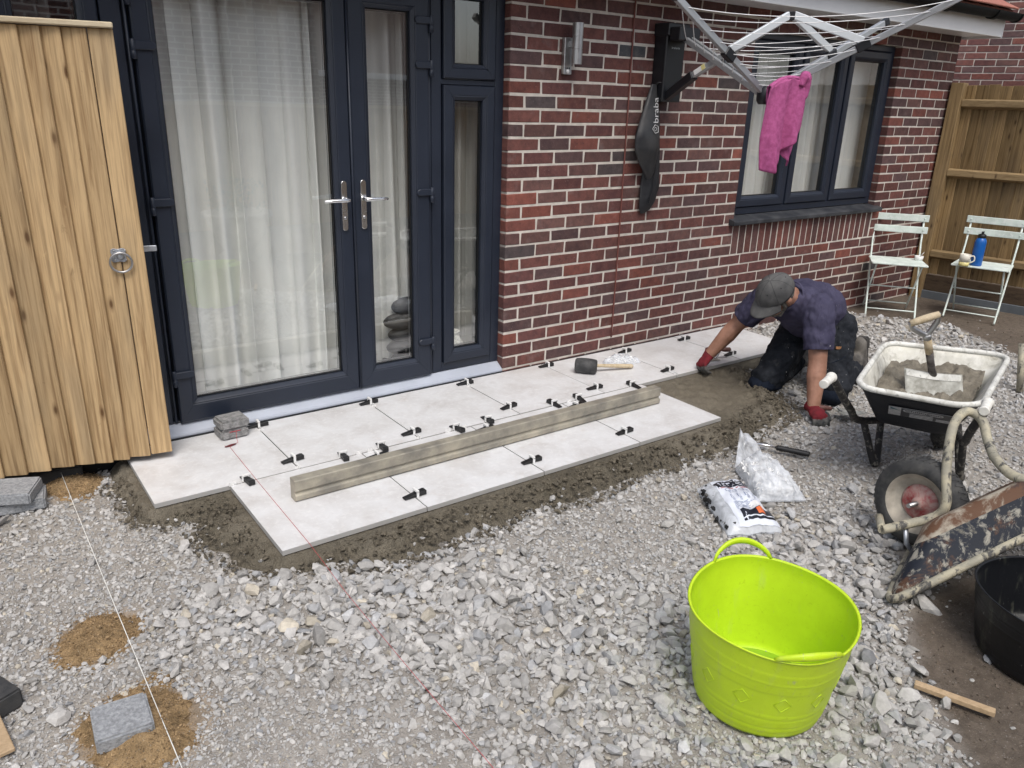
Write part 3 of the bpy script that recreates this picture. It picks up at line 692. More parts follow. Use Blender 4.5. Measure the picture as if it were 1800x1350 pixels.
def npmesh(name, V, F, mats, smooth=True, col=None, parent=None):
    me = bpy.data.meshes.new(name); k = F.shape[1]
    me.vertices.add(len(V)); me.vertices.foreach_set('co', np.asarray(V, np.float32).ravel())
    me.loops.add(F.size); me.loops.foreach_set('vertex_index', F.astype(np.int32).ravel())
    me.polygons.add(len(F)); me.polygons.foreach_set('loop_start', np.arange(0, F.size, k, dtype=np.int32)); me.polygons.foreach_set('loop_total', np.full(len(F), k, np.int32))
    me.polygons.foreach_set('use_smooth', np.full(len(F), smooth, bool))
    for m in (mats if isinstance(mats, (list, tuple)) else [mats]): me.materials.append(MAT[m])
    if col is not None:
        at = me.attributes.new('col', 'FLOAT_COLOR', 'POINT'); c = np.ones((len(V), 4), np.float32); c[:, :3] = col; at.data.foreach_set('color', c.ravel())
    me.update(); me.validate(); o = bpy.data.objects.new(name, me); COL.objects.link(o)
    if parent is not None: o.parent = parent
    WLOC[o.name] = Vector(); return o
def groundmat(name, bumpk=0.6, sc=60):
    t = NT(name); v = t.coord('Object'); base = t.n('ShaderNodeAttribute', attribute_name='col').outputs['Color']
    f = t.noise(v, 26, 6, 0.7); c = t.mix(1.0, base, t.ramp(f, [(0.3, (0.70,)*3), (0.7, (1.28,)*3)]), 'MULTIPLY')
    sp = t.noise(v, 190, 2, 0.5); c = t.mix(t.ramp(sp, [(0.64, (0, 0, 0)), (0.74, (0.5,)*3)]), c, (0.42, 0.40, 0.37))
    dk = t.noise(v, 110, 3, 0.6); c = t.mix(t.ramp(dk, [(0.60, (0, 0, 0)), (0.72, (0.45,)*3)]), c, (0.06, 0.05, 0.042))
    n = t.bump(t.math('ADD', t.noise(v, sc, 5, 0.7), sp), bumpk, 0.008)
    t.bsdf(c, 0.93, 0, 0.15, n); return t.m
MAT['ground'] = groundmat('ground_dust')
dG = distpoly(X, Y, GRAVEL) + 0.16*(fbm(X, Y, 5, 4, 21)-0.5); k = np.clip(dG/0.10+0.5, 0, 1)[..., None]
dust = np.array([0.315, 0.294, 0.268]); soil = np.array([0.130, 0.106, 0.085])
lite = (0.82+0.4*fbm(X, Y, 3.0, 4, 33))[..., None]
colg = (dust*(1-k)+soil*k)*lite
for (sx, sy), rr_, h_ in SANDS:
    q = np.clip(1.25-np.hypot(X-sx, Y-sy)/rr_, 0, 1)[..., None]; colg = colg*(1-q)+np.array([0.30, 0.20, 0.10])*q
ground = struct(npmesh('ground', np.stack([X, Y, Zg], -1).reshape(-1, 3), quads, 'ground', True, colg.reshape(-1, 3)))
ground['label'] = 'pale stony ground of the garden with bare soil by the fence'

# ---- porcelain paving, freshly laid
def tilemat():
    t = NT('porcelain_paving'); v = t.coord('Object', rnd=7.0)
    a = t.noise(v, 6, 6, 0.62, 0.4); c = t.ramp(a, [(0.28, (0.54, 0.525, 0.515)), (0.45, (0.62, 0.615, 0.615)), (0.62, (0.69, 0.695, 0.705)), (0.8, (0.58, 0.572, 0.568))])
    b = t.noise(v, 42, 4, 0.7); c = t.mix(t.ramp(b, [(0.5, (0, 0, 0)), (0.72, (0.5,)*3)]), c, (0.80, 0.80, 0.80))
    d = t.noise(v, 13, 5, 0.7); c = t.mix(t.ramp(d, [(0.58, (0, 0, 0)), (0.72, (0.22,)*3)]), c, (0.50, 0.42, 0.36))
    e = t.noise(v, 1.6, 3, 0.6); c = t.mix(t.ramp(e, [(0.55, (0, 0, 0)), (0.75, (0.35,)*3)]), c, (0.50, 0.48, 0.455))
    t.bsdf(c, t.math('MULTIPLY_ADD', a, 0.2, 0.38), 0, 0.4, t.bump(t.math('ADD', b, t.noise(v, 160, 2)), 0.08, 0.002)); return t.m
MAT['tile'] = tilemat()
patio = struct(bpy.data.objects.new('patio_paving', None)); COL.objects.link(patio); WLOC[patio.name] = Vector(); patio['label'] = 'new pale porcelain paving along the house'
TZ = -0.010
ax = [-2.130, -1.527, -0.917, -0.313, 0.288, 0.882, 1.485, 2.086]; bx = [-1.832, -1.228, -0.626, -0.030, 0.570]
MAT['tile_body'] = basic('porcelain_edge', (0.40, 0.395, 0.385), rough=0.75, var=0.06)
def tile(x0, x1, y0, y1):
    m = MB(); dz = random.uniform(-.0006, .0006)
    m.box(x0+0.0024, x1-0.0024, y0+0.0024, y1-0.0024, TZ-0.020+dz, TZ-0.0012+dz, mi=1); m.box(x0+0.0032, x1-0.0032, y0+0.0032, y1-0.0032, TZ-0.0020+dz, TZ+dz)
    m.build('paving_tile', ['tile', 'tile_body'], patio)
for i in range(7): tile(ax[i], ax[i+1], -0.611, -0.016)
for i in range(4): tile(bx[i], bx[i+1], -1.222, -0.615)

# ---- mortar bed
def mortmat():
    t = NT('wet_mortar'); v = t.coord('Object'); base = t.n('ShaderNodeAttribute', attribute_name='col').outputs['Color']
    f = t.noise(v, 18, 6, 0.7); c = t.mix(1.0, base, t.ramp(f, [(0.3, (0.78,)*3), (0.7, (1.2,)*3)]), 'MULTIPLY')
    sp = t.noise(v, 170, 2); c = t.mix(t.ramp(sp, [(0.70, (0, 0, 0)), (0.78, (0.3,)*3)]), c, (0.30, 0.27, 0.22))
    n = t.bump(t.math('ADD', t.noise(v, 30, 6, 0.7), sp), 0.8, 0.014)
    t.bsdf(c, t.math('MULTIPLY_ADD', f, 0.3, 0.5), 0, 0.3, n); return t.m
MAT['mortar_wet'] = mortmat()
hx = np.arange(-2.40, 2.12, 0.0095); hy = np.arange(-1.62, 0.0, 0.0095); X, Y = np.meshgrid(hx, hy)
dM = distpoly(X, Y, MORT) + 0.07*(fbm(X, Y, 7, 4, 41)-0.5) + 0.03*(fbm(X, Y, 30, 2, 43)-0.5)
dT = distpoly(X, Y, TILES)
lump = fbm(X, Y, 26, 5, 51, 0.62); big = fbm(X, Y, 7, 3, 57); ridg = 1-np.abs(2*fbm(X, Y, 16, 3, 61)-1)
edge = np.clip(-dM/0.09, 0, 1)
Zm = GZ-0.02 + edge**0.7*(0.040 + 0.022*big) + edge*(0.115*(lump-0.5) + 0.030*(ridg-0.5))
open_ = inpoly(X, Y, [(0.60, -0.64), (0.60, -1.20), (1.02, -1.22), (1.38, -0.66)])
sm = np.clip(-distpoly(X, Y, [(0.60, -0.64), (0.60, -1.22), (1.02, -1.22), (1.38, -0.64)])/0.10, 0, 1)
sweep = 0.010*np.sin((X*0.75+Y*0.66)*62+4*fbm(X, Y, 5, 3, 71))*np.clip(fbm(X, Y, 4, 2, 73)*2.2-0.8, 0, 1)
Zs = -0.052 + 0.020*(fbm(X, Y, 6, 3, 75)-0.5) + sweep + 0.022*(fbm(X, Y, 40, 3, 77)-0.5)
Zm = Zm*(1-sm)+Zs*sm
under = np.clip(-dT/0.03, 0, 1); near = np.clip(1-dT/0.10, 0, 1)*(dT > 0)
Zm = np.where(dT <= 0, np.minimum(TZ-0.0215, Zm*0+TZ-0.0215-0.004*(1-under)), Zm)
Zm = np.where((dT > 0) & (dM < 0), np.minimum(Zm + near*0.018, TZ-0.010 + 0.016*(lump-0.55)-0.014*near), Zm)
Zm = np.where(dM > 0, GZ-0.05, Zm)
wet = np.clip(fbm(X, Y, 3.2, 4, 81)*1.5-0.25, 0, 1)[..., None]
cm = np.array([0.112, 0.097, 0.071])*(1-wet)+np.array([0.210, 0.186, 0.145])*wet
cm = cm*(1-sm[..., None]*0.5)+np.array([0.19, 0.166, 0.125])*sm[..., None]*0.5
keepv = (dM < 0.03); ny, nx = X.shape; idx = np.arange(nx*ny).reshape(ny, nx)
q4 = np.stack([idx[:-1, :-1], idx[:-1, 1:], idx[1:, 1:], idx[1:, :-1]], -1).reshape(-1, 4); kv = keepv.ravel(); deep = (dT < -0.05).ravel()
q4 = q4[kv[q4].all(1) & ~deep[q4].all(1)]; used = np.unique(q4); re = -np.ones(nx*ny, int); re[used] = np.arange(len(used))
mort = npmesh('mortar_bed', np.stack([X, Y, Zm], -1).reshape(-1, 3)[used], re[q4], 'mortar_wet', True, cm.reshape(-1, 3)[used])
tag(mort, 'rough damp mortar bed squeezed out around the new paving', 'mortar', kind='stuff')
# full bed below the tiles
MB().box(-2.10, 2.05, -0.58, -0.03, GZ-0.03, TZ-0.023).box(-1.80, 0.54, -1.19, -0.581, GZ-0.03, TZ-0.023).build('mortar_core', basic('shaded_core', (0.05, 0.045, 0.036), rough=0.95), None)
struct(bpy.data.objects['mortar_core'])

# ---- stone library
def hull(npts, flat, seed):
    r_ = np.random.default_rng(seed); p = r_.normal(size=(npts, 3)); p /= np.linalg.norm(p, axis=1)[:, None]; p *= r_.uniform(0.72, 1.0, (npts, 1)); p *= np.array([1.0, r_.uniform(0.6, 0.9), flat])
    bm = bmesh.new()
    for q in p: bm.verts.new(q)
    res = bmesh.ops.convex_hull(bm, input=bm.verts); bad = [e for e in res['geom_interior'] if isinstance(e, bmesh.types.BMVert)]
    bmesh.ops.delete(bm, geom=bad, context='VERTS'); bmesh.ops.triangulate(bm, faces=bm.faces); bm.verts.index_update()
    V = np.array([v.co[:] for v in bm.verts]); F = np.array([[v.index for v in f.verts] for f in bm.faces]); bm.free()
    V /= (np.abs(V[:, :2]).max()); return V, F
LIB = [hull(19, rng.uniform(0.38, 0.7), 100+i) for i in range(40)]; LIBS = [hull(8, rng.uniform(0.4, 0.7), 300+i) for i in range(16)]
def scatter(x, y, z, r, lib, col, tilt=0.35):
    n = len(x); which = rng.integers(0, len(lib), n); VV, FF, CC = [], [], []; off = 0
    yaw = rng.uniform(0, 6.283, n); ta = rng.normal(0, tilt, n); tb = rng.normal(0, tilt, n)
    for k_ in range(len(lib)):
        s_ = np.nonzero(which == k_)[0]
        if not len(s_): continue
        V, F = lib[k_]; m_ = len(s_)
        P = V[None]*r[s_][:, None, None]*np.stack([np.ones(m_), rng.uniform(0.75, 1.15, m_), rng.uniform(0.75, 1.2, m_)], -1)[:, None, :]
        def rot(P, a, i, j):
            c, s2 = np.cos(a)[:, None], np.sin(a)[:, None]; A = P[..., i]*c-P[..., j]*s2; B = P[..., i]*s2+P[..., j]*c; P = P.copy(); P[..., i] = A; P[..., j] = B; return P
        P = rot(P, ta[s_], 1, 2); P = rot(P, tb[s_], 0, 2); P = rot(P, yaw[s_], 0, 1)
        P = P+np.stack([x[s_], y[s_], z[s_]], -1)[:, None, :]
        VV.append(P.reshape(-1, 3)); FF.append((F[None]+(np.arange(m_)*len(V))[:, None, None]+off).reshape(-1, 3)); CC.append(np.repeat(col[s_], len(V), 0)); off += m_*len(V)
    return np.concatenate(VV), np.concatenate(FF), np.concatenate(CC)
def stonemat():
    t = NT('crushed_limestone'); v = t.coord('Object'); base = t.n('ShaderNodeAttribute', attribute_name='col').outputs['Color']
    f = t.noise(v, 70, 5, 0.65); c = t.mix(1.0, base, t.ramp(f, [(0.3, (0.84,)*3), (0.7, (1.14,)*3)]), 'MULTIPLY')
    g_ = t.noise(v, 24, 3, 0.6); c = t.mix(t.ramp(g_, [(0.55, (0, 0, 0)), (0.75, (0.3,)*3)]), c, (0.40, 0.385, 0.36))
    t.bsdf(c, 0.88, 0, 0.25, t.bump(t.noise(v, 240, 4, 0.7), 0.3, 0.003)); return t.m
MAT['stone'] = stonemat()
def frust(x, y, z=GZ, m=140):
    d = np.stack([x-CAM.x, y-CAM.y, np.full_like(x, z)-CAM.z], -1); zc = d@np.array(CF); px = 900+FPX*(d@np.array(CR))/zc; py = 675-FPX*(d@np.array(CU))/zc
    return (px > -m) & (px < 1800+m) & (py > 380) & (py < 1350+m*1.4) & (zc > 0.3)
# zones of coarser / finer stone: centre, radius, size factor
ZN = [((-1.55, -1.85), 0.45, 1.45), ((-1.35, -2.3), 0.45, 1.38), ((-2.05, -1.35), 0.32, 1.5), ((-1.75, -1.55), 0.30, 1.35), ((-0.75, -2.3), 0.45, 1.35), ((-0.35, -2.35), 0.35, 1.35), ((0.05, -2.30), 0.35, 1.4), ((-0.55, -2.85), 0.25, 1.5), ((-1.2, -1.62), 0.25, 1.2),
      ((-2.55, -1.9), 0.55, 0.70), ((-2.1, -2.15), 0.30, 0.70), ((-2.5, -1.0), 0.45, 0.75), ((-2.35, -0.6), 0.35, 0.8), ((-0.65, -1.75), 0.30, 0.62), ((0.3, -1.7), 0.35, 0.7), ((1.4, -1.9), 0.6, 0.7), ((2.4, -1.6), 0.9, 0.85), ((3.2, -0.8), 0.6, 1.2)]
def zonef(x, y):
    s_ = np.ones_like(x)
    for (cx, cy), r_, k_ in ZN: s_ = s_*np.exp(np.log(k_)*np.exp(-((x-cx)**2+(y-cy)**2)/(r_*r_)))
    return s_
def stone_cols(n, dark=0.06, warm=0.03):
    l = rng.normal(0.415, 0.060, n).clip(0.24, 0.58); c = np.stack([l*1.025, l, l*0.965], -1); t_ = rng.uniform(0, 1, n)
    c[t_ < dark] *= np.array([0.70, 0.73, 0.78]); w_ = t_ > 1-warm; c[w_] *= np.array([1.10, 1.03, 0.89]); b_ = (t_ > 0.3) & (t_ < 0.40); c[b_] *= np.array([0.95, 0.98, 1.03]); return c
def field(N, rfun, mask_extra=None, box=(-3.2, 4.1, -3.55, 0.0)):
    x = rng.uniform(box[0], box[1], N); y = rng.uniform(box[2], box[3], N)
    k_ = frust(x, y) & (distpoly(x, y, GRAVEL)+0.10*(fbm(x, y, 5, 3, 21)-0.5)+0.05*rng.normal(size=N)*0.4 < 0.0)
    dm = distpoly(x, y, MORT)+0.10*(fbm(x, y, 7, 4, 41)-0.5); k_ &= (dm > -0.012) & (distpoly(x, y, TILES) > 0.02)
    for (sx, sy), rr_, h_ in SANDS: k_ &= (np.hypot(x-sx, y-sy)+0.06*(fbm(x, y, 12, 3, 90)-0.5) > rr_*0.80) | (rng.uniform(0, 1, N) < 0.03)
    if mask_extra is not None: k_ &= mask_extra(x, y)
    return x[k_], y[k_]
def dist_cam(x, y): return np.hypot(x-CAM.x, y-CAM.y)
VS, FS, CS = [], [], []; off = 0
def put(x, y, r, lib, sink, tilt=0.35, lift=0.0, dark=0.06, warm=0.03):
    global off
    z = ground_z(x, y)+r*sink+lift; V, F, C = scatter(x, y, z, r, lib, stone_cols(len(x), dark, warm), tilt); VS.append(V); FS.append(F+off); CS.append(C); off += len(V)
# medium layer
dens = 7000
x, y = field(int(dens*7.3*3.5), None); p_ = np.clip(2.4/dist_cam(x, y), 0.22, 1.0)**1.5; s_ = rng.uniform(0, 1, len(x)) < p_; x, y = x[s_], y[s_]
zf = zonef(x, y); dc = dist_cam(x, y); s_ = rng.uniform(0, 1, len(x)) < np.clip(0.35/np.maximum(zf, 0.5)**2+0.35, 0, 1); x, y, zf, dc = x[s_], y[s_], zf[s_], dc[s_]
r = 0.0084*np.exp(rng.normal(0, 0.36, len(x)))*zf*np.clip(0.72+0.12*dc, 0.9, 1.4); put(x, y, np.clip(r, 0.004, 0.03), LIB, 0.32, 0.42)
# coarse stones on top
x, y = field(int(950*7.3*3.5), None); zf = zonef(x, y); s_ = rng.uniform(0, 1, len(x)) < np.clip((zf-0.72)*0.62, 0.03, 0.8); x, y, zf = x[s_], y[s_], zf[s_]
r = 0.0142*np.exp(rng.normal(0, 0.42, len(x)))*np.clip(zf, 0.7, 1.6)**0.8; put(x, y, np.clip(r, 0.008, 0.036), LIB, 0.62, 0.38)
# fine grit near the camera
x, y = field(int(9500*4.2*3.5), None, box=(-3.2, 1.0, -3.55, 0.0)); s_ = rng.uniform(0, 1, len(x)) < np.clip(2.2/dist_cam(x, y), 0, 1)**2.5*np.clip(1.15-0.35*zonef(x, y), 0.2, 0.9); x, y = x[s_], y[s_]
r = 0.0038*np.exp(rng.normal(0, 0.28, len(x))); put(x, y, r, LIBS, 0.25, 0.5)
# loose stones on the soil and along its edge
x = rng.uniform(-1.2, 4.4, 2600); y = rng.uniform(-3.6, -0.1, 2600); d_ = distpoly(x, y, GRAVEL); s_ = (d_ > 0) & (rng.uniform(0, 1, 2600) < np.exp(-d_/0.10)*0.5+0.05) & frust(x, y); x, y = x[s_], y[s_]
put(x, y, 0.010*np.exp(rng.normal(0, 0.45, len(x))), LIB, 0.2)
# crumbs of soil and grit on the bare earth
x = rng.uniform(-1.0, 4.6, 90000); y = rng.uniform(-3.7, -0.05, 90000); d_ = distpoly(x, y, GRAVEL); s_ = (d_ > -0.02) & frust(x, y) & (rng.uniform(0, 1, 90000) < np.clip(2.6/dist_cam(x, y), 0, 1)**2*0.8*np.clip(fbm(x, y, 6, 3, 131)*2-0.4, 0.05, 1)); x, y = x[s_], y[s_]
r = 0.0030*np.exp(rng.normal(0, 0.55, len(x))).clip(0.4, 3.0); V, F, C = scatter(x, y, ground_z(x, y)+r*0.3, r, LIBS, np.array([[0.125, 0.10, 0.079]])*rng.uniform(0.6, 1.5, (len(x), 1)), 0.5); VS.append(V); FS.append(F+off); CS.append(C); off += len(V)
# a few stones bedded in the mortar's skirt
x = rng.uniform(-2.2, 1.4, 700); y = rng.uniform(-1.5, -0.3, 700); d_ = distpoly(x, y, MORT); s_ = (d_ > -0.13) & (d_ < 0.0) & (distpoly(x, y, TILES) > 0.04); x, y = x[s_][:60], y[s_][:60]
put(x, y, 0.010*np.exp(rng.normal(0, 0.3, len(x))), LIB, 0.3, lift=0.028)
gravel = npmesh('gravel', np.concatenate(VS), np.concatenate(FS), 'stone', False, np.concatenate(CS))
tag(gravel, 'pale grey crushed limestone spread over the garden in front of the paving', 'gravel', kind='stuff')
# mortar crumbs along the skirt
n = 26000; x = rng.uniform(-2.35, 1.6, n); y = rng.uniform(-1.58, -0.2, n); d_ = distpoly(x, y, MORT)+0.10*(fbm(x, y, 7, 4, 41)-0.5); s_ = (d_ > -0.17) & (d_ < 0.06) & (distpoly(x, y, TILES) > 0.035); x, y, d_ = x[s_], y[s_], d_[s_]
r = 0.0052*np.exp(rng.normal(0, 0.55, len(x))).clip(0.3, 3.2); z = GZ+0.008+np.clip(-d_/0.09, 0, 1)**0.7*0.045
V, F, C = scatter(x, y, z, r, LIB, np.tile(np.array([[0.140, 0.121, 0.091]]), (len(x), 1))*rng.uniform(0.75, 1.35, (len(x), 1)), 0.5)
tag(npmesh('mortar_crumbs', V, F, 'mortar_wet', False, C), 'dark crumbs of mortar scattered along the edge of the bed', 'mortar', kind='stuff')
# ---- sand patches
MAT['sand'] = groundmat('building_sand', 0.9, 130)
LBS = ['flat patch of orange building sand beside the white string', 'heap of orange building sand under the single grey block', 'orange building sand spilled below the timber gate']
for i, ((sx, sy), rr_, h_) in enumerate(SANDS):
    g_ = np.arange(-1.5*rr_, 1.5*rr_, 0.006); X, Y = np.meshgrid(g_+sx, g_+sy); d_ = np.hypot((X-sx)*(1.15 if i else 1.0), (Y-sy)*(1.0 if i != 2 else 0.8))/rr_ + 0.95*(fbm(X, Y, 9, 5, 95+i)-0.5)
    Zs = GZ-0.022 + h_*np.clip(1.15-d_, 0, 1)**0.7 + 0.012*(fbm(X, Y, 60, 3, 99)-0.5) + 0.02*np.clip(1.15-d_, 0, 1)
    c_ = np.stack([0.33+0*X, 0.228+0*X, 0.122+0*X], -1)*(0.5+0.9*fbm(X, Y, 22, 5, 104+i))[..., None]; ny, nx = X.shape; idx = np.arange(nx*ny).reshape(ny, nx)
    q4 = np.stack([idx[:-1, :-1], idx[:-1, 1:], idx[1:, 1:], idx[1:, :-1]], -1).reshape(-1, 4); kv = (d_ < 1.2).ravel(); q4 = q4[kv[q4].all(1)]; used = np.unique(q4); re = -np.ones(nx*ny, int); re[used] = np.arange(len(used))
    V1, F1, C1 = np.stack([X, Y, Zs], -1).reshape(-1, 3)[used], re[q4], c_.reshape(-1, 3)[used]; F1 = np.concatenate([F1[:, [0, 1, 2]], F1[:, [0, 2, 3]]])
    gi = rng.integers(0, len(V1), 5200); gp = V1[gi]; gr = 0.0019*np.exp(rng.normal(0, 0.5, len(gi))).clip(0.4, 3.2); Vg, Fg, Cg = scatter(gp[:, 0]+rng.normal(0, .012, len(gi)), gp[:, 1]+rng.normal(0, .012, len(gi)), gp[:, 2]+gr*0.4, gr, LIBS, np.array([[0.36, 0.25, 0.14]])*rng.uniform(0.55, 1.45, (len(gi), 1)), 0.5)
    tag(npmesh('sand', np.concatenate([V1, Vg]), np.concatenate([F1, Fg+len(V1)]), 'sand', False, np.concatenate([C1, Cg])), LBS[i], 'sand', kind='stuff')
# ================================================================== LEVELLING CLIPS
MAT['black_plastic'] = basic('black_plastic', (0.010, 0.010, 0.011), rough=0.45, var=0.2)
MAT['white_plastic'] = basic('white_plastic', (0.80, 0.80, 0.79), rough=0.35, var=0.05)
wb = MB(); wb.prism([(-0.052, 0.003), (0.050, 0.003), (0.050, 0.021), (0.040, 0.023), (-0.052, 0.0075)], -0.0135, 0.0135, xform((0, 0, 0), (1, 0, 0), (0, 0, 1), (0, -1, 0)))
for k in range(6): wb.box(-0.004+0.008*k, -0.001+0.008*k, -0.0130, 0.0130, 0.0145+0.0012*k, 0.0165+0.0012*k)
wobj = wb.build('wedge', 'black_plastic', None, bevel=0.0015); wmesh = wobj.data; bpy.data.objects.remove(wobj)
cb = MB()
for sx in (-1, 1): cb.box(-0.006, 0.005, sx*0.0170-0.0025, sx*0.0170+0.0025, 0.0002, 0.030)
cb.box(-0.006, 0.005, -0.0195, 0.0195, 0.0245, 0.034); cb.box(-0.001, 0.001, -0.0145, 0.0145, -0.02, 0.0025)
cobj = cb.build('clip', 'white_plastic', None, bevel=0.001); cmesh = cobj.data; bpy.data.objects.remove(cobj)
def clip(x, y, ang, label):
    t = thing('levelling_clip', label, 'levelling clip', (x, y, TZ), 'levelling wedges and clips on the new paving'); t.rotation_euler = (0, 0, ang)
    a = bpy.data.objects.new('wedge', wmesh); b = bpy.data.objects.new('clip', cmesh)
    for o in (a, b): COL.objects.link(o); o.parent = t
    a.location = (random.uniform(-.012, .012), 0, 0.0006); return t
ORD = ['first', 'second', 'third', 'fourth', 'fifth', 'sixth', 'seventh', 'eighth', 'ninth']
for i, (x, y) in enumerate([(-1.520, -0.060), (-0.917, -0.066), (-0.308, -0.080), (0.294, -0.073), (0.915, -0.110), (1.481, -0.110)]):
    clip(x, y, math.pi*(0 if i != 0 else 0)+random.uniform(-.12, .12), 'black wedge in white clip, house end of the %s cross joint from the stacked blocks' % ORD[i])
for i, (x, y) in enumerate([(-1.519, -0.525), (-0.918, -0.540), (-0.318, -0.513), (0.287, -0.534), (0.890, -0.525), (1.500, -0.516)]):
    clip(x, y, random.uniform(-.12, .12), 'black wedge in white clip, outer end of the %s wall-row cross joint from the blocks' % ORD[i])
for i, (x, y) in enumerate([(-1.757, -0.608), (-1.317, -0.610), (-1.121, -0.608), (-0.709, -0.611), (-0.516, -0.611), (-0.083, -0.612), (0.090, -0.612), (0.503, -0.612)]):
    clip(x, y, -math.pi/2+(math.pi if i > 4 else 0)+random.uniform(-.15, .15), 'black wedge across the long middle joint, %s along it from the gate' % ORD[i])
for i, (x, y) in enumerate([(-1.221, -1.115), (-0.616, -1.114), (-0.025, -1.097)]):
    clip(x, y, random.uniform(-.1, .1), 'black wedge in white clip in front of the straight edge, %s from the gate' % ORD[i])
for i, (x, y) in enumerate([(-1.190, -0.697), (-0.590, -0.700), (-0.005, -0.697)]):
    clip(x, y, random.uniform(-.1, .1), 'black wedge half hidden behind the straight edge, %s from the gate' % ORD[i])
sp = MB(); sp.box(-0.015, 0.015, -0.0016, 0.0016, -0.004, 0.014); sp.box(-0.0016, 0.0016, -0.012, 0.012, -0.004, 0.006)
sobj = sp.build('tile_spacer', 'white_plastic', None); smesh = sobj.data; bpy.data.objects.remove(sobj)
for x, y, a in [(-1.527, -0.600, 1.5), (-1.240, -0.613, 0), (-1.524, -0.107, 1.5), (-1.182, -0.613, 0.1), (-1.818, -0.612, 0), (-0.760, -0.613, 0), (-0.664, -0.613, 0.1), (-0.916, -0.600, 1.5), (0.885, -0.598, 1.5), (-0.915, -0.110, 1.5), (-0.311, -0.115, 1.5), (0.02, -0.613, 0)]:
    o = bpy.data.objects.new('tile_spacer', smesh); COL.objects.link(o); o.location = (x, y, TZ); o.rotation_euler = (0, 0, a)
    tag(o, 'small white plastic spacer pressed into a joint of the new paving', 'tile spacer', 'white tile spacers in the paving joints')

# ================================================================== BLOCKS
MAT['block'] = basic('concrete_block', (0.24, 0.25, 0.265), (0.37, 0.385, 0.405), rough=0.9, scale=95, bump=0.7, bscale=120, bdist=0.006)
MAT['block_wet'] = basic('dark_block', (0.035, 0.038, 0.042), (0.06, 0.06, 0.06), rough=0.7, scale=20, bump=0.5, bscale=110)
MAT['block_small'] = basic('small_grey_block', (0.19, 0.19, 0.19), (0.34, 0.335, 0.33), rough=0.92, scale=55, bump=0.9, bscale=150, bdist=0.006)
def block(cx, cy, z0, lx, ly, h, ang, mat, label, group=None, tilt=(0, 0), bev=0.006, seed=1):
    bm = bmesh.new(); bmesh.ops.create_cube(bm, size=1.0)
    for v in bm.verts: v.co = Vector((v.co.x*lx, v.co.y*ly, (v.co.z+0.5)*h))
    bmesh.ops.bevel(bm, geom=list(bm.edges), offset=bev, segments=2, affect='EDGES'); bmesh.ops.subdivide_edges(bm, edges=[e for e in bm.edges if e.calc_length() > 0.03], cuts=5, use_grid_fill=True)
    for v in bm.verts:
        q = v.co*45; v.co += v.co.normalized()*0.0016*mnoise.noise(Vector((q.x+seed*9, q.y, q.z)))
    me = bpy.data.meshes.new('paving_block'); bm.to_mesh(me); bm.free(); me.materials.append(MAT[mat]); me.polygons.foreach_set('use_smooth', [True]*len(me.polygons))
    try: me.set_sharp_from_angle(angle=R(35))
    except Exception: pass
    o = bpy.data.objects.new('paving_block', me); COL.objects.link(o); o.location = (cx, cy, z0); o.rotation_euler = (tilt[0], tilt[1], ang); return tag(o, label, 'paving block', group)
block(-2.468, -1.740, -0.072, 0.140, 0.150, 0.046, R(-3), 'block', 'single grey block on the sand heap at the end of the white string', tilt=(R(-2), R(2)), seed=2)
block(-2.552, -0.195, -0.078, 0.175, 0.150, 0.048, R(-8), 'block', 'lower grey block of the pair in front of the gate', seed=3)
block(-2.585, -0.200, -0.029, 0.190, 0.165, 0.048, R(-22), 'block', 'upper grey block of the pair lying in front of the gate', tilt=(0, R(1)), seed=4)
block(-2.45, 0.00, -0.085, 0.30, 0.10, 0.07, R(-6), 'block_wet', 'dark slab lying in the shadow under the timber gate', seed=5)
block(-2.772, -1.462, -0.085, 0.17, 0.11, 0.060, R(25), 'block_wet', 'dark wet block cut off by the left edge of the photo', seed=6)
block(-1.660, -0.092, TZ+0.0005, 0.132, 0.115, 0.047, R(2), 'block_small', 'lower of two small rough blocks stacked on the paving, red string round it', bev=0.009, seed=7)
block(-1.656, -0.090, TZ+0.0478, 0.138, 0.116, 0.047, R(4), 'block_small', 'upper of two small rough blocks stacked on the paving by the cill', bev=0.010, seed=8)
MAT['red_line'] = basic('red_line', (0.48, 0.045, 0.06), rough=0.6); MAT['white_line'] = basic('white_line', (0.80, 0.80, 0.76), rough=0.6)
m = MB(); xs = -1.655
m.tube([(xs, -0.152, 0.030), (xs, -0.1515, -0.006), (xs-0.01, -0.20, TZ+0.002), (xs-0.06, -0.22, TZ+0.002), (xs-0.075, -0.21, TZ+0.004), (xs-0.05, -0.228, TZ+0.0025), (-1.712, -0.236, TZ+0.002), (-1.722, -0.70, TZ+0.0022), (-1.730, -1.226, TZ+0.0025), (-1.731, -1.55, -0.036), (-1.731, -1.95, -0.046), (-1.731, -2.5, -0.050), (-1.731, -3.2, -0.052)], 0.0008, 5)
m.tube([(xs+0.02, -0.152, 0.031), (xs-0.0, -0.1525, 0.0315), (xs-0.03, -0.152, 0.031)], 0.0016, 5)
mesh_thing(m, 'string_line', 'red_line', 'red builder\'s string running from the small stacked blocks across the gravel', 'string')
m = MB(); m.ellips((-1.705, -0.218, TZ+0.004), (0.030, 0.008, 0.004), Matrix.Rotation(R(12), 3, 'Z')); mesh_thing(m, 'line_winder', basic('red_plastic', (0.11, 0.012, 0.015), rough=0.4), 'small dark red string winder lying in front of the stacked blocks', 'string winder')
m = MB(); m.tube([(-2.388, 0.02, -0.030), (-2.386, -0.4, -0.044), (-2.382, -1.2, -0.052), (-2.377, -1.95, -0.050), (-2.372, -3.0, -0.05)], 0.0014, 5)
mesh_thing(m, 'string_line', 'white_line', 'white builder\'s string running from under the gate past the single block', 'string')

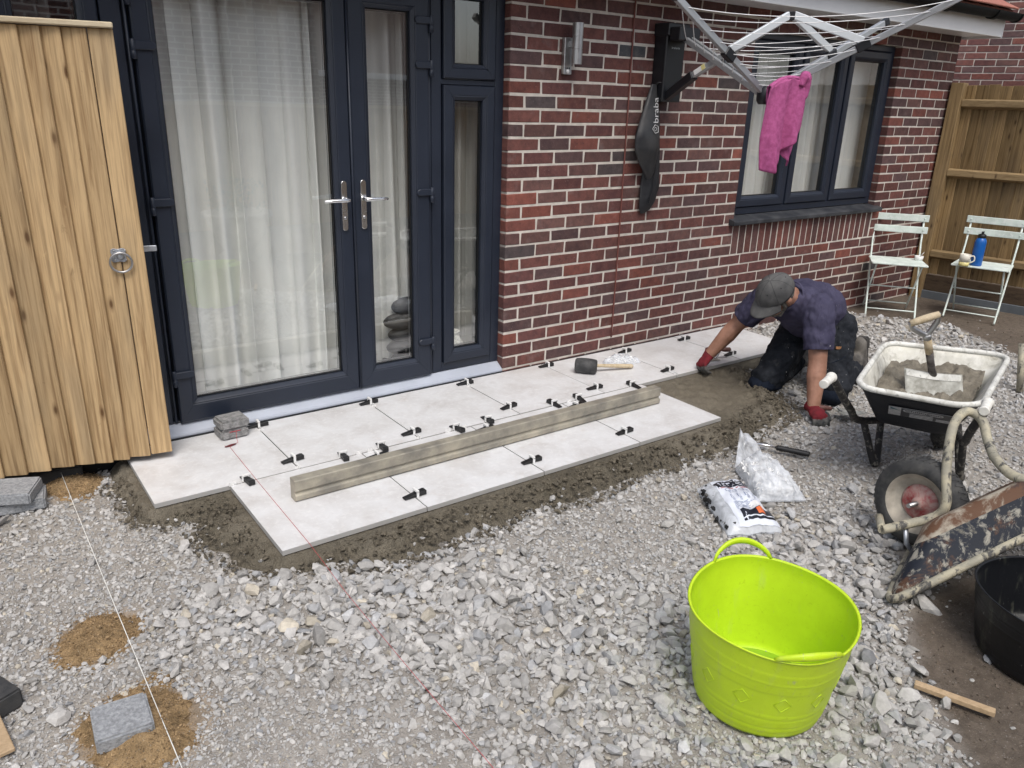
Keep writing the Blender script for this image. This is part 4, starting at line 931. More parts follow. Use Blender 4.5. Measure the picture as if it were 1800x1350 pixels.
# ================================================================== STRAIGHT EDGE
MAT['alu_dirty'] = basic('dirty_aluminium', (0.27, 0.255, 0.22), (0.47, 0.43, 0.345), rough=0.5, metal=0.35, scale=9, lo=0.35, hi=0.68, bump=0.25, bscale=60, detail=8)
m = MB(); pr = [(-0.905, TZ+0.001), (-0.865, TZ+0.001), (-0.865, TZ+0.004), (-0.872, TZ+0.034), (-0.865, TZ+0.040), (-0.865, TZ+0.092), (-0.868, TZ+0.095), (-0.903, TZ+0.095), (-0.906, TZ+0.092), (-0.906, TZ+0.040), (-0.897, TZ+0.034), (-0.905, TZ+0.004)]
pr = [(y, z) for y, z in pr]
pr = [(-0.895, TZ+0.001), (-0.850, TZ+0.001), (-0.850, TZ+0.093), (-0.853, TZ+0.096), (-0.900, TZ+0.096), (-0.903, TZ+0.092), (-0.903, TZ+0.050), (-0.893, TZ+0.042), (-0.893, TZ+0.036), (-0.904, TZ+0.028), (-0.904, TZ+0.008)]
m.prism(pr, -1.655, 0.430, xform((0, 0, 0), (0, 1, 0), (0, 0, 1), (1, 0, 0)))
mesh_thing(m, 'straight_edge', 'alu_dirty', 'long mortar-stained aluminium straight edge lying along the front row of paving', 'straight edge', bevel=0.0012)

# ================================================================== MALLET
MAT['rubber'] = basic('grey_black_rubber', (0.035, 0.036, 0.038), (0.11, 0.11, 0.11), rough=0.7, scale=16, lo=0.4, hi=0.75)
MAT['ash'] = wood('ash_handle', (0.44, 0.35, 0.22), (0.60, 0.50, 0.35), (0.4, 0.3, 0.18), grain=(26, 26, 26), var=0.05)
t = thing('mallet', 'black rubber mallet with a pale wooden handle lying on the paving', 'mallet', (0.45, -0.32, TZ))
hd = Vector((0.255, -0.075, 0)).normalized(); hc = Vector((0.420, -0.290, TZ+0.046)); hx = Vector((hd.y, -hd.x, 0))*1.0; hx = Vector((0.62, -0.70, -0.0)).normalized()
prof = [(0.0, -0.066), (0.036, -0.066), (0.043, -0.060), (0.047, -0.03), (0.048, 0.0), (0.047, 0.03), (0.043, 0.060), (0.036, 0.066), (0.0, 0.066)]
q, s_, u_ = frame3(hx); m = MB(); m.lathe(prof, 24, xform(hc, s_, u_, q)); m.build('head', 'rubber', t)
m = MB(); a = hc+hd*0.03; b = Vector((0.735, -0.375, TZ+0.016)); a.z = TZ+0.046; b2 = hc+hd*0.32; b2.z = TZ+0.017
m.tube([a, a.lerp(b2, 0.3), a.lerp(b2, 0.7), a.lerp(b2, 0.97), b2], [0.0115, 0.0125, 0.0155, 0.0165, 0.012], 12, flat=0.85); m.build('handle', 'ash', t)
# small bag of clips beside the mallet
def plastmat(name, col, alpha=0.45, rough=0.18):
    t = NT(name); v = t.coord('Object'); f = t.noise(v, 40, 5, 0.7, 0.6); g_ = t.noise(v, 14, 3, 0.6, 1.2); n = t.bump(t.math('ADD', f, g_), 0.4, 0.010)
    d = t.bsdf(col, rough, 0, 0.6, n); tr = t.n('ShaderNodeBsdfTransparent'); mx = t.n('ShaderNodeMixShader')
    t.l(t.ramp(g_, [(0.3, (max(0, alpha-0.15),)*3), (0.7, (min(1, alpha+0.2),)*3)]), mx.inputs[0]); t.l(tr.outputs[0], mx.inputs[1]); t.l(d.outputs[0], mx.inputs[2]); t.l(mx.outputs[0], t.out.inputs[0]); return t.m
MAT['clear_bag'] = plastmat('clear_polythene', (0.82, 0.86, 0.92), 0.46); MAT['milky_bag'] = plastmat('milky_polythene', (0.80, 0.84, 0.90), 0.62)
def pillow(m, quad, h, n=22, rough=0.012, seed=0, flat=0.35, base=None):
    "bag: top sheet bulging over a ground quad; quad = 4 corners (x, y, z) in order"
    A, B, C, D = [Vector(p) for p in quad]; base = -0.004
    def top(u, v):
        p = A*(1-u)*(1-v)+B*u*(1-v)+C*u*v+D*(1-u)*v
        e = max(0.0, (1-abs(2*u-1)**2.6)*(1-abs(2*v-1)**2.6))**flat
        k = mnoise.noise(Vector((u*5+seed, v*5, seed)))+0.6*mnoise.noise(Vector((u*13+seed, v*11, 3)))
        k2 = mnoise.noise(Vector((u*4+seed, v*4, 8)))*0.012*(1 if 0 < u < 1 or 0 < v < 1 else 0)
        return Vector((p.x+k2, p.y+k2*0.7, p.z+e*h*(0.85+0.15*k)+rough*k*e+0.002))
    m.grid(lambda u, v: top(u, v), n, n)
    m.grid(lambda u, v: Vector((top(u, v).x, top(u, v).y, (A*(1-u)*(1-v)+B*u*(1-v)+C*u*v+D*(1-u)*v).z+base)), n, n); return top
def bagpieces(par, quad, h, n, mat, size, seed, name):
    r_ = random.Random(seed); A, B, C, D = [Vector(p) for p in quad]; m = MB()
    for i in range(n):
        u, v = r_.uniform(0.10, 0.9), r_.uniform(0.10, 0.9); p = A*(1-u)*(1-v)+B*u*(1-v)+C*u*v+D*(1-u)*v; e = (1-abs(2*u-1)**2.6)*(1-abs(2*v-1)**2.6)
        M_ = Matrix.Translation((p.x, p.y, p.z+0.006+r_.uniform(0, 0.75)*h*e**0.5)) @ Matrix.Rotation(r_.uniform(0, 6.3), 4, 'Z') @ Matrix.Rotation(r_.uniform(-1.2, 1.2), 4, 'X') @ Matrix.Rotation(r_.uniform(-1.2, 1.2), 4, 'Y')
        a, b, c = size; m.box(-a, a, -b, b, -c, c, M_)
        if n < 400: m.box(-a*0.8, a*0.8, -c, c, -b, b, M_)
    return struct(m.build(name, mat, par), 'stuff')
t = thing('clip_bag', 'small crumpled plastic bag with white clips lying behind the mallet', 'plastic bag', (0.72, -0.25, TZ))
qd = [(0.63, -0.205, TZ+0.001), (0.83, -0.145, TZ+0.001), (0.86, -0.330, TZ+0.001), (0.66, -0.30, TZ+0.001)]; m = MB(); pillow(m, qd, 0.045, 18, seed=4); m.build('bag', 'clear_bag', t)
bagpieces(t, qd, 0.036, 90, 'white_plastic', (0.012, 0.010, 0.0015), 3, 'clips')

# ================================================================== BIG BAGS
t = thing('clip_bag', 'large clear plastic bag full of white clips lying on the gravel', 'plastic bag', (0.28, -1.72, GZ))
qd = [(0.225, -1.600, GZ+0.012), (0.46, -1.585, GZ+0.012), (0.245, -1.975, GZ+0.012), (0.055, -1.865, GZ+0.012)]; m = MB(); pillow(m, qd, 0.100, 30, rough=0.016, seed=7, flat=0.45)
def neck(u, v):
    a = Vector(qd[0])*(1-u)+Vector(qd[1])*u; b = Vector((0.40+0.03*u, -1.470+0.02*u, GZ+0.075+0.03*math.sin(6*u))); p = a.lerp(b, v); q_ = 1-0.55*v; c = a.lerp(Vector(qd[1])*0.5+Vector(qd[0])*0.5, 0)
    return Vector((p.x, p.y, p.z+0.045*math.sin(v*2.6)+0.012*mnoise.noise(Vector((u*7, v*5, 2)))+0.01))
m.grid(neck, 16, 10); m.build('bag', 'clear_bag', t, fixn=False)
bagpieces(t, qd, 0.080, 900, 'white_plastic', (0.016, 0.012, 0.0016), 5, 'clips')
t = thing('wedge_bag', 'white printed plastic bag of black wedges lying on the gravel', 'plastic bag', (-0.10, -1.87, GZ))
qd = [(-0.085, -1.640, GZ+0.012), (0.125, -1.700, GZ+0.012), (-0.075, -2.085, GZ+0.012), (-0.285, -1.985, GZ+0.012)]; m = MB(); top = pillow(m, qd, 0.070, 26, rough=0.006, seed=11, flat=0.40)
m.build('bag', 'milky_bag', t, fixn=False); bagpieces(t, [qd[0], Vector(qd[0]).lerp(Vector(qd[1]), 0.45), Vector(qd[3]).lerp(Vector(qd[2]), 0.45), qd[3]], 0.030, 90, 'black_plastic', (0.030, 0.008, 0.004), 9, 'wedges')
MAT['print_white'] = basic('print_white', (0.72, 0.76, 0.84), rough=0.35, var=0.05); MAT['print_black'] = basic('print_black', (0.012, 0.013, 0.022), rough=0.3, var=0.1)
MAT['print_grey'] = basic('print_grey', (0.20, 0.25, 0.38), rough=0.4); MAT['print_red'] = basic('print_red', (0.36, 0.04, 0.045), rough=0.4); MAT['print_orange'] = basic('print_orange', (0.72, 0.16, 0.05), rough=0.4)
def on(top, u, v, lift): p = top(u, v); e = 0.002; du = (top(u+e, v)-top(u-e, v)); dv = (top(u, v+e)-top(u, v-e)); n_ = du.cross(dv).normalized(); n_ = n_ if n_.z > 0 else -n_; return p+n_*lift
def patch(u0, u1, v0, v1, lift, mat, name, par, nu=14, nv=10, skew=0.0):
    m = MB(); m.grid(lambda a, b: on(top, u0+(u1-u0)*a, v0+(v1-v0)*b+skew*a, lift), nu, nv); return m.build(name, mat, par, fixn=False)
lab = patch(0.22, 0.985, 0.05, 0.97, 0.0015, 'print_white', 'printed_panel', t, 24, 24)
patch(0.26, 0.95, 0.130, 0.285, 0.0027, 'print_black', 'header_band', lab); patch(0.26, 0.95, 0.298, 0.312, 0.0027, 'print_red', 'red_band', lab, 14, 3)
def wrap_text(txt, u0, u1, v0, v1, mat, name, par, lift=0.0036, bold=0.0):
    vs_, fs = text_mesh(txt, 1.0, bold); xs = [p[0] for p in vs_]; x0, x1 = min(xs), max(xs); y1 = max(p[1] for p in vs_); m = MB()
    m.add([on(top, u0+(u1-u0)*(p[0]-x0)/(x1-x0), v1+(v0-v1)*p[1]/y1, lift) for p in vs_], fs); return m.build(name, mat, par, fixn=False)
wrap_text('NEMISER', 0.33, 0.90, 0.160, 0.258, 'print_white', 'lettering', lab)
m = MB()
for i in range(4):
    for j in range(2):
        u0, v0 = 0.33+0.145*i, 0.33+0.135*j
        for (a, b, c, d) in ((0.02, 0.10, 0.015, 0.022), (0.02, 0.10, 0.068, 0.075), (0.02, 0.03, 0.015, 0.075), (0.09, 0.10, 0.015, 0.075), (0.03, 0.09, 0.092, 0.098), (0.03, 0.08, 0.107, 0.112)):
            m.grid(lambda x, y, a=a, b=b, c=c, d=d: on(top, u0+a+(b-a)*x, v0+c+(d-c)*y, 0.0027), 3, 3)
for j in range(9): m.grid(lambda x, y, j=j: on(top, 0.34+(0.30+0.05*(j % 3))*x, 0.60+0.016*j+0.006*y, 0.0027), 6, 2)
m.build('instructions', 'print_grey', lab, fixn=False)
patch(0.36, 0.95, 0.76, 0.855, 0.0027, 'print_black', 'picture_panel', lab); patch(0.66, 0.80, 0.772, 0.842, 0.0036, 'print_orange', 'orange_mark', lab, 6, 5); patch(0.36, 0.95, 0.872, 0.905, 0.0027, 'print_black', 'footer_band', lab, 14, 4)
st = patch(0.60, 0.84, 0.655, 0.75, 0.0036, 'white_plastic', 'sticker', lab, 8, 6)
# ================================================================== HAMMER
t = thing('hammer', 'claw hammer with steel shaft and black ribbed grip behind the clear bag', 'hammer', (0.58, -1.56, GZ))
HZ = GZ+0.030; a = Vector((0.505, -1.438, HZ)); b = Vector((0.655, -1.712, HZ-0.004)); d = (b-a).normalized(); pz = Vector((d.y, -d.x, 0))
m = MB(); m.tube([a+d*0.01, a+d*0.16], 0.0065, 10); m.build('shaft', 'chrome', t)
m = MB(); P = []; rr = []
for k in range(27): P.append(a+d*(0.15+0.16*k/26)); rr.append((0.0150 if k % 2 else 0.0130) if 0 < k < 26 else 0.010)
m.tube(P, rr, 12); m.build('grip', 'black_plastic', t)
m = MB(); m.tube([a-pz*0.050, a-pz*0.046, a-pz*0.028, a+pz*0.0, a+pz*0.03, a+pz*0.055+Vector((0, 0, -0.012))], [0.0125, 0.014, 0.011, 0.0135, 0.010, 0.004], 10); m.build('head', 'steel', t)
# ================================================================== TROWELS
MAT['redwood'] = basic('worn_red_handle', (0.12, 0.045, 0.035), (0.20, 0.10, 0.085), rough=0.6, scale=30)
MAT['trowel_steel'] = basic('trowel_steel', (0.30, 0.30, 0.28), (0.55, 0.55, 0.50), rough=0.4, metal=0.6, scale=14)
MAT['trowel_dirty'] = basic('mortar_stained_steel', (0.24, 0.235, 0.20), (0.50, 0.50, 0.46), rough=0.75, metal=0.0, scale=18)
def trowel(label, base, tip, hnd, wid, zt, matb, nm='trowel'):
    "heel at base, tip of the blade, end of handle"
    base, tip, hnd = Vector(base), Vector(tip), Vector(hnd); t = thing(nm, label, 'trowel', (base.x, base.y, zt)); d = (tip-base).normalized(); s_ = Vector((d.y, -d.x, 0)).normalized(); L = (tip-base).length
    m = MB(); z_ = Vector((0, 0, 1)); P = [base-s_*wid*0.38, base-s_*wid*0.5+d*L*0.12, base-s_*wid*0.28+d*L*0.6, tip, base+s_*wid*0.28+d*L*0.6, base+s_*wid*0.5+d*L*0.12, base+s_*wid*0.38]
    vs_ = [p+z_*0.0015 for p in P]+[p-z_*0.0005 for p in P]; n = len(P); m.add(vs_, [tuple(range(n)), tuple(range(n, 2*n))[::-1]]+[(i, (i+1) % n, n+(i+1) % n, n+i) for i in range(n)]); m.build('blade', matb, t)
    hd_ = Vector((hnd.x-base.x, hnd.y-base.y, 0)).normalized(); k0 = base+d*L*0.12+z_*0.003; k1 = base+hd_*0.010+z_*0.02; k2 = Vector(hnd).lerp(base, 0.72); k2.z = hnd.z
    m = MB(); m.tube([k0, base+d*0.01+z_*0.006, base+hd_*0.012+z_*0.026, k2], [0.0055, 0.006, 0.005, 0.0045], 8); m.build('tang', 'steel', t)
    m = MB(); m.tube([k2.lerp(hnd, -0.02), k2.lerp(hnd, 0.10), k2.lerp(hnd, 0.14), k2.lerp(hnd, 0.5), k2.lerp(hnd, 0.9), hnd], [0.0105, 0.0115, 0.0135, 0.0160, 0.0150, 0.009], 12); m.build('handle', 'redwood', t)
trowel('small pointing trowel with a worn red handle lying on the paving by the glove', (1.348, -0.520, TZ+0.003), (1.235, -0.530, TZ+0.003), (1.430, -0.563, TZ+0.062), 0.085, TZ, 'trowel_steel')
trowel('brick trowel with a mortar-stained blade lying on the gravel beside the resting hand', (1.255, -1.475, GZ+0.045), (1.400, -1.565, GZ+0.035), (1.150, -1.375, GZ+0.06), 0.115, GZ, 'trowel_dirty', 'brick_trowel')

# ================================================================== STICKS
MAT['stick'] = wood('weathered_stick', (0.38, 0.27, 0.16), (0.52, 0.38, 0.24), (0.2, 0.12, 0.06), grain=(26, 26, 26))
m = MB(); a = Vector((-0.502, -2.866, -0.062)); b = Vector((-0.425, -3.062, -0.062)); q, s_, u_ = frame3(b-a); m.prism([(-0.012, -0.008), (0.012, -0.008), (0.012, 0.008), (-0.012, 0.008)], 0, (b-a).length, xform(a, s_, u_, q)); mesh_thing(m, 'wooden_stick', 'stick', 'short offcut of pale timber batten lying on the soil below the black tub', 'stick', bevel=0.0015)
m = MB(); m.box(-0.02, 0.02, -0.09, 0.09, 0, 0.012, Matrix.Translation((-2.742, -1.585, GZ+0.012)) @ Matrix.Rotation(R(8), 4, 'Z')); mesh_thing(m, 'wooden_stick', 'stick', 'pale timber offcut cut off by the left edge of the photo', 'stick', bevel=0.002)

# ================================================================== GREEN TUB
def tubmat(name, col, tr=0.15, rough=0.38):
    t = NT(name); v = t.coord('Object'); f = t.noise(v, 7, 5, 0.65); g_ = t.noise(v, 60, 3, 0.7, 1.5); s_ = t.noise(t.coord('Object', (3, 3, 0.7)), 9, 4, 0.6)
    c = t.ramp(f, [(0.3, mul(col, 0.9)), (0.7, mul(col, 1.06))]); c = t.mix(t.ramp(g_, [(0.60, (0, 0, 0)), (0.70, (0.30,)*3)]), c, mul(col, 0.6)); sc2 = t.noise(t.coord('Object', (1, 1, 0.25)), 26, 4, 0.75, 2.0); c = t.mix(t.ramp(sc2, [(0.64, (0, 0, 0)), (0.70, (0.45,)*3)]), c, (0.36, 0.36, 0.33)); c = t.mix(t.ramp(s_, [(0.58, (0, 0, 0)), (0.75, (0.16,)*3)]), c, (0.42, 0.44, 0.33))
    b = t.bsdf(c, t.math('MULTIPLY_ADD', f, 0.25, rough-0.1), 0, 0.4, t.bump(g_, 0.08, 0.003)); b.inputs['Subsurface Weight'].default_value = tr; b.inputs['Subsurface Radius'].default_value = (0.02, 0.02, 0.005); b.inputs['Subsurface Scale'].default_value = 0.3; return t.m
MAT['lime'] = tubmat('lime_rubber', (0.56, 0.76, 0.026)); MAT['black_tub'] = tubmat('black_rubber_tub', (0.0085, 0.0095, 0.012), 0.0, 0.4)
MAT['water'] = basic('water_skim', (0.26, 0.42, 0.03), rough=0.08, var=0.05)
def flexi(name, label, c, r0, r1, h, mat, ax_ang, tilt=(0, 0), dent=0.0, front_low=0.0, diamonds=True, water=None):
    t = thing(name, label, 'tub', c); ca, sa = math.cos(ax_ang), math.sin(ax_ang)
    def P(a, z, off=0.0):
        k = z/h; r_ = r0+(r1-r0)*k**0.85; r_ *= 1+off/r_; o = 1+0.035*k*math.cos(2*a)
        x, y = r_*o*math.cos(a), r_*(2-o)*math.sin(a); zz = z+k*k*(0.022*math.cos(2*a)*0.0+front_low*math.cos(a)); x += tilt[0]*k; y += tilt[1]*k
        if dent: x += dent*k*k*max(0, math.cos(a))*0.3
        return Vector((c[0]+x*ca-y*sa, c[1]+x*sa+y*ca, c[2]+zz))
    n = 72; th = 0.0038; zs = []; offs = []
    for k in range(46):
        z = h*k/45; f_ = z/h; rib = 0.0016*(math.sin(z*2*math.pi/0.0115) > 0.2) if (0.60 < f_ < 0.86 or 0.06 < f_ < 0.30) else 0
        zs.append(z); offs.append(rib)
    m = MB(); vs_ = []; rows = [(z, o) for z, o in zip(zs, offs)]+[(h+0.004, 0.0045), (h+0.006, 0.0), (h+0.002, -th-0.001)]+[(h*(1-k/8), -th) for k in range(8)]+[(0.009, -th-0.002)]
    for z, o in rows:
        for i in range(n): vs_.append(P(2*math.pi*i/n, z, o))
    fs = [(j*n+i, j*n+(i+1) % n, (j+1)*n+(i+1) % n, (j+1)*n+i) for j in range(len(rows)-1) for i in range(n)]; fs += [tuple(range(n))[::-1], tuple(range((len(rows)-1)*n, len(rows)*n))]
    m.add(vs_, fs, 0, True); body = m.build('body', mat, t)
    md = []
    for sgn, lean in (((0.0, 0.10), (math.pi, -0.75)) if diamonds else ()):
        m = MB(); path = []; w_ = 0.34
        for k in range(17):
            u = k/16; a = sgn+(u-0.5)*2*w_*1.25; s_ = math.sin(math.pi*u)**0.62; p = P(a, h, 0); out = (P(a, h, 0.02)-P(a, h, 0)).normalized(); path.append(p+Vector((0, 0, 1))*(0.048*s_*(1 if lean > -0.3 else 0.55)+0.002)+out*(0.012*s_ if lean > 0 else 0.004*s_))
        m.tube(path, [0.0045+0.0035*math.sin(math.pi*k/16) for k in range(17)], 8, flat=1.5); m.build('handle', mat, t)
    if diamonds:
        for a0 in np.arange(0.35, 6.28, 0.52):
            m = MB()
            D = [(0.075, 0), (0, 0.030), (-0.075, 0), (0, -0.030)]
            D = [(0.115, 0), (0, 0.026), (-0.115, 0), (0, -0.026)]
            m.tube([P(a0+dx, h*0.45+dz, 0.0004) for dx, dz in D], 0.0014, 4, closed=True); m.build('diamond_moulding', mat, body)
    if water:
        m = MB(); m.add([P(2*math.pi*i/n, water, -th-0.0005) for i in range(n)], [tuple(range(n))]); m.build('water', 'water', t)
    return t
flexi('green_tub', 'bright lime green flexible tub with two handles standing on the gravel', (-0.918, -2.612, GZ+0.010), 0.180, 0.225, 0.308, 'lime', R(62), tilt=(-0.012, 0.0), front_low=0.012, water=0.016)
flexi('black_tub', 'black rubber tub standing on the soil under the upturned wheelbarrow', (0.005, -3.035, GZ+0.003), 0.205, 0.238, 0.215, 'black_tub', R(110), diamonds=False)

# ================================================================== WHEELBARROWS
def paintmat(name, base, coats):
    t = NT(name); v = t.coord('Object'); c = base
    f0 = t.noise(v, 9, 5, 0.6); c = t.ramp(f0, [(0.3, mul(base, 0.8)), (0.7, mul(base, 1.2))])
    for i, (col, sc, lo, hi, amt) in enumerate(coats):
        f = t.noise(t.coord('Object', (1, 1, 1) if i % 2 == 0 else (1, 1, 0.45), 0), sc, 6, 0.68, 0.4); c = t.mix(t.ramp(f, [(lo, (0, 0, 0)), (hi, (amt,)*3)]), c, col)
    n = t.bump(t.noise(v, 60, 5, 0.7), 0.35, 0.004); t.bsdf(c, t.math('MULTIPLY_ADD', f0, 0.3, 0.5), 0, 0.35, n); return t.m
MAT['tray_in'] = paintmat('cement_coated_tray', (0.56, 0.55, 0.49), [((0.72, 0.71, 0.66), 14, 0.45, 0.62, 0.8), ((0.24, 0.22, 0.175), 13, 0.53, 0.64, 0.75)])
MAT['tray_rim'] = paintmat('cement_coated_rim', (0.66, 0.66, 0.62), [((0.16, 0.16, 0.155), 55, 0.58, 0.68, 0.7), ((0.42, 0.41, 0.36), 20, 0.5, 0.65, 0.7)])
MAT['tray_black'] = paintmat('black_tray', (0.010, 0.012, 0.018), [((0.10, 0.10, 0.095), 38, 0.62, 0.72, 0.6), ((0.05, 0.02, 0.012), 8, 0.60, 0.75, 0.6)])
MAT['frame_black'] = paintmat('black_frame', (0.028, 0.027, 0.028), [((0.26, 0.245, 0.21), 30, 0.53, 0.62, 0.7)])
MAT['frame_cream'] = paintmat('cement_splashed_frame', (0.34, 0.32, 0.255), [((0.50, 0.455, 0.33), 16, 0.45, 0.6, 0.8), ((0.05, 0.05, 0.055), 24, 0.53, 0.60, 0.9)])
MAT['tray_rust'] = paintmat('rusty_splashed_tray', (0.018, 0.022, 0.034), [((0.135, 0.068, 0.038), 5.5, 0.34, 0.46, 0.95), ((0.46, 0.42, 0.34), 11, 0.47, 0.60, 0.85), ((0.085, 0.035, 0.02), 26, 0.6, 0.7, 0.7)])
MAT['tray_blue'] = paintmat('dark_blue_tray_side', (0.014, 0.018, 0.028), [((0.11, 0.055, 0.032), 7, 0.55, 0.62, 0.9), ((0.42, 0.40, 0.34), 30, 0.52, 0.62, 0.8), ((0.40, 0.37, 0.29), 9, 0.60, 0.70, 0.75)])
MAT['tyre'] = basic('tyre_rubber', (0.032, 0.033, 0.035), (0.10, 0.098, 0.092), rough=0.8, scale=18, lo=0.4, hi=0.75, bump=0.2)
MAT['wheel_cream'] = basic('splashed_wheel', (0.34, 0.31, 0.26), (0.48, 0.44, 0.37), rough=0.8, scale=18)
MAT['wheel_red'] = paintmat('worn_red_hub', (0.36, 0.055, 0.06), [((0.46, 0.35, 0.31), 18, 0.38, 0.56, 0.8)])
MAT['grip_white'] = basic('white_grip', (0.72, 0.71, 0.66), rough=0.5, scale=30, var=0.12)
def loop_pts(q, rad, n=6):
    "rounded quad through 4 corners"
    P = [Vector(p) for p in q]; out = []
    for i in range(4):
        a, b, c = P[i-1], P[i], P[(i+1) % 4]; da = (a-b).normalized(); dc = (c-b).normalized(); s_, e = b+da*rad, b+dc*rad
        for k in range(n+1): u = k/n; out.append((1-u)**2*s_+2*u*(1-u)*b+u*u*e)
    return out
def tray(rim, bot, par, mat_in, mat_out, mat_rim, rr=0.010, wob=0.0, side_mat=None, names=('tray', 'rim')):
    L0 = loop_pts(rim, 0.10); L1 = loop_pts(bot, 0.09); n = len(L0); cen = sum(L1, Vector())/n
    if wob: L0 = [p+Vector((0, 0, wob*mnoise.noise(p*5))) for p in L0]
    rows = [[a.lerp(b, t_) for a, b in zip(L0, L1)] for t_ in (0, 0.15, 0.3, 0.45, 0.6, 0.75, 0.88, 1.0)]
    rows += [[p.lerp(cen, 0.08) + (p-L0[i])*0.045 for i, p in enumerate(L1)], [p.lerp(cen, 0.5)+(cen-sum(L0, Vector())/n)*0.05 for p in L1]]
    nn = (cen-sum(L0, Vector())/n).normalized(); m = MB(); vs_ = [p for r_ in rows for p in r_]+[cen+nn*0.012]; fs = [(j*n+i, j*n+(i+1) % n, (j+1)*n+(i+1) % n, (j+1)*n+i) for j in range(len(rows)-1) for i in range(n)]
    c_ = len(rows)*n; fs += [((len(rows)-1)*n+i, (len(rows)-1)*n+(i+1) % n, c_) for i in range(n)]
    m.add(vs_, fs, 0, True)
    for j in range(len(fs)): m.mi[j] = 2 if (side_mat and j//n < 5) else 0
    o = m.build(names[0], [mat_out, mat_in]+([side_mat] if side_mat else []), par)
    cn = (sum(L0, Vector())/n); md = o.modifiers.new('s', 'SOLIDIFY'); md.thickness = 0.0045; md.offset = 0.0; md.use_rim = True
    bake(o)
    # which shell faces the inside?
    me = o.data; off = WLOC[o.name]
    for p in me.polygons:
        q = p.center+off; inward = (cn+nn*0.10-q).dot(p.normal) > 0; p.material_index = 1 if inward else p.material_index
    m = MB(); m.tube(L0, rr, 8, closed=True); m.build(names[1], mat_rim, par); return o, L0, L1
def wheel(c, axis, r_, wdt, par, mats=('tyre', 'wheel_cream', 'wheel_red')):
    q, s_, u_ = frame3(axis); M_ = xform(c, s_, u_, q); m = MB(); pr = []
    for k in range(15): a = -math.pi*0.62+2*math.pi*0.62*k/14; pr.append((r_-wdt*0.5+wdt*0.5*math.cos(a), wdt*0.56*math.sin(a)))
    pr = [(r_*0.62, -wdt*0.36)]+pr+[(r_*0.62, wdt*0.36)]; m.lathe(pr, 40, M_, closed=True)
    for k in range(44):
        a = 2*math.pi*k/44
        for sg in (-1, 1):
            mm = M_ @ Matrix.Rotation(a+(0.07 if sg > 0 else 0), 4, 'Z') @ Matrix.Translation((r_-0.0062, 0, sg*wdt*0.17)) @ Matrix.Rotation(sg*0.45, 4, 'X') @ Matrix.Rotation(-sg*0.38, 4, 'Y'); m.box(-0.008, 0.0052, -0.0036, 0.0036, -wdt*0.17, wdt*0.17, mm)
    w_ = m.build('wheel', mats[0], par)
    m = MB(); m.lathe([(r_*0.66, -wdt*0.33), (r_*0.70, -wdt*0.52), (r_*0.66, -wdt*0.50), (r_*0.60, -wdt*0.30), (r_*0.52, -wdt*0.06), (r_*0.40, -wdt*0.02), (r_*0.40, wdt*0.02), (r_*0.52, wdt*0.06), (r_*0.60, wdt*0.30), (r_*0.66, wdt*0.50), (r_*0.70, wdt*0.52), (r_*0.66, wdt*0.33)], 40, M_, closed=True); m.build('wheel_rim', mats[1], w_)
    m = MB(); m.lathe([(0, -wdt*0.30), (r_*0.12, -wdt*0.30), (r_*0.14, -wdt*0.18), (r_*0.34, -wdt*0.12), (r_*0.40, -wdt*0.05), (r_*0.40, wdt*0.05), (r_*0.34, wdt*0.12), (r_*0.14, wdt*0.18), (r_*0.12, wdt*0.30), (0, wdt*0.30)], 28, M_); m.build('hub', mats[2], w_)
    m = MB(); m.tube([Vector(c)-q*wdt*1.0, Vector(c)+q*wdt*1.0], 0.009, 10); m.build('axle', 'steel', w_); return w_
def bez(P, n=8):
    "smooth path through points (Catmull-Rom)"
    P = [Vector(p) for p in P]; out = []
    for i in range(len(P)-1):
        a = P[max(i-1, 0)]; b = P[i]; c = P[i+1]; d = P[min(i+2, len(P)-1)]
        for k in range(n):
            u = k/n; out.append(0.5*((2*b)+(c-a)*u+(2*a-5*b+4*c-d)*u*u+(3*b-a-3*c+d)*u**3))
    return out+[P[-1]]
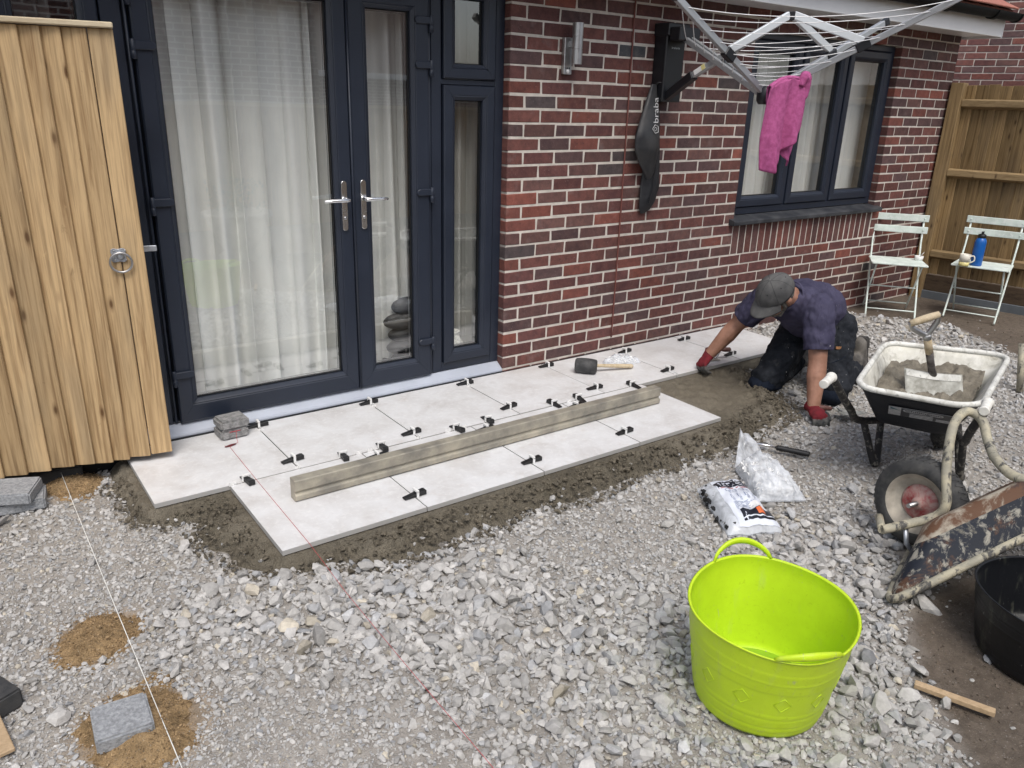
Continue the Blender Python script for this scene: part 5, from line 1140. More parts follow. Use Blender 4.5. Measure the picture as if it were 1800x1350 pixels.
# barrow one: upright, full of mortar
t = thing('wheelbarrow', 'upright black wheelbarrow with a cement-coated tray full of mortar', 'wheelbarrow', (0.98, -2.07, GZ))
rim = [(0.455, -1.985, 0.42), (0.675, -2.405, 0.42), (1.50, -2.16, 0.435), (1.175, -1.70, 0.44)]; bot = [(0.80, -1.900, 0.165), (0.93, -2.215, 0.165), (1.28, -2.07, 0.20), (1.12, -1.86, 0.20)]
tr_o, L0, L1 = tray(rim, bot, t, 'tray_in', 'tray_black', 'tray_rim', rr=0.0135, wob=0.022)
for side_, gp, top_, leg in ((0, (0.190, -1.995, 0.490), (0.80, -1.868, 0.150), ((0.845, -1.928, -0.05), (0.868, -1.935, -0.066), (0.905, -1.915, -0.045))), (1, (0.455, -2.505, 0.490), (0.955, -2.262, 0.150), ((1.045, -2.248, -0.05), (1.068, -2.245, -0.066), (1.10, -2.215, -0.045)))):
    gp = Vector(gp); tp = Vector(top_); dv = (Vector((0.52, -2.0, 0.47))-gp).normalized() if side_ == 0 else (Vector((0.62, -2.42, 0.46))-gp).normalized()
    ax_ = Vector((0.95, 0.31, 0)).normalized(); g1 = gp+ax_*0.115
    m = MB(); m.tube(bez([g1-ax_*0.004, g1+ax_*0.03+Vector((0, 0, -0.008)), g1+ax_*0.07+Vector((0, 0, -0.035)), gp.lerp(tp, 0.62), tp, (1.20, -1.95 if side_ == 0 else -2.10, 0.125), (1.385, -1.935 if side_ == 0 else -2.03, 0.112)], 6), 0.0175, 10); m.build('frame_tube', 'frame_black', t)
    m = MB(); m.tube([gp, gp+ax_*0.004, gp+ax_*0.012, gp+ax_*0.108, gp+ax_*0.112, gp+ax_*0.120], [0.016, 0.0195, 0.0185, 0.0185, 0.023, 0.023], 14); m.build('grip', 'grip_white', t)
    up2 = Vector((1.02, -1.835, 0.15)) if side_ == 0 else Vector((1.16, -2.14, 0.15))
    m = MB(); m.tube(bez([tp+Vector((0, 0, 0.0)), tp.lerp(Vector(leg[0]), 0.5), leg[0], leg[1], leg[2], Vector(leg[2]).lerp(up2, 0.5), up2], 6), 0.0165, 10); m.build('leg', 'frame_black', t)
wheel((1.400, -1.985, 0.098), (-0.31, 0.95, 0), 0.178, 0.090, t)
MAT['mortar_mix'] = basic('fresh_mortar', (0.14, 0.122, 0.092), (0.235, 0.21, 0.165), rough=0.8, scale=16, bump=1.0, bscale=40, bdist=0.012)
def mort(u, v):
    A, B, C, D = [Vector(p).lerp(Vector(q), f_) for p, q, f_ in zip(rim, bot, (0.64, 0.62, 0.37, 0.38))]; p = A*(1-u)*(1-v)+B*u*(1-v)+C*u*v+D*(1-u)*v; cx = sum((A, B, C, D), Vector())/4; p = p.lerp(cx, 0.02+0.10*(abs(2*u-1)*abs(2*v-1))**2)
    q = p*16; k = mnoise.noise(q)+0.7*mnoise.noise(q*2.3)+0.4*mnoise.noise(q*5)
    return Vector((p.x, p.y, 0.272+0.085*min(1.0, v*1.3)+0.026*k+0.02*abs(2*u-1)))
m = MB(); m.grid(mort, 60, 60); mesh_thing(m, 'mortar_load', 'mortar_mix', 'lumpy wet mortar heaped in the tray of the upright wheelbarrow', 'mortar')
# sticker on the near end of the tray
n0, n1 = Vector(rim[0]).lerp(Vector(rim[1]), 0.5), Vector(bot[0]).lerp(Vector(bot[1]), 0.5); ex = (Vector(rim[1])-Vector(rim[0])).normalized(); ey = (n0-n1).normalized(); ez = ex.cross(ey).normalized(); ez = ez if ez.dot(CAM-n0) > 0 else -ez
sc_ = n0.lerp(n1, 0.45)+ex*0.028+ez*0.0055; SM = xform(sc_, ex, ey, ez)
MAT['sticker_dark'] = basic('sticker_dark', (0.022, 0.025, 0.034), rough=0.35); MAT['sticker_grey'] = basic('sticker_grey', (0.36, 0.365, 0.39), (0.56, 0.57, 0.58), rough=0.4, scale=60)
m = MB(); m.box(-0.125, 0.130, -0.052, 0.055, 0.0, 0.0012, SM); sk = m.build('sticker', 'sticker_grey', t)
m = MB(); m.box(-0.075, 0.127, -0.049, 0.052, 0.0008, 0.0018, SM); m.build('sticker_ground', 'sticker_dark', sk)
def pill(m, x0, x1, y0, y1, z, M_): r_ = (y1-y0)/2; P = [(x1-r_+r_*math.cos(a), (y0+y1)/2+r_*math.sin(a)) for a in np.linspace(-math.pi/2, math.pi/2, 7)]+[(x0+r_+r_*math.cos(a), (y0+y1)/2+r_*math.sin(a)) for a in np.linspace(math.pi/2, 1.5*math.pi, 7)]; m.prism(P, z, z+0.0008, M_)
m = MB(); pill(m, -0.068, 0.092, 0.012, 0.044, 0.0018, SM); 
for k in range(3): pill(m, -0.040, 0.055, -0.012-0.018*k, 0.001-0.018*k, 0.0018, SM)
m.box(0.066, 0.126, -0.048, -0.016, 0.0018, 0.0026, SM); m.build('sticker_bars', 'sticker_grey', sk)
def flat_text(txt, M_, x0, x1, y0, y1, z, mat, name, par, bold=0.01):
    vs_, fs = text_mesh(txt, 1.0, bold); xs = [p[0] for p in vs_]; ys = [p[1] for p in vs_]; a, b = min(xs), max(xs); c, d = min(ys), max(ys); m = MB()
    m.add([M_ @ Vector((x0+(x1-x0)*(p[0]-a)/(b-a), y0+(y1-y0)*(p[1]-c)/(d-c), z)) for p in vs_], fs); return m.build(name, mat, par, fixn=False)
flat_text('Chillington', SM, -0.060, 0.084, 0.016, 0.041, 0.0030, 'sticker_dark', 'lettering', sk, 0.03)
MAT['sticker_teal'] = basic('sticker_teal', (0.03, 0.13, 0.16), rough=0.4)
m = MB(); m.prism([(-0.118, 0.050), (-0.085, 0.020), (-0.118, 0.024)], 0.0013, 0.0021, SM); m.build('sticker_logo', 'sticker_teal', sk)

# shovel standing in the barrow
t = thing('shovel', 'square mouth shovel with wooden handle standing in the barrow of mortar', 'shovel', (1.02, -2.03, 0.30))
b0 = Vector((1.025, -2.030, 0.402)); bd = Vector((-0.085, -0.085, -0.135)).normalized(); bs = Vector((0.565, -0.825, 0)).normalized(); bn = bs.cross(bd).normalized(); bn = bn if bn.dot(CAM-b0) > 0 else -bn
def blade(u, v): k = (2*u-1); p = b0+bs*(k*0.122)+bd*(0.225*v)+bn*(0.018*k*k-0.022*math.sin(v*2.2)*0.4); c = 0.020*max(0, abs(k)-0.75)/0.25; return p+bd*(c*c*40*0.02*(1-v)**8)
m = MB(); m.grid(blade, 15, 12); ob = m.build('blade', 'trowel_dirty', t); solidify(ob, 0.003)
m = MB(); m.add([blade(u, v)+bn*0.004+bd*0.0 for v in (0.02, 0.10, 0.16) for u in np.linspace(0.03, 0.97, 12)], [(j*12+i, j*12+i+1, (j+1)*12+i+1, (j+1)*12+i) for j in range(2) for i in range(11)], 0, True)
for i in range(12): pass
m.build('dried_cement', 'tray_rim', t)
hd1 = Vector((0.905, -2.012, 0.640)); hv = (hd1-b0).normalized()
m = MB(); m.tube([b0-hv*0.02+bn*0.002, b0+hv*0.02, b0+hv*0.12], [0.024, 0.018, 0.0185], 12, flat=0.8); m.build('socket', basic('dark_socket', (0.05, 0.04, 0.04), (0.16, 0.15, 0.14), rough=0.45, metal=0.6, scale=25), t)
m = MB(); m.tube([b0+hv*0.115, hd1-hv*0.055], 0.0175, 12); m.build('shaft', 'ash', t)
dx = (CR-hv*CR.dot(hv)).normalized(); m = MB(); pth = [hd1-hv*0.065, hd1-hv*0.050]
m.tube([hd1-hv*0.070, hd1-hv*0.045], [0.019, 0.017], 12)
for sg in (-1, 1): m.tube(bez([hd1-hv*0.052, hd1-hv*0.03+dx*sg*0.022, hd1+dx*sg*0.055+hv*0.012, hd1+dx*sg*0.061+hv*0.045], 5), [0.013]*11+[0.010]*5, 8)
m.build('yoke', 'steel', t)
m = MB(); m.tube([hd1+hv*0.040-dx*0.064, hd1+hv*0.040-dx*0.03, hd1+hv*0.040, hd1+hv*0.040+dx*0.03, hd1+hv*0.040+dx*0.064], [0.0145, 0.017, 0.018, 0.017, 0.0145], 12); m.build('grip', 'ash', t)

# barrow two: upturned, propped on the black tub
t = thing('wheelbarrow', 'upturned rusty wheelbarrow propped on the black tub, wheel showing a red hub', 'wheelbarrow', (0.25, -2.60, GZ))
A = Vector((-0.205, -2.600, -0.062)); al = Vector((0.72, -0.45, 0.53)).normalized(); la = Vector((0.53, 0.85, 0)).normalized(); no = la.cross(al).normalized(); no = no if no.z > 0 else -no
B2 = Vector((0.173, -2.830, 0.200)); dAB = B2-A; P1, P2 = Vector((0.020, -2.562, 0.150)), Vector((0.233, -2.752, 0.350)); dP = P2-P1; la = Vector((0.95, 0.31, 0)).normalized(); Lb = la*0.30+Vector((0, 0, -0.10))
rim2 = [A, A+dAB*1.8, A+dAB*1.8+la*0.55-Vector((0, 0, 0.1)), A+la*0.50]; bot2 = [P1, P1+dP*2.1, P1+dP*2.1+Lb, P1+Lb]
tray(rim2, bot2, t, 'tray_rim', 'tray_rust', 'frame_cream', rr=0.0155, wob=0.006, side_mat='tray_blue')
W2 = Vector((0.290, -2.425, 0.115)); w2 = wheel(W2, (-0.985, 0.02, 0.10), 0.180, 0.088, t)
m = MB(); m.tube(bez([(0.075, -2.405, 0.052), (0.155, -2.455, 0.075), (0.225, -2.515, 0.115), (0.235, -2.540, 0.175), (0.275, -2.500, 0.27), (0.318, -2.468, 0.37), (0.365, -2.450, 0.445), (0.430, -2.455, 0.478), (0.470, -2.500, 0.450), (0.420, -2.560, 0.39), (0.330, -2.640, 0.365), (0.262, -2.745, 0.362), (0.300, -2.900, 0.40)], 7), 0.0175, 12); m.build('frame_tube', 'frame_cream', t)
m = MB(); m.tube([(0.160, -2.445, 0.075), (0.150, -2.470, 0.0), (0.165, -2.50, -0.035)], 0.008, 8, flat=1.6); m.build('brace', 'galv', t)
m = MB(); m.tube([(0.075, -2.405, 0.05), (0.165, -2.34, 0.050)], 0.015, 10); m.build('cross_tube', 'frame_cream', t)
# pole at the right edge
m = MB(); a = Vector((2.30, -1.80, GZ)); m.tube([(2.68, -1.83, GZ), (2.71, -1.765, 0.21)], 0.020, 12); 
mesh_thing(m, 'metal_pole', 'frame_cream', 'cement-splashed metal pole standing at the right edge of the photo', 'pole')
# flat stones and slate under the barrows
# ================================================================== BISTRO CHAIRS
MAT['mint'] = paintmat('mint_paint', (0.63, 0.71, 0.66), [((0.76, 0.79, 0.77), 24, 0.50, 0.62, 0.7), ((0.35, 0.40, 0.36), 50, 0.64, 0.72, 0.5)])
def chair(loc, ang, label):
    "local: x lateral, y backwards; front feet at y=0"
    t = thing('bistro_chair', label, 'chair', loc, 'folding garden chairs by the fence'); M_ = RZ(loc, ang); V_ = lambda x, y, z: M_ @ Vector((x, y, z)); wd = 0.190; SH = 0.445
    for sx in (-1, 1):
        m = MB(); m.tube([V_(sx*wd, 0.0, 0.012), V_(sx*wd, 0.0, 0.0), V_(sx*wd, -0.012, 0.006)] if False else [V_(sx*wd, -0.008, 0.004), V_(sx*wd, 0.0, 0.012), V_(sx*wd, 0.30, SH+0.02), V_(sx*wd, 0.362, SH+0.13), V_(sx*wd, 0.425, 0.80)], [0.008, 0.0075, 0.0075, 0.0075, 0.0085], 8); m.build('back_leg', 'mint', t)
        m = MB(); m.tube([V_(sx*(wd-0.018), 0.365, 0.004), V_(sx*(wd-0.018), 0.350, 0.014), V_(sx*(wd-0.018), 0.015, SH-0.012)], 0.0072, 8); m.build('leg', 'mint', t)
    for p, q in (((-wd, 0.032, 0.055), (wd, 0.032, 0.055)), ((-wd+0.018, 0.318, 0.060), (wd-0.018, 0.318, 0.060)), ((-wd, 0.155, 0.228), (wd, 0.155, 0.228))):
        m = MB(); m.tube([V_(*p), V_(*q)], 0.0055, 8); m.build('stretcher', 'mint', t)
    m = MB(); m.prism([(-0.21, -0.03), (0.21, -0.03), (0.215, 0.0), (0.205, 0.30), (0.19, 0.325), (-0.19, 0.325), (-0.205, 0.30), (-0.215, 0.0)], SH-0.006, SH+0.006, M_); m.build('seat', 'mint', t, bevel=0.003)
    for z0, z1 in ((0.655, 0.712), (0.750, 0.808)):
        m = MB(); y = lambda z: 0.362+(z-(SH+0.13))*0.28; m.box(-0.225, 0.225, y(z0)-0.016, y(z0)-0.009, z0, z1, M_); m.build('back_slat', 'mint', t, bevel=0.006)
        mm = MB()
        for sx in (-1, 1): mm.ellips(M_ @ Vector((sx*wd, y(z0)-0.018, (z0+z1)/2)), (0.006, 0.006, 0.006), n=8, m=6)
        mm.build('rivet', 'mint', t)
    return t
c1a, c1b = Vector((3.600, -0.225, 0)), Vector((3.830, -0.530, 0)); d1 = (c1b-c1a); 
def heading(d): return math.atan2(d.y, d.x)
chair(((c1a.x+c1b.x)/2, (c1a.y+c1b.y)/2, GZ), heading(d1), 'pale green folding metal chair against the brick wall with a small white pot on it')
c2a, c2b = Vector((4.15, -0.600, 0)), Vector((4.262, -0.975, 0)); d2 = c2b-c2a
chair(((c2a.x+c2b.x)/2, (c2a.y+c2b.y)/2, GZ), heading(d2), 'pale green folding metal chair by the fence holding a blue bottle and a mug')
SEAT = GZ+0.452
MAT['blue_bottle'] = basic('blue_bottle', (0.008, 0.11, 0.42), rough=0.35, var=0.06)
t = thing('water_bottle', 'bright blue water bottle with black cap standing on the chair', 'bottle', (4.235, -0.735, SEAT))
M_ = Matrix.Translation((4.235, -0.735, SEAT)); m = MB(); m.lathe([(0.0, 0.0), (0.040, 0.0), (0.043, 0.006), (0.043, 0.185), (0.040, 0.205), (0.030, 0.222), (0.026, 0.226), (0.0, 0.226)], 24, M_); m.build('body', 'blue_bottle', t)
m = MB(); m.lathe([(0.0, 0.225), (0.028, 0.225), (0.030, 0.230), (0.030, 0.250), (0.022, 0.256), (0.0, 0.256)], 20, M_); m.tube([(4.235-0.012, -0.735, SEAT+0.25), (4.235-0.010, -0.735, SEAT+0.275), (4.235+0.012, -0.735, SEAT+0.275), (4.235+0.016, -0.735, SEAT+0.25)], 0.006, 8); m.build('cap', 'black_plastic', t)
MAT['ceramic'] = basic('cream_ceramic', (0.74, 0.71, 0.62), rough=0.25, var=0.04); MAT['yellow_glaze'] = basic('yellow_glaze', (0.70, 0.62, 0.27), rough=0.25, var=0.05)
t = thing('mug', 'cream mug with a yellow base standing beside the blue bottle', 'mug', (4.135, -0.685, SEAT)); M_ = Matrix.Translation((4.135, -0.685, SEAT))
m = MB(); m.lathe([(0.0, 0.0), (0.036, 0.0), (0.0385, 0.006), (0.039, 0.031)], 24, M_); m.build('base', 'yellow_glaze', t)
m = MB(); m.lathe([(0.039, 0.031), (0.040, 0.092), (0.0375, 0.093), (0.036, 0.03), (0.0, 0.02)], 24, M_); m.build('body', 'ceramic', t)
m = MB(); dh = Vector((0.5, -0.85, 0)).normalized(); m.tube(bez([Vector((4.135, -0.685, SEAT+0.078))+dh*0.037, Vector((4.135, -0.685, SEAT+0.080))+dh*0.062, Vector((4.135, -0.685, SEAT+0.045))+dh*0.068, Vector((4.135, -0.685, SEAT+0.026))+dh*0.040], 6), 0.0055, 8); m.build('handle', 'ceramic', t)
t = thing('small_pot', 'small white pot with a spoon in it on the chair by the wall', 'pot', (4.01, -0.375, SEAT)); M_ = Matrix.Translation((4.01, -0.375, SEAT))
m = MB(); m.lathe([(0.0, 0.0), (0.030, 0.0), (0.036, 0.036), (0.0345, 0.036), (0.028, 0.006), (0.0, 0.006)], 20, M_); m.build('pot', 'white_plastic', t)
m = MB(); m.tube([(4.00, -0.37, SEAT+0.01), (4.03, -0.40, SEAT+0.07)], 0.003, 6); m.build('spoon', 'steel', t)

# ================================================================== ROTARY AIRER ON THE WALL
MAT['airer_grey'] = basic('grey_tube', (0.42, 0.435, 0.45), rough=0.35, metal=0.55, var=0.05); MAT['airer_pale'] = basic('pale_tube', (0.66, 0.69, 0.71), rough=0.35, metal=0.35, var=0.04)
MAT['airer_black'] = basic('black_case', (0.007, 0.008, 0.011), rough=0.4, var=0.15); MAT['line_white'] = basic('white_washing_line', (0.80, 0.80, 0.80), rough=0.5)
t = thing('clothes_airer', 'wall mounted rotary clothes airer with grey arms and white lines', 'clothes airer', (1.15, -0.03, 1.55))
H = Vector((1.035, -0.875, 1.612)); K = Vector((1.125, -0.905, 2.003))
T0, T1, T2, T4 = Vector((1.165, -0.115, 1.945)), Vector((0.380, -0.78, 2.040)), Vector((1.700, -1.585, 2.140)), Vector((1.930, -0.955, 2.023))
m = MB(); m.box(1.065, 1.225, -0.105, -0.0005, 1.560, 1.985); m.box(1.055, 1.235, -0.125, -0.0005, 1.930, 2.000); m.build('wall_case', 'airer_black', t, bevel=0.006)
m = MB(); m.box(1.06, 1.235, -0.21, -0.1255, 1.90, 1.975, None); m.build('case_arm', 'airer_black', t, bevel=0.006)
def sq(m, a, b, w_, h_, mi=0): a, b = Vector(a), Vector(b); q, s_, u_ = frame3(b-a); m.prism([(-w_, -h_), (w_, -h_), (w_, h_), (-w_, h_)], 0, (b-a).length, xform(a, s_, u_, q), mi)
ARMS = []
for tip, off in ((T0, (-1, 1)), (T1, (0,)), (T2, (0,)), (T4, (0,))):
    for o_ in off:
        d_ = (tip-H).normalized(); s_ = d_.cross(Vector((0, 0, 1))).normalized()*0.022*o_; m = MB(); sq(m, H+s_, tip+s_, 0.0105 if off != (0,) else 0.014, 0.016); m.build('arm', 'airer_grey', t, bevel=0.003)
m = MB(); m.lathe([(0.0, -0.05), (0.03, -0.05), (0.042, -0.03), (0.042, 0.03), (0.03, 0.04), (0.0, 0.04)], 16, Matrix.Translation(H)); m.build('hub', 'airer_black', t)
m = MB(); sq(m, K-Vector((0, 0, 0.03)), K+Vector((0, 0, 0.012)), 0.018, 0.018); m.build('top_hub', 'airer_black', t, bevel=0.003)
for tip, f_ in ((T1, 0.42), (T2, 0.46), (T4, 0.52)):
    p = H.lerp(tip, f_)+Vector((0, 0, 0.022)); m = MB(); sq(m, K+(p-K).normalized()*0.015, p, 0.011, 0.019); m.build('strut', 'airer_pale', t, bevel=0.003)
    m = MB(); q = H.lerp(tip, f_); dd = (tip-H).normalized(); sq(m, q-dd*0.035, q+dd*0.035, 0.021, 0.024); m.build('slider', 'airer_black', t, bevel=0.004)
    m = MB(); sq(m, tip-dd*0.03, tip+dd*0.01, 0.017, 0.019); m.build('end_cap', 'airer_black', t, bevel=0.004)
S0, S1 = Vector((1.115, -0.075, 1.580)), Vector((1.085, -0.46, 1.795))
m = MB(); sq(m, S0, S0.lerp(S1, 0.62), 0.024, 0.024); m.build('support_arm', 'airer_black', t, bevel=0.004)
m = MB(); sq(m, S0.lerp(S1, 0.60), K+Vector((0, 0.02, -0.01)), 0.017, 0.017); sa_ = m.build('support_arm', 'airer_grey', t, bevel=0.003)
pq, ps, pu = frame3(K-S0); lm = xform(S0.lerp(K, 0.36), pq, ps, pu); m = MB(); nrm = (CAM-S0).normalized(); 
lbn = (ps if ps.dot(nrm) > 0 else -ps); lb0 = S0.lerp(S1, 0.66)+lbn*0.0185; m = MB(); LM = xform(lb0, pq, pu, lbn); m.box(0.0, 0.085, -0.014, 0.014, 0, 0.0008, LM); m.build('white_label', 'white_plastic', sa_); m = MB(); m.box(0.058, 0.085, -0.014, 0.014, 0.0008, 0.0014, LM); m.build('yellow_label', 'yellow_glaze', sa_)
flat_text('brabantia', xform((1.145, -0.1055, 1.86), (1, 0, 0), (0, 0, 1), (0, -1, 0)), -0.035, 0.035, 0, 0.012, 0.0006, 'airer_grey', 'lettering', t, 0.01)
order_ = [T0, T1, T2, T4]; order_ = [T0, T1, T2, T4]
pairs = [(T0, T1), (T1, T2), (T2, T4), (T4, T0)]
for a, b in pairs:
    for k in range(8):
        f_ = 0.14+0.110*k; p, q = H.lerp(a, f_)+Vector((0, 0, -0.012)), H.lerp(b, f_)+Vector((0, 0, -0.012)); sag = 0.035*(p-q).length*random.uniform(0.5, 1.6) if not (a is T2 or b is T2) or True else 0
        m = MB(); m.tube([p.lerp(q, u)+Vector((0, 0, -4*sag*u*(1-u))) for u in np.linspace(0, 1, 13)], 0.0022, 5); m.build('washing_line', 'line_white', t)
# pink towel over the inner lines
MAT['towel'] = basic('pink_terry', (0.47, 0.105, 0.27), (0.56, 0.145, 0.345), rough=0.95, spec=0.1, scale=40, bump=1.0, bscale=350, bdist=0.006)
def towel_sheet(zt, zb, xl, xr, y0, wave, seed):
    def fn(u, v):
        x = np.interp(v, [0, 0.25, 0.6, 1], xl)*(1-u)+np.interp(v, [0, 0.25, 0.6, 1], xr)*u; zb_ = np.interp(u, [0, 0.2, 0.45, 0.62, 0.8, 1.0], zb); z = zt(u)+(zb_-zt(u))*v
        y = y0+wave*v**0.6*math.sin(u*11+seed+1.5*v)+0.4*wave*math.sin(u*23+seed)*v - 0.03*(1-(1-v)**4)*0
        return Vector((x, y, z+0.006*mnoise.noise(Vector((u*8, v*8, seed)))))
    return fn
m = MB(); tz = lambda u: 1.668+0.022*math.sin(u*2.4)-0.03*(1-u)**4
m.grid(towel_sheet(tz, [1.240, 1.222, 1.285, 1.335, 1.39, 1.455], [0.855, 0.848, 0.850, 0.885], [1.112, 1.125, 1.130, 1.135], -1.045, 0.028, 0.4), 34, 34)
m.grid(towel_sheet(tz, [1.42, 1.39, 1.34, 1.29, 1.255, 1.36], [0.87, 0.88, 0.90, 0.93], [1.12, 1.145, 1.160, 1.165], -1.012, 0.018, 2.1), 34, 34)
m.grid(lambda u, v: Vector((0.858+0.255*u+0.01*v, -1.045+0.033*v, tz(u)+0.012*math.sin(v*math.pi))), 34, 5)
tw = m.build('pink_towel', 'towel', None, fixn=False); solidify(tw, 0.0065)
m2 = MB(); m2.tube(bez([(1.085, -1.05, 1.655), (1.105, -1.052, 1.700), (1.125, -1.05, 1.690), (1.135, -1.045, 1.640), (1.130, -1.05, 1.590)], 5), [0.016, 0.018, 0.020, 0.022, 0.024, 0.026, 0.028, 0.028, 0.028, 0.028, 0.028, 0.026, 0.026, 0.026, 0.024, 0.024, 0.022, 0.02, 0.018, 0.014, 0.008], 10)
kk = m2.build('folded_corner', 'towel', tw); recenter(tw); kk.location = -tw.location; tag(tw, 'pink terry towel draped over the lines of the clothes airer', 'towel')
# black cover bag hanging from the case
MAT['cover_print'] = basic('worn_print', (0.50, 0.51, 0.52), rough=0.7, scale=60, var=0.2)
MAT['cover_dark'] = basic('black_nylon_pouch', (0.010, 0.011, 0.014), (0.020, 0.021, 0.025), rough=0.5, scale=7, bump=0.4, bscale=22, bdist=0.015)
MAT['cover'] = basic('black_nylon', (0.018, 0.020, 0.025), (0.046, 0.046, 0.047), rough=0.5, scale=7, lo=0.35, hi=0.7, bump=0.25, bscale=26, bdist=0.012)
t = thing('airer_cover', 'black nylon airer cover hanging folded from the wall case', 'cover bag', (1.09, -0.04, 1.05))
def shell(zs, xl, xr, dep, yb, n=16):
    def fn(u, v):
        z = zs[0]+(zs[-1]-zs[0])*v; L = np.interp(-z, [-q for q in zs], xl); Rr = np.interp(-z, [-q for q in zs], xr); D = np.interp(-z, [-q for q in zs], dep); a = 2*math.pi*u
        cx, hw = (L+Rr)/2, (Rr-L)/2; return Vector((cx-hw*math.cos(a)*(1+0.0*v), yb-D/2-D/2*math.sin(a)-0.006*mnoise.noise(Vector((u*6, z*9, 1))), z))
    return fn
m = MB(); m.grid(shell([1.660, 1.50, 1.36, 1.28, 1.20, 1.13, 1.10], [1.020, 0.950, 0.895, 0.900, 0.955, 1.02, 1.05], [1.062, 1.085, 1.092, 1.092, 1.09, 1.09, 1.085], [0.02, 0.05, 0.075, 0.075, 0.05, 0.035, 0.01], -0.040), 24, 26); m.build('upper_flap', 'cover', t, weld=True)
m = MB(); m.grid(shell([1.64, 1.50, 1.20, 1.05, 0.95, 0.90, 0.880], [1.050, 1.070, 1.035, 1.020, 1.022, 1.035, 1.060], [1.075, 1.135, 1.165, 1.185, 1.160, 1.125, 1.090], [0.015, 0.04, 0.05, 0.05, 0.045, 0.03, 0.01], -0.004), 24, 30); m.build('lower_pouch', 'cover_dark', t, weld=True)
m = MB(); m.grid(shell([1.30, 1.15, 1.02, 0.95], [1.088, 1.090, 1.080, 1.075], [1.108, 1.112, 1.105, 1.085], [0.012, 0.014, 0.012, 0.01], -0.046), 12, 12); m.build('dark_opening', 'airer_black', t, weld=True)
m = MB(); m.tube([(1.048, -0.045, 1.64), (1.060, -0.07, 1.672), (1.075, -0.10, 1.668)], 0.004, 6); m.build('hanging_loop', 'cover', t)
# lettering up the flap
def up_text(txt, x, z0, z1, hgt, y, lean=0.0):
    vs_, fs = text_mesh(txt, 1.0, 0.0); xs = [p[0] for p in vs_]; a, b = min(xs), max(xs); top_ = max(p[1] for p in vs_); m = MB()
    m.add([(x-hgt*p[1]/top_+lean*(p[0]-a)/(b-a), y(z0+(z1-z0)*(p[0]-a)/(b-a)), z0+(z1-z0)*(p[0]-a)/(b-a)) for p in vs_], fs); return m.build('lettering', 'cover_print', t, fixn=False)
yy_ = lambda z: -0.041-np.interp(-z, [-1.66, -1.50, -1.36], [0.022, 0.053, 0.079])-0.001
up_text('braba', 1.050, 1.440, 1.585, 0.040, yy_, 0.010)
m = MB(); HM = [(1.046, 1.385), (1.048, 1.420), (1.022, 1.428), (1.000, 1.405), (1.020, 1.380)]; m.tube([(x, yy_(z), z) for x, z in HM], 0.0022, 5, closed=True); m.tube([(1.024+0.010*math.cos(a), yy_(1.404), 1.404+0.010*math.sin(a)) for a in np.linspace(0, 6.28, 12)[:-1]], 0.0018, 5, closed=True); m.build('emblem', 'cover_print', t)

# ================================================================== WHAT THE GLASS REFLECTS: the far side of the garden
MAT['far_brick'] = None
def farbrick():
    t = NT('far_brickwork'); v = t.coord('Object'); sx = t.n('ShaderNodeSeparateXYZ'); t.l(v, sx.inputs[0]); cb_ = t.n('ShaderNodeCombineXYZ'); t.l(sx.outputs['X'], cb_.inputs['X']); t.l(sx.outputs['Z'], cb_.inputs['Y'])
    b = t.n('ShaderNodeTexBrick'); t.l(cb_.outputs[0], b.inputs['Vector']); b.inputs['Color1'].default_value = (0.20, 0.10, 0.085, 1); b.inputs['Color2'].default_value = (0.12, 0.065, 0.06, 1); b.inputs['Mortar'].default_value = (0.55, 0.52, 0.47, 1)
    t.val(b, Scale=1.0, Mortar_Size=0.010, Brick_Width=0.225, Row_Height=0.075); t.bsdf(b.outputs['Color'], 0.85, 0, 0.2); return t.m
MAT['far_brick'] = farbrick(); MAT['far_roof'] = basic('far_roof_tiles', (0.12, 0.075, 0.06), rough=0.85, scale=9, var=0.2)
ff = thing('garden_fence', 'timber fence with pale capping reflected low in the door glass', 'fence', (-1.0, -6.3, GZ))
for i in range(60):
    m = MB(); x = -4.5+0.155*i; m.box(x, x+0.150, -6.31, -6.295, GZ, 1.38); m.build('slat', 'gate', ff)
m = MB(); m.box(-4.5, 4.8, -6.33, -6.27, 1.38, 1.42); m.build('cap', 'gate_cap', ff)
fh = thing('garage', 'brick gable wall reflected in the top of the wide door leaf', 'garage', (-1.2, -7.2, GZ))
m = MB(); m.prism([(-4.6, GZ), (2.0, GZ), (2.0, 3.6), (-1.3, 5.4), (-4.6, 3.6)], 7.2, 9.5, xform((0, 0, 0), (1, 0, 0), (0, 0, 1), (0, -1, 0))); m.build('wall', 'far_brick', fh)
fr_ = thing('far_house', 'tiled roof of a house reflected in the top of the narrow door leaf', 'house', (8.0, -16.0, GZ))
m = MB(); m.box(4.8, 15.0, -18.5, -15.0, GZ, 2.05); m.build('wall', 'far_brick', fr_)
m = MB(); m.prism([(-14.6, 2.05), (-18.9, 2.05), (-16.75, 3.75)], 4.5, 8.6, xform((0, 0, 0), (0, 1, 0), (0, 0, 1), (1, 0, 0))); m.build('roof', 'far_roof', fr_)
m = MB(); m.box(4.5, 8.6, -14.6, -14.55, 1.93, 2.06); m.build('fascia', 'white_pvc', fr_)
MAT['terracotta'] = basic('stone_planter', (0.45, 0.42, 0.37), rough=0.9, scale=12, var=0.15)
MAT['leaf'] = basic('planter_leaf', (0.05, 0.085, 0.035), rough=0.6, rnd=0.3)
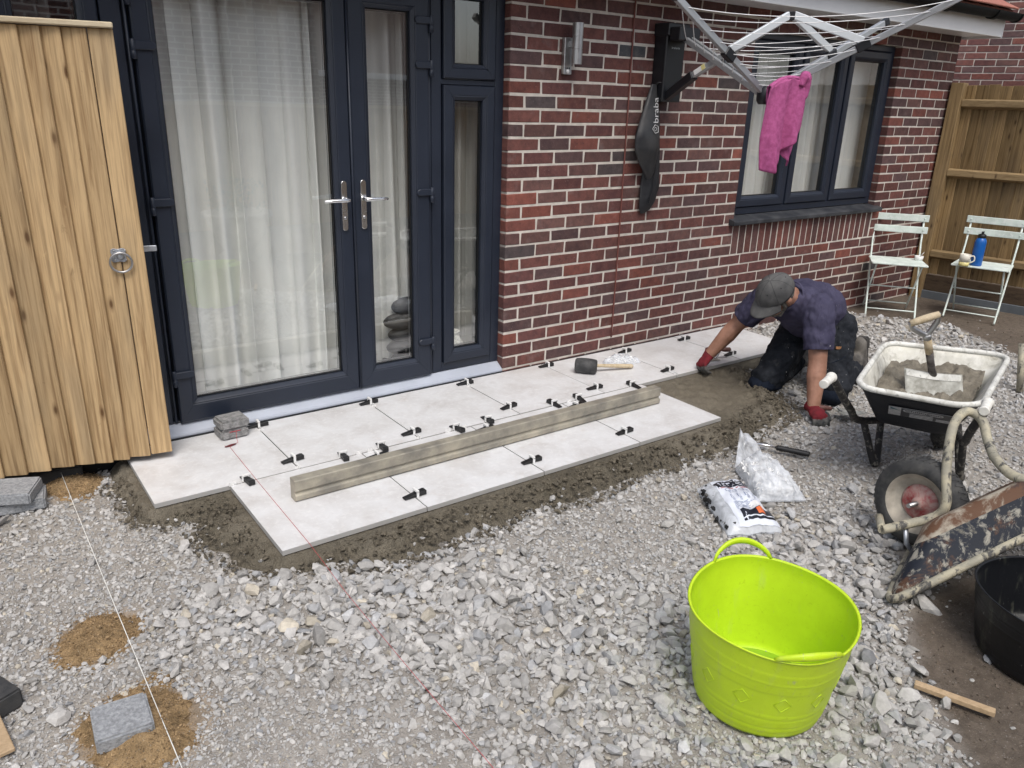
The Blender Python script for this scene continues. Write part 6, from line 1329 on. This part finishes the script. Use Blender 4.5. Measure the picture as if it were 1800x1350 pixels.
pl_ = thing('planter', 'pale stone urn planter reflected in the wide door leaf', 'planter', (-0.15, -4.35, GZ)); m = MB(); m.lathe([(0.0, 0.0), (0.20, 0.0), (0.21, 0.05), (0.15, 0.09), (0.22, 0.20), (0.30, 0.38), (0.31, 0.42), (0.35, 0.44), (0.35, 0.48), (0.29, 0.48), (0.27, 0.40), (0.0, 0.38)], 32, Matrix.Translation((-0.15, -4.35, GZ))); m.build('urn', 'terracotta', pl_)
m = MB(); r_ = random.Random(4)
for i in range(260):
    a = r_.uniform(0, 6.28); q = r_.uniform(0, 0.30); p = Vector((-0.15+q*math.cos(a), -4.35+q*math.sin(a), 0.40+r_.uniform(0, 0.32))); s_ = 0.03; M_ = Matrix.Translation(p) @ Matrix.Rotation(r_.uniform(0, 6.3), 4, 'Z') @ Matrix.Rotation(r_.uniform(-1, 1), 4, 'X'); m.add([M_ @ Vector(c) for c in ((-s_*.5, 0, 0), (0, -s_, 0.01), (s_*.5, 0, 0), (0, s_*1.4, 0.012))], [(0, 1, 2, 3)])
struct(m.build('foliage', 'leaf', pl_, fixn=False), 'stuff')
# ================================================================== PERSON
MAT['skin'] = basic('skin', (0.30, 0.150, 0.098), (0.40, 0.21, 0.145), rough=0.55, scale=14, bump=0.2, bscale=160, bdist=0.002)
MAT['hair'] = basic('grey_beard', (0.06, 0.052, 0.045), (0.20, 0.185, 0.165), rough=0.9, scale=90, bump=0.8, bscale=260)
def clothm(name, c1, c2, sc=4.5, spots=True, bump=0.55):
    t = NT(name); v = t.coord('Object'); f = t.noise(v, sc, 5, 0.6, 0.5); c = t.ramp(f, [(0.32, c1), (0.68, c2)])
    if spots: s_ = t.noise(v, 55, 2, 0.4); c = t.mix(t.ramp(s_, [(0.755, (0, 0, 0)), (0.78, (0.8,)*3)]), c, (0.55, 0.54, 0.52))
    d_ = t.noise(v, 15, 4, 0.7); c = t.mix(t.ramp(d_, [(0.6, (0, 0, 0)), (0.8, (0.22,)*3)]), c, (0.30, 0.28, 0.26))
    wr = t.noise(t.coord('Object', (1, 1, 0.5)), 10, 3, 0.5, 1.6); n = t.bump(wr, bump, 0.03); n = t.bump(t.noise(v, 420, 2), 0.25, 0.001, n)
    t.bsdf(c, 0.92, 0, 0.12, n); return t.m
MAT['shirt'] = clothm('faded_navy_cotton', (0.036, 0.034, 0.064), (0.074, 0.070, 0.116))
MAT['trousers'] = clothm('black_work_trousers', (0.010, 0.012, 0.016), (0.032, 0.035, 0.042), 9)
MAT['kneepad'] = clothm('navy_knee_pad', (0.008, 0.011, 0.019), (0.014, 0.019, 0.031), 6, False)
MAT['boot'] = basic('dusty_boot', (0.055, 0.05, 0.046), (0.19, 0.175, 0.155), rough=0.85, scale=14, lo=0.35, hi=0.7, bump=0.3); MAT['boot_sole'] = basic('boot_sole', (0.028, 0.026, 0.025), (0.08, 0.075, 0.07), rough=0.9, scale=20)
MAT['glove_red'] = basic('red_knit_glove', (0.125, 0.007, 0.013), (0.20, 0.013, 0.022), rough=0.9, scale=20, bump=0.5, bscale=380, bdist=0.003); MAT['glove_grey'] = basic('grey_latex_palm', (0.035, 0.037, 0.040), (0.20, 0.195, 0.18), rough=0.6, scale=26, lo=0.4, hi=0.72)
MAT['cap'] = clothm('washed_grey_cap', (0.062, 0.062, 0.064), (0.125, 0.125, 0.123), 8, False, 0.15)
V3 = Vector
man = thing('person', 'man in grey cap, navy T-shirt and red gloves kneeling to lay the paving', 'person', (1.45, -1.10, GZ))
LS, RS = V3((1.255, -1.255, 0.500)), V3((1.275, -0.875, 0.475)); LE, RE = V3((1.205, -1.330, 0.235)), V3((1.245, -0.730, 0.290)); LW, RW = V3((1.140, -1.392, -0.026)), V3((1.140, -0.628, 0.082))
NK = V3((1.215, -1.085, 0.545)); CH = V3((1.37, -1.06, 0.455)); WA = V3((1.57, -1.03, 0.420)); PV = V3((1.690, -1.015, 0.350)); HD = V3((1.072, -1.100, 0.566))
LH, RH = V3((1.685, -1.130, 0.300)), V3((1.660, -0.905, 0.300)); LK, RK = V3((1.490, -1.275, -0.005)), V3((1.300, -0.960, -0.005)); LA, RA = V3((1.790, -1.210, 0.055)), V3((1.755, -0.840, 0.000))
# body: one continuous figure
b = MB()
b.capsule(CH, PV, 0.115, 0.120, 16); b.ellips((CH+NK)/2, (0.08, 0.12, 0.07)); b.capsule(LS+V3((0.03,0.03,-0.03)), RS+V3((0.03,-0.03,-0.03)), 0.045, 0.045); b.capsule(CH, NK, 0.095, 0.062)
b.capsule(NK, HD, 0.062, 0.060); 
for s_, e_, w_ in ((LS, LE, LW), (RS, RE, RW)):
    b.capsule(s_, e_, 0.062, 0.050); b.capsule(e_, e_.lerp(w_, 0.35), 0.050, 0.053); b.capsule(e_.lerp(w_, 0.30), w_, 0.053, 0.034)
for h_, k_, a_ in ((LH, LK, LA), (RH, RK, RA)): b.capsule(h_, k_, 0.085, 0.062); b.capsule(k_, a_, 0.060, 0.042)
hf = V3((-0.70, 0.16, -0.66)).normalized(); hu0 = V3((-0.56, -0.10, 0.82)); hu = (hu0-hf*hu0.dot(hf)).normalized(); hl = hu.cross(hf).normalized()
def hp(f, l, u): return HD+hf*f+hl*l+hu*u
HM3 = Matrix((hf, hl, hu)).transposed()
b.ellips(hp(-0.005, 0, 0.035), (0.098, 0.079, 0.088), HM3, 18, 12)                 # skull
b.ellips(hp(0.030, 0, -0.030), (0.068, 0.062, 0.078), HM3, 16, 10)                 # face
b.ellips(hp(0.048, 0, -0.078), (0.036, 0.036, 0.028), HM3)                          # chin
b.capsule(hp(0.093, 0, 0.010), hp(0.112, 0, -0.028), 0.009, 0.0145)                 # nose
b.ellips(hp(0.098, 0, -0.052), (0.010, 0.024, 0.007), HM3); b.ellips(hp(0.096, 0, -0.063), (0.010, 0.022, 0.007), HM3)   # lips
for sg in (-1, 1):
    b.ellips(hp(0.082, sg*0.030, 0.018), (0.016, 0.024, 0.009), HM3)               # brow
    b.ellips(hp(-0.004, sg*0.080, -0.010), (0.018, 0.010, 0.033), HM3); b.ellips(hp(-0.006, sg*0.088, 0.004), (0.020, 0.007, 0.020), HM3)   # ears
body = blob(b, 'body', 'skin', man, 0.0065, 4)
MAT['eye_white'] = basic('eye', (0.55, 0.52, 0.48), rough=0.2)
m = MB()
for sg in (-1, 1): m.ellips(hp(0.083, sg*0.031, 0.002), (0.012, 0.013, 0.011), HM3, 12, 8)
m.build('eye', 'eye_white', man); m = MB()
for sg in (-1, 1): m.ellips(hp(0.0935, sg*0.031, 0.000), (0.003, 0.006, 0.006), HM3, 10, 6)
m.build('iris', 'upvc_dark', man)
# hair round the back of the head, beard
m = MB(); m.ellips(hp(-0.022, 0, 0.012), (0.088, 0.0815, 0.080), HM3, 18, 12)
for sg in (-1, 1): m.ellips(hp(0.020, sg*0.073, -0.012), (0.018, 0.008, 0.026), HM3)
blob(m, 'hair', 'hair', man, 0.006, 2, 0.002, 60)
m = MB(); m.ellips(hp(0.046, 0, -0.072), (0.045, 0.048, 0.034), HM3, 16, 10)
for sg in (-1, 1): m.capsule(hp(0.012, sg*0.068, -0.030), hp(0.050, sg*0.040, -0.080), 0.012, 0.016)
m.capsule(hp(0.094, -0.026, -0.046), hp(0.094, 0.026, -0.046), 0.009, 0.009)
blob(m, 'beard', 'hair', man, 0.005, 2, 0.002, 70)
# cap: crown with panels, button, brim
m = MB()
def crown(u, v):
    a = 2*math.pi*u; t_ = (math.pi/2)*(1-v)*1.06; seam = 1-0.012*max(0, 1-abs((6*u % 1)-0.5)*0-abs(math.sin(3*a))*6)
    f, l, z = 0.114*math.sin(t_)*math.cos(a)*seam, 0.0935*math.sin(t_)*math.sin(a)*seam, 0.100*math.cos(t_)
    z = z*(0.98+0.05*math.cos(a)); w_ = 0.0035*mnoise.noise(V3((f*30, l*30, z*30))); return hp(-0.002+f+w_, l+w_, 0.040+z-0.002)
m.grid(crown, 48, 14, closeu=True); m.ellips(hp(0.002, 0, 0.139), (0.008, 0.008, 0.005), HM3, 10, 6); cp = m.build('cap', 'cap', man); solidify(cp, 0.004)
m = MB()
def brim(u, v):
    a = (u-0.5)*2*1.12; rr_ = 1+v*0.78*(math.cos(a)**0.8 if math.cos(a) > 0 else 0); f, l = 0.110*math.cos(a)*(1+0.66*v*math.cos(a)**0.5), 0.0925*math.sin(a)*(1+0.10*v); return hp(-0.002+f, l, 0.040-0.010*v-0.22*(l*l)/0.09*(0.35+0.65*v)-0.012*v*v)
m.grid(brim, 25, 9); o = m.build('cap_brim', 'cap', cp); solidify(o, 0.005)
m = MB()
for k in range(6):
    a = 2*math.pi*(k+0.5)/6; p = crown((k+0.5)/6, 0.52); m.ellips(p, (0.0048, 0.0048, 0.0048), n=8, m=5)
m.build('eyelet', 'upvc_dark', cp)
m = MB()
for k in range(3): m.tube([crown(k/6, v)+(crown(k/6, v)-HD).normalized()*0.0015 for v in np.linspace(0.05, 1, 9)]+[crown(k/6+0.5, v)+(crown(k/6+0.5, v)-HD).normalized()*0.0015 for v in np.linspace(0.98, 0.05, 9)], 0.0020, 4)
m.build('cap_seam', clothm('cap_seam_cloth', (0.045, 0.045, 0.046), (0.07, 0.07, 0.07), 8, False, 0.1), cp)
# shirt
m = MB(); up = V3((0, 0, 1))
m.capsule(CH+up*0.005, PV+V3((-0.04, 0, 0.0)), 0.145, 0.148, 20); m.ellips((CH*0.55+NK*0.45), (0.125, 0.175, 0.110), None, 18, 12); m.ellips((1.46, -1.03, 0.475), (0.14, 0.155, 0.130), None, 18, 12); m.capsule(LS+V3((0.025, 0.025, -0.010)), RS+V3((0.025, -0.02, -0.010)), 0.088, 0.088, 16)
m.ellips(WA+V3((0.02, 0, 0.000)), (0.16, 0.165, 0.150), None, 18, 12); m.capsule(CH, NK+V3((0.03, 0, -0.03)), 0.12, 0.085, 16); m.ellips(WA+V3((-0.10, 0, -0.055)), (0.14, 0.13, 0.10))
for s_, e_ in ((LS, LE), (RS, RE)): m.capsule(s_+V3((0.01, 0, 0)), s_.lerp(e_, 0.58), 0.084, 0.082, 16); m.capsule(s_.lerp(e_, 0.5), s_.lerp(e_, 0.74), 0.082, 0.078, 16)
m.ellips(PV+V3((-0.035, 0.0, 0.005)), (0.135, 0.170, 0.140))
sh = blob(m, 'shirt', 'shirt', man, 0.0075, 5, 0.0105, 17, 3)
# cut the sleeve ends and hem flat, open them
def cutoff(o, planes, thick=0.0):
    bm = bmesh.new(); bm.from_mesh(o.data); off = WLOC[o.name]
    for co, no_, rad in planes:
        dl_ = [v for v in bm.verts if (v.co+off-co).length < rad]; geo = list({e for v in dl_ for e in v.link_edges} | {f for v in dl_ for f in v.link_faces} | set(dl_))
        bmesh.ops.bisect_plane(bm, geom=geo, plane_co=co-off, plane_no=no_)
        kill = [f for f in bm.faces if (f.calc_center_median()+off-co).length < rad*1.15 and (f.calc_center_median()+off-co).dot(no_) > 0]; bmesh.ops.delete(bm, geom=kill, context='FACES')
    bm.to_mesh(o.data); bm.free(); o.data.update()
cutoff(sh, [(LS.lerp(LE, 0.80), (LE-LS).normalized(), 0.13), (RS.lerp(RE, 0.72), (RE-RS).normalized(), 0.13), (PV+V3((0.055, 0, 0.0)), V3((0.85, 0, -0.45)).normalized(), 0.30)])
solidify(sh, 0.004)
m = MB(); m.lathe([(0.074, -0.012), (0.082, 0.0), (0.074, 0.012), (0.070, 0.0)], 24, xform(NK+V3((0.012, 0, 0.008)), *[frame3((HD-NK))[i] for i in (1, 2, 0)]), closed=True); m.build('collar', 'shirt', sh)
m = MB(); pk = V3((1.235, -1.150, 0.425)); m.tube([pk, pk+V3((0.02, -0.05, 0.0)), pk+V3((0.035, -0.09, 0.008))], 0.0022, 5)
# trousers
m = MB(); m.ellips(PV+V3((0.0, 0, -0.030)), (0.132, 0.172, 0.140), None, 18, 12)
for h_, k_, a_, sg in ((LH, LK, LA, -1), (RH, RK, RA, 1)):
    m.capsule(h_, k_, 0.112, 0.088, 18); m.ellips(k_+V3((0.0, 0, 0.015)), (0.098, 0.092, 0.085)); m.capsule(k_+V3((0.02, 0, 0.01)), a_.lerp(k_, 0.10), 0.088, 0.070, 16); m.capsule(h_.lerp(k_, 0.3), k_.lerp(a_, 0.35), 0.10, 0.085, 16)
tr_ = blob(m, 'trousers', 'trousers', man, 0.0085, 3, 0.0150, 21, 9)
cutoff(tr_, [(PV+V3((0.05, 0, 0.085)), V3((0.25, 0, 1)).normalized(), 0.2)])
MAT['orange_tag'] = basic('orange_tag', (0.26, 0.12, 0.045), rough=0.7, scale=150, var=0.5)
q = CAM-V3((1.70, -1.27, 0.19)); q.normalize(); m = MB(); tq = V3((1.541, -1.244, 0.229)); pn = V3((-0.55, -0.78, 0.30)).normalized(); px_ = V3((0.81, -0.57, 0.0)).normalized(); py_ = pn.cross(px_); py_ = py_ if py_.z > 0 else -py_
m.box(-0.017, 0.017, -0.008, 0.008, 0, 0.002, xform(tq, px_, py_, pn)); m.build('pocket_tag', 'orange_tag', tr_)
m = MB(); m.tube([V3((1.463, -1.238, 0.140)), V3((1.479, -1.266, 0.156)), V3((1.521, -1.277, 0.170)), V3((1.553, -1.290, 0.186))], 0.0025, 5); m.build('pocket_seam', 'kneepad', tr_)
for k_, dr_ in ((LK, V3((-0.55, -0.30, -0.25))), (RK, V3((-0.75, 0.05, -0.25)))):
    m = MB(); d_ = dr_.normalized(); m.ellips(k_+d_*0.045+V3((0, 0, -0.012)), (0.082, 0.086, 0.060), None, 18, 12); m.ellips(k_+d_*0.010+V3((0.03, 0, -0.040)), (0.10, 0.082, 0.030), None, 16, 10); blob(m, 'knee_pad', 'kneepad', man, 0.007, 3, 0.003, 30)
# boots
def boot(ank, toe, heel, side_):
    "toe on the ground, heel up"
    ank, toe, heel = V3(ank), V3(toe), V3(heel); d_ = (toe-heel).normalized(); n_ = (heel-ank); n_ = (n_-d_*n_.dot(d_)).normalized(); s_ = d_.cross(n_).normalized()
    m = MB(); m.capsule(ank-(V3((0.10, 0.0, 0.0)) if False else (heel-ank)*0.2), ank, 0.056, 0.058, 14); m.capsule(heel-n_*0.045+d_*0.035, toe-n_*0.045-d_*0.05, 0.046, 0.046, 14); m.capsule(ank, (heel+toe)/2-n_*0.05, 0.055, 0.050, 14); m.ellips(toe-n_*0.040-d_*0.045, (0.055, 0.05, 0.048))
    o = blob(m, 'boot', 'boot', man, 0.007, 3, 0.002, 40)
    P = []; L_ = (toe-heel).length
    for u, w_ in ((0, 0.022), (0.03, 0.032), (0.12, 0.038), (0.30, 0.036), (0.45, 0.034), (0.62, 0.043), (0.8, 0.046), (0.93, 0.038), (1.0, 0.018)): P.append((u*L_, w_))
    poly = [(a, w_) for a, w_ in P]+[(a, -w_) for a, w_ in P[::-1]]; m = MB(); m.prism(poly, -0.012, 0.010, xform(heel, d_, s_, n_)); 
    m.prism([(a, w_) for a, w_ in ((0.0, 0.030), (0.02, 0.038), (0.075, 0.037), (0.075, -0.037), (0.02, -0.038), (0.0, -0.030))], 0.010, 0.022, xform(heel, d_, s_, n_)); m.build('sole', 'boot_sole', o, bevel=0.004)
boot((1.800, -1.205, 0.085), (1.940, -1.205, -0.072), (1.905, -1.175, 0.225), 1)
boot((1.770, -0.835, 0.020), (1.84, -0.83, -0.072), (1.93, -0.80, 0.150), 1)
# gloves: palm, four bent fingers and a thumb
def glove(wr, d_, nb, fing, thumb, label):
    d_ = V3(d_).normalized(); nb = V3(nb); nb = (nb-d_*nb.dot(d_)).normalized(); s_ = d_.cross(nb).normalized(); m = MB()
    L_ = lambda a, b_, c: wr+d_*a+s_*b_+nb*c
    m.capsule(L_(-0.022, 0, 0), L_(0.012, 0, 0), 0.037, 0.034, 16); m.ellips(L_(0.048, 0, 0), (0.050, 0.044, 0.026), Matrix((d_, s_, nb)).transposed(), 18, 12); segs = []
    for bx_, l1, l2, l3, c1, c2, c3, sp_ in fing:
        p0 = L_(0.078, bx_, 0.004); a = 0.0; dd = lambda ang, sp_=sp_: (d_*math.cos(ang)-nb*math.sin(ang)+s_*sp_).normalized()
        p1 = p0+dd(c1)*l1; p2 = p1+dd(c1+c2)*l2; p3 = p2+dd(c1+c2+c3)*l3; m.capsule(L_(0.040, bx_*0.75, 0.0), p0, 0.0135, 0.0125); m.capsule(p0, p1, 0.0122, 0.0115); m.capsule(p1, p2, 0.0115, 0.0105); m.capsule(p2, p3, 0.0105, 0.0092); segs += [(p1, p2), (p2, p3), (p0.lerp(p1, 0.55), p1)]
    (bx_, f0), t1, t2 = thumb; p0 = L_(f0, bx_*0.6, -0.004); p1 = L_(*t1); p2 = L_(*t2); m.capsule(p0, p1, 0.017, 0.0135); m.capsule(p1, p2, 0.0132, 0.0105); segs += [(p0.lerp(p1, 0.6), p1), (p1, p2)]
    o = blob(m, 'glove', ['glove_red', 'glove_grey'], man, 0.0042, 2); off = WLOC[o.name]; me = o.data
    if len(me.materials) < 2: me.materials.clear(); [me.materials.append(MAT[k]) for k in ('glove_red', 'glove_grey')]
    for p in me.polygons:
        c = p.center+off; best = 9
        for a, b_ in segs: ab = b_-a; u = max(0, min(1, (c-a).dot(ab)/ab.length_squared)); best = min(best, (c-a-ab*u).length)
        under_ = (c-wr).dot(nb) < -0.006 and (c-wr).dot(d_) > 0.02
        p.material_index = 1 if best < 0.0150 or under_ else 0
    m = MB(); m.lathe([(0.040, -0.005), (0.042, 0), (0.040, 0.005), (0.036, 0)], 20, xform(L_(-0.028, 0, 0), s_, nb, d_), closed=True); m.build('cuff', 'glove_red', o); return o
# left hand resting on the gravel: knuckles forward, fingers curled under
FG = [(-0.033, 0.034, 0.024, 0.018, 0.75, 0.55, 0.35, -0.14), (-0.011, 0.038, 0.027, 0.020, 0.75, 0.55, 0.35, -0.04), (0.011, 0.037, 0.026, 0.020, 0.80, 0.55, 0.35, 0.05), (0.032, 0.031, 0.021, 0.017, 0.85, 0.55, 0.35, 0.16)]
glove(LW+V3((0.0, 0.0, 0.006)), (-0.30, -0.62, -0.22), (-0.25, -0.20, 0.90), FG, ((-0.05, 0.025), (0.045, -0.062, -0.018), (0.075, -0.066, -0.034)), 'left')
# right hand gripping the edge of the slab
FG2 = [(-0.032, 0.034, 0.024, 0.018, 0.95, 0.75, 0.35, -0.06), (-0.011, 0.038, 0.027, 0.020, 0.95, 0.75, 0.35, -0.02), (0.011, 0.037, 0.026, 0.020, 1.0, 0.75, 0.35, 0.02), (0.031, 0.031, 0.021, 0.017, 1.05, 0.75, 0.35, 0.07)]
glove(RW+V3((-0.004, 0.001, -0.004)), (-0.62, -0.05, -0.50), (-0.50, 0.25, 0.75), FG2, ((0.05, 0.025), (0.052, 0.055, -0.020), (0.080, 0.046, -0.034)), 'right')
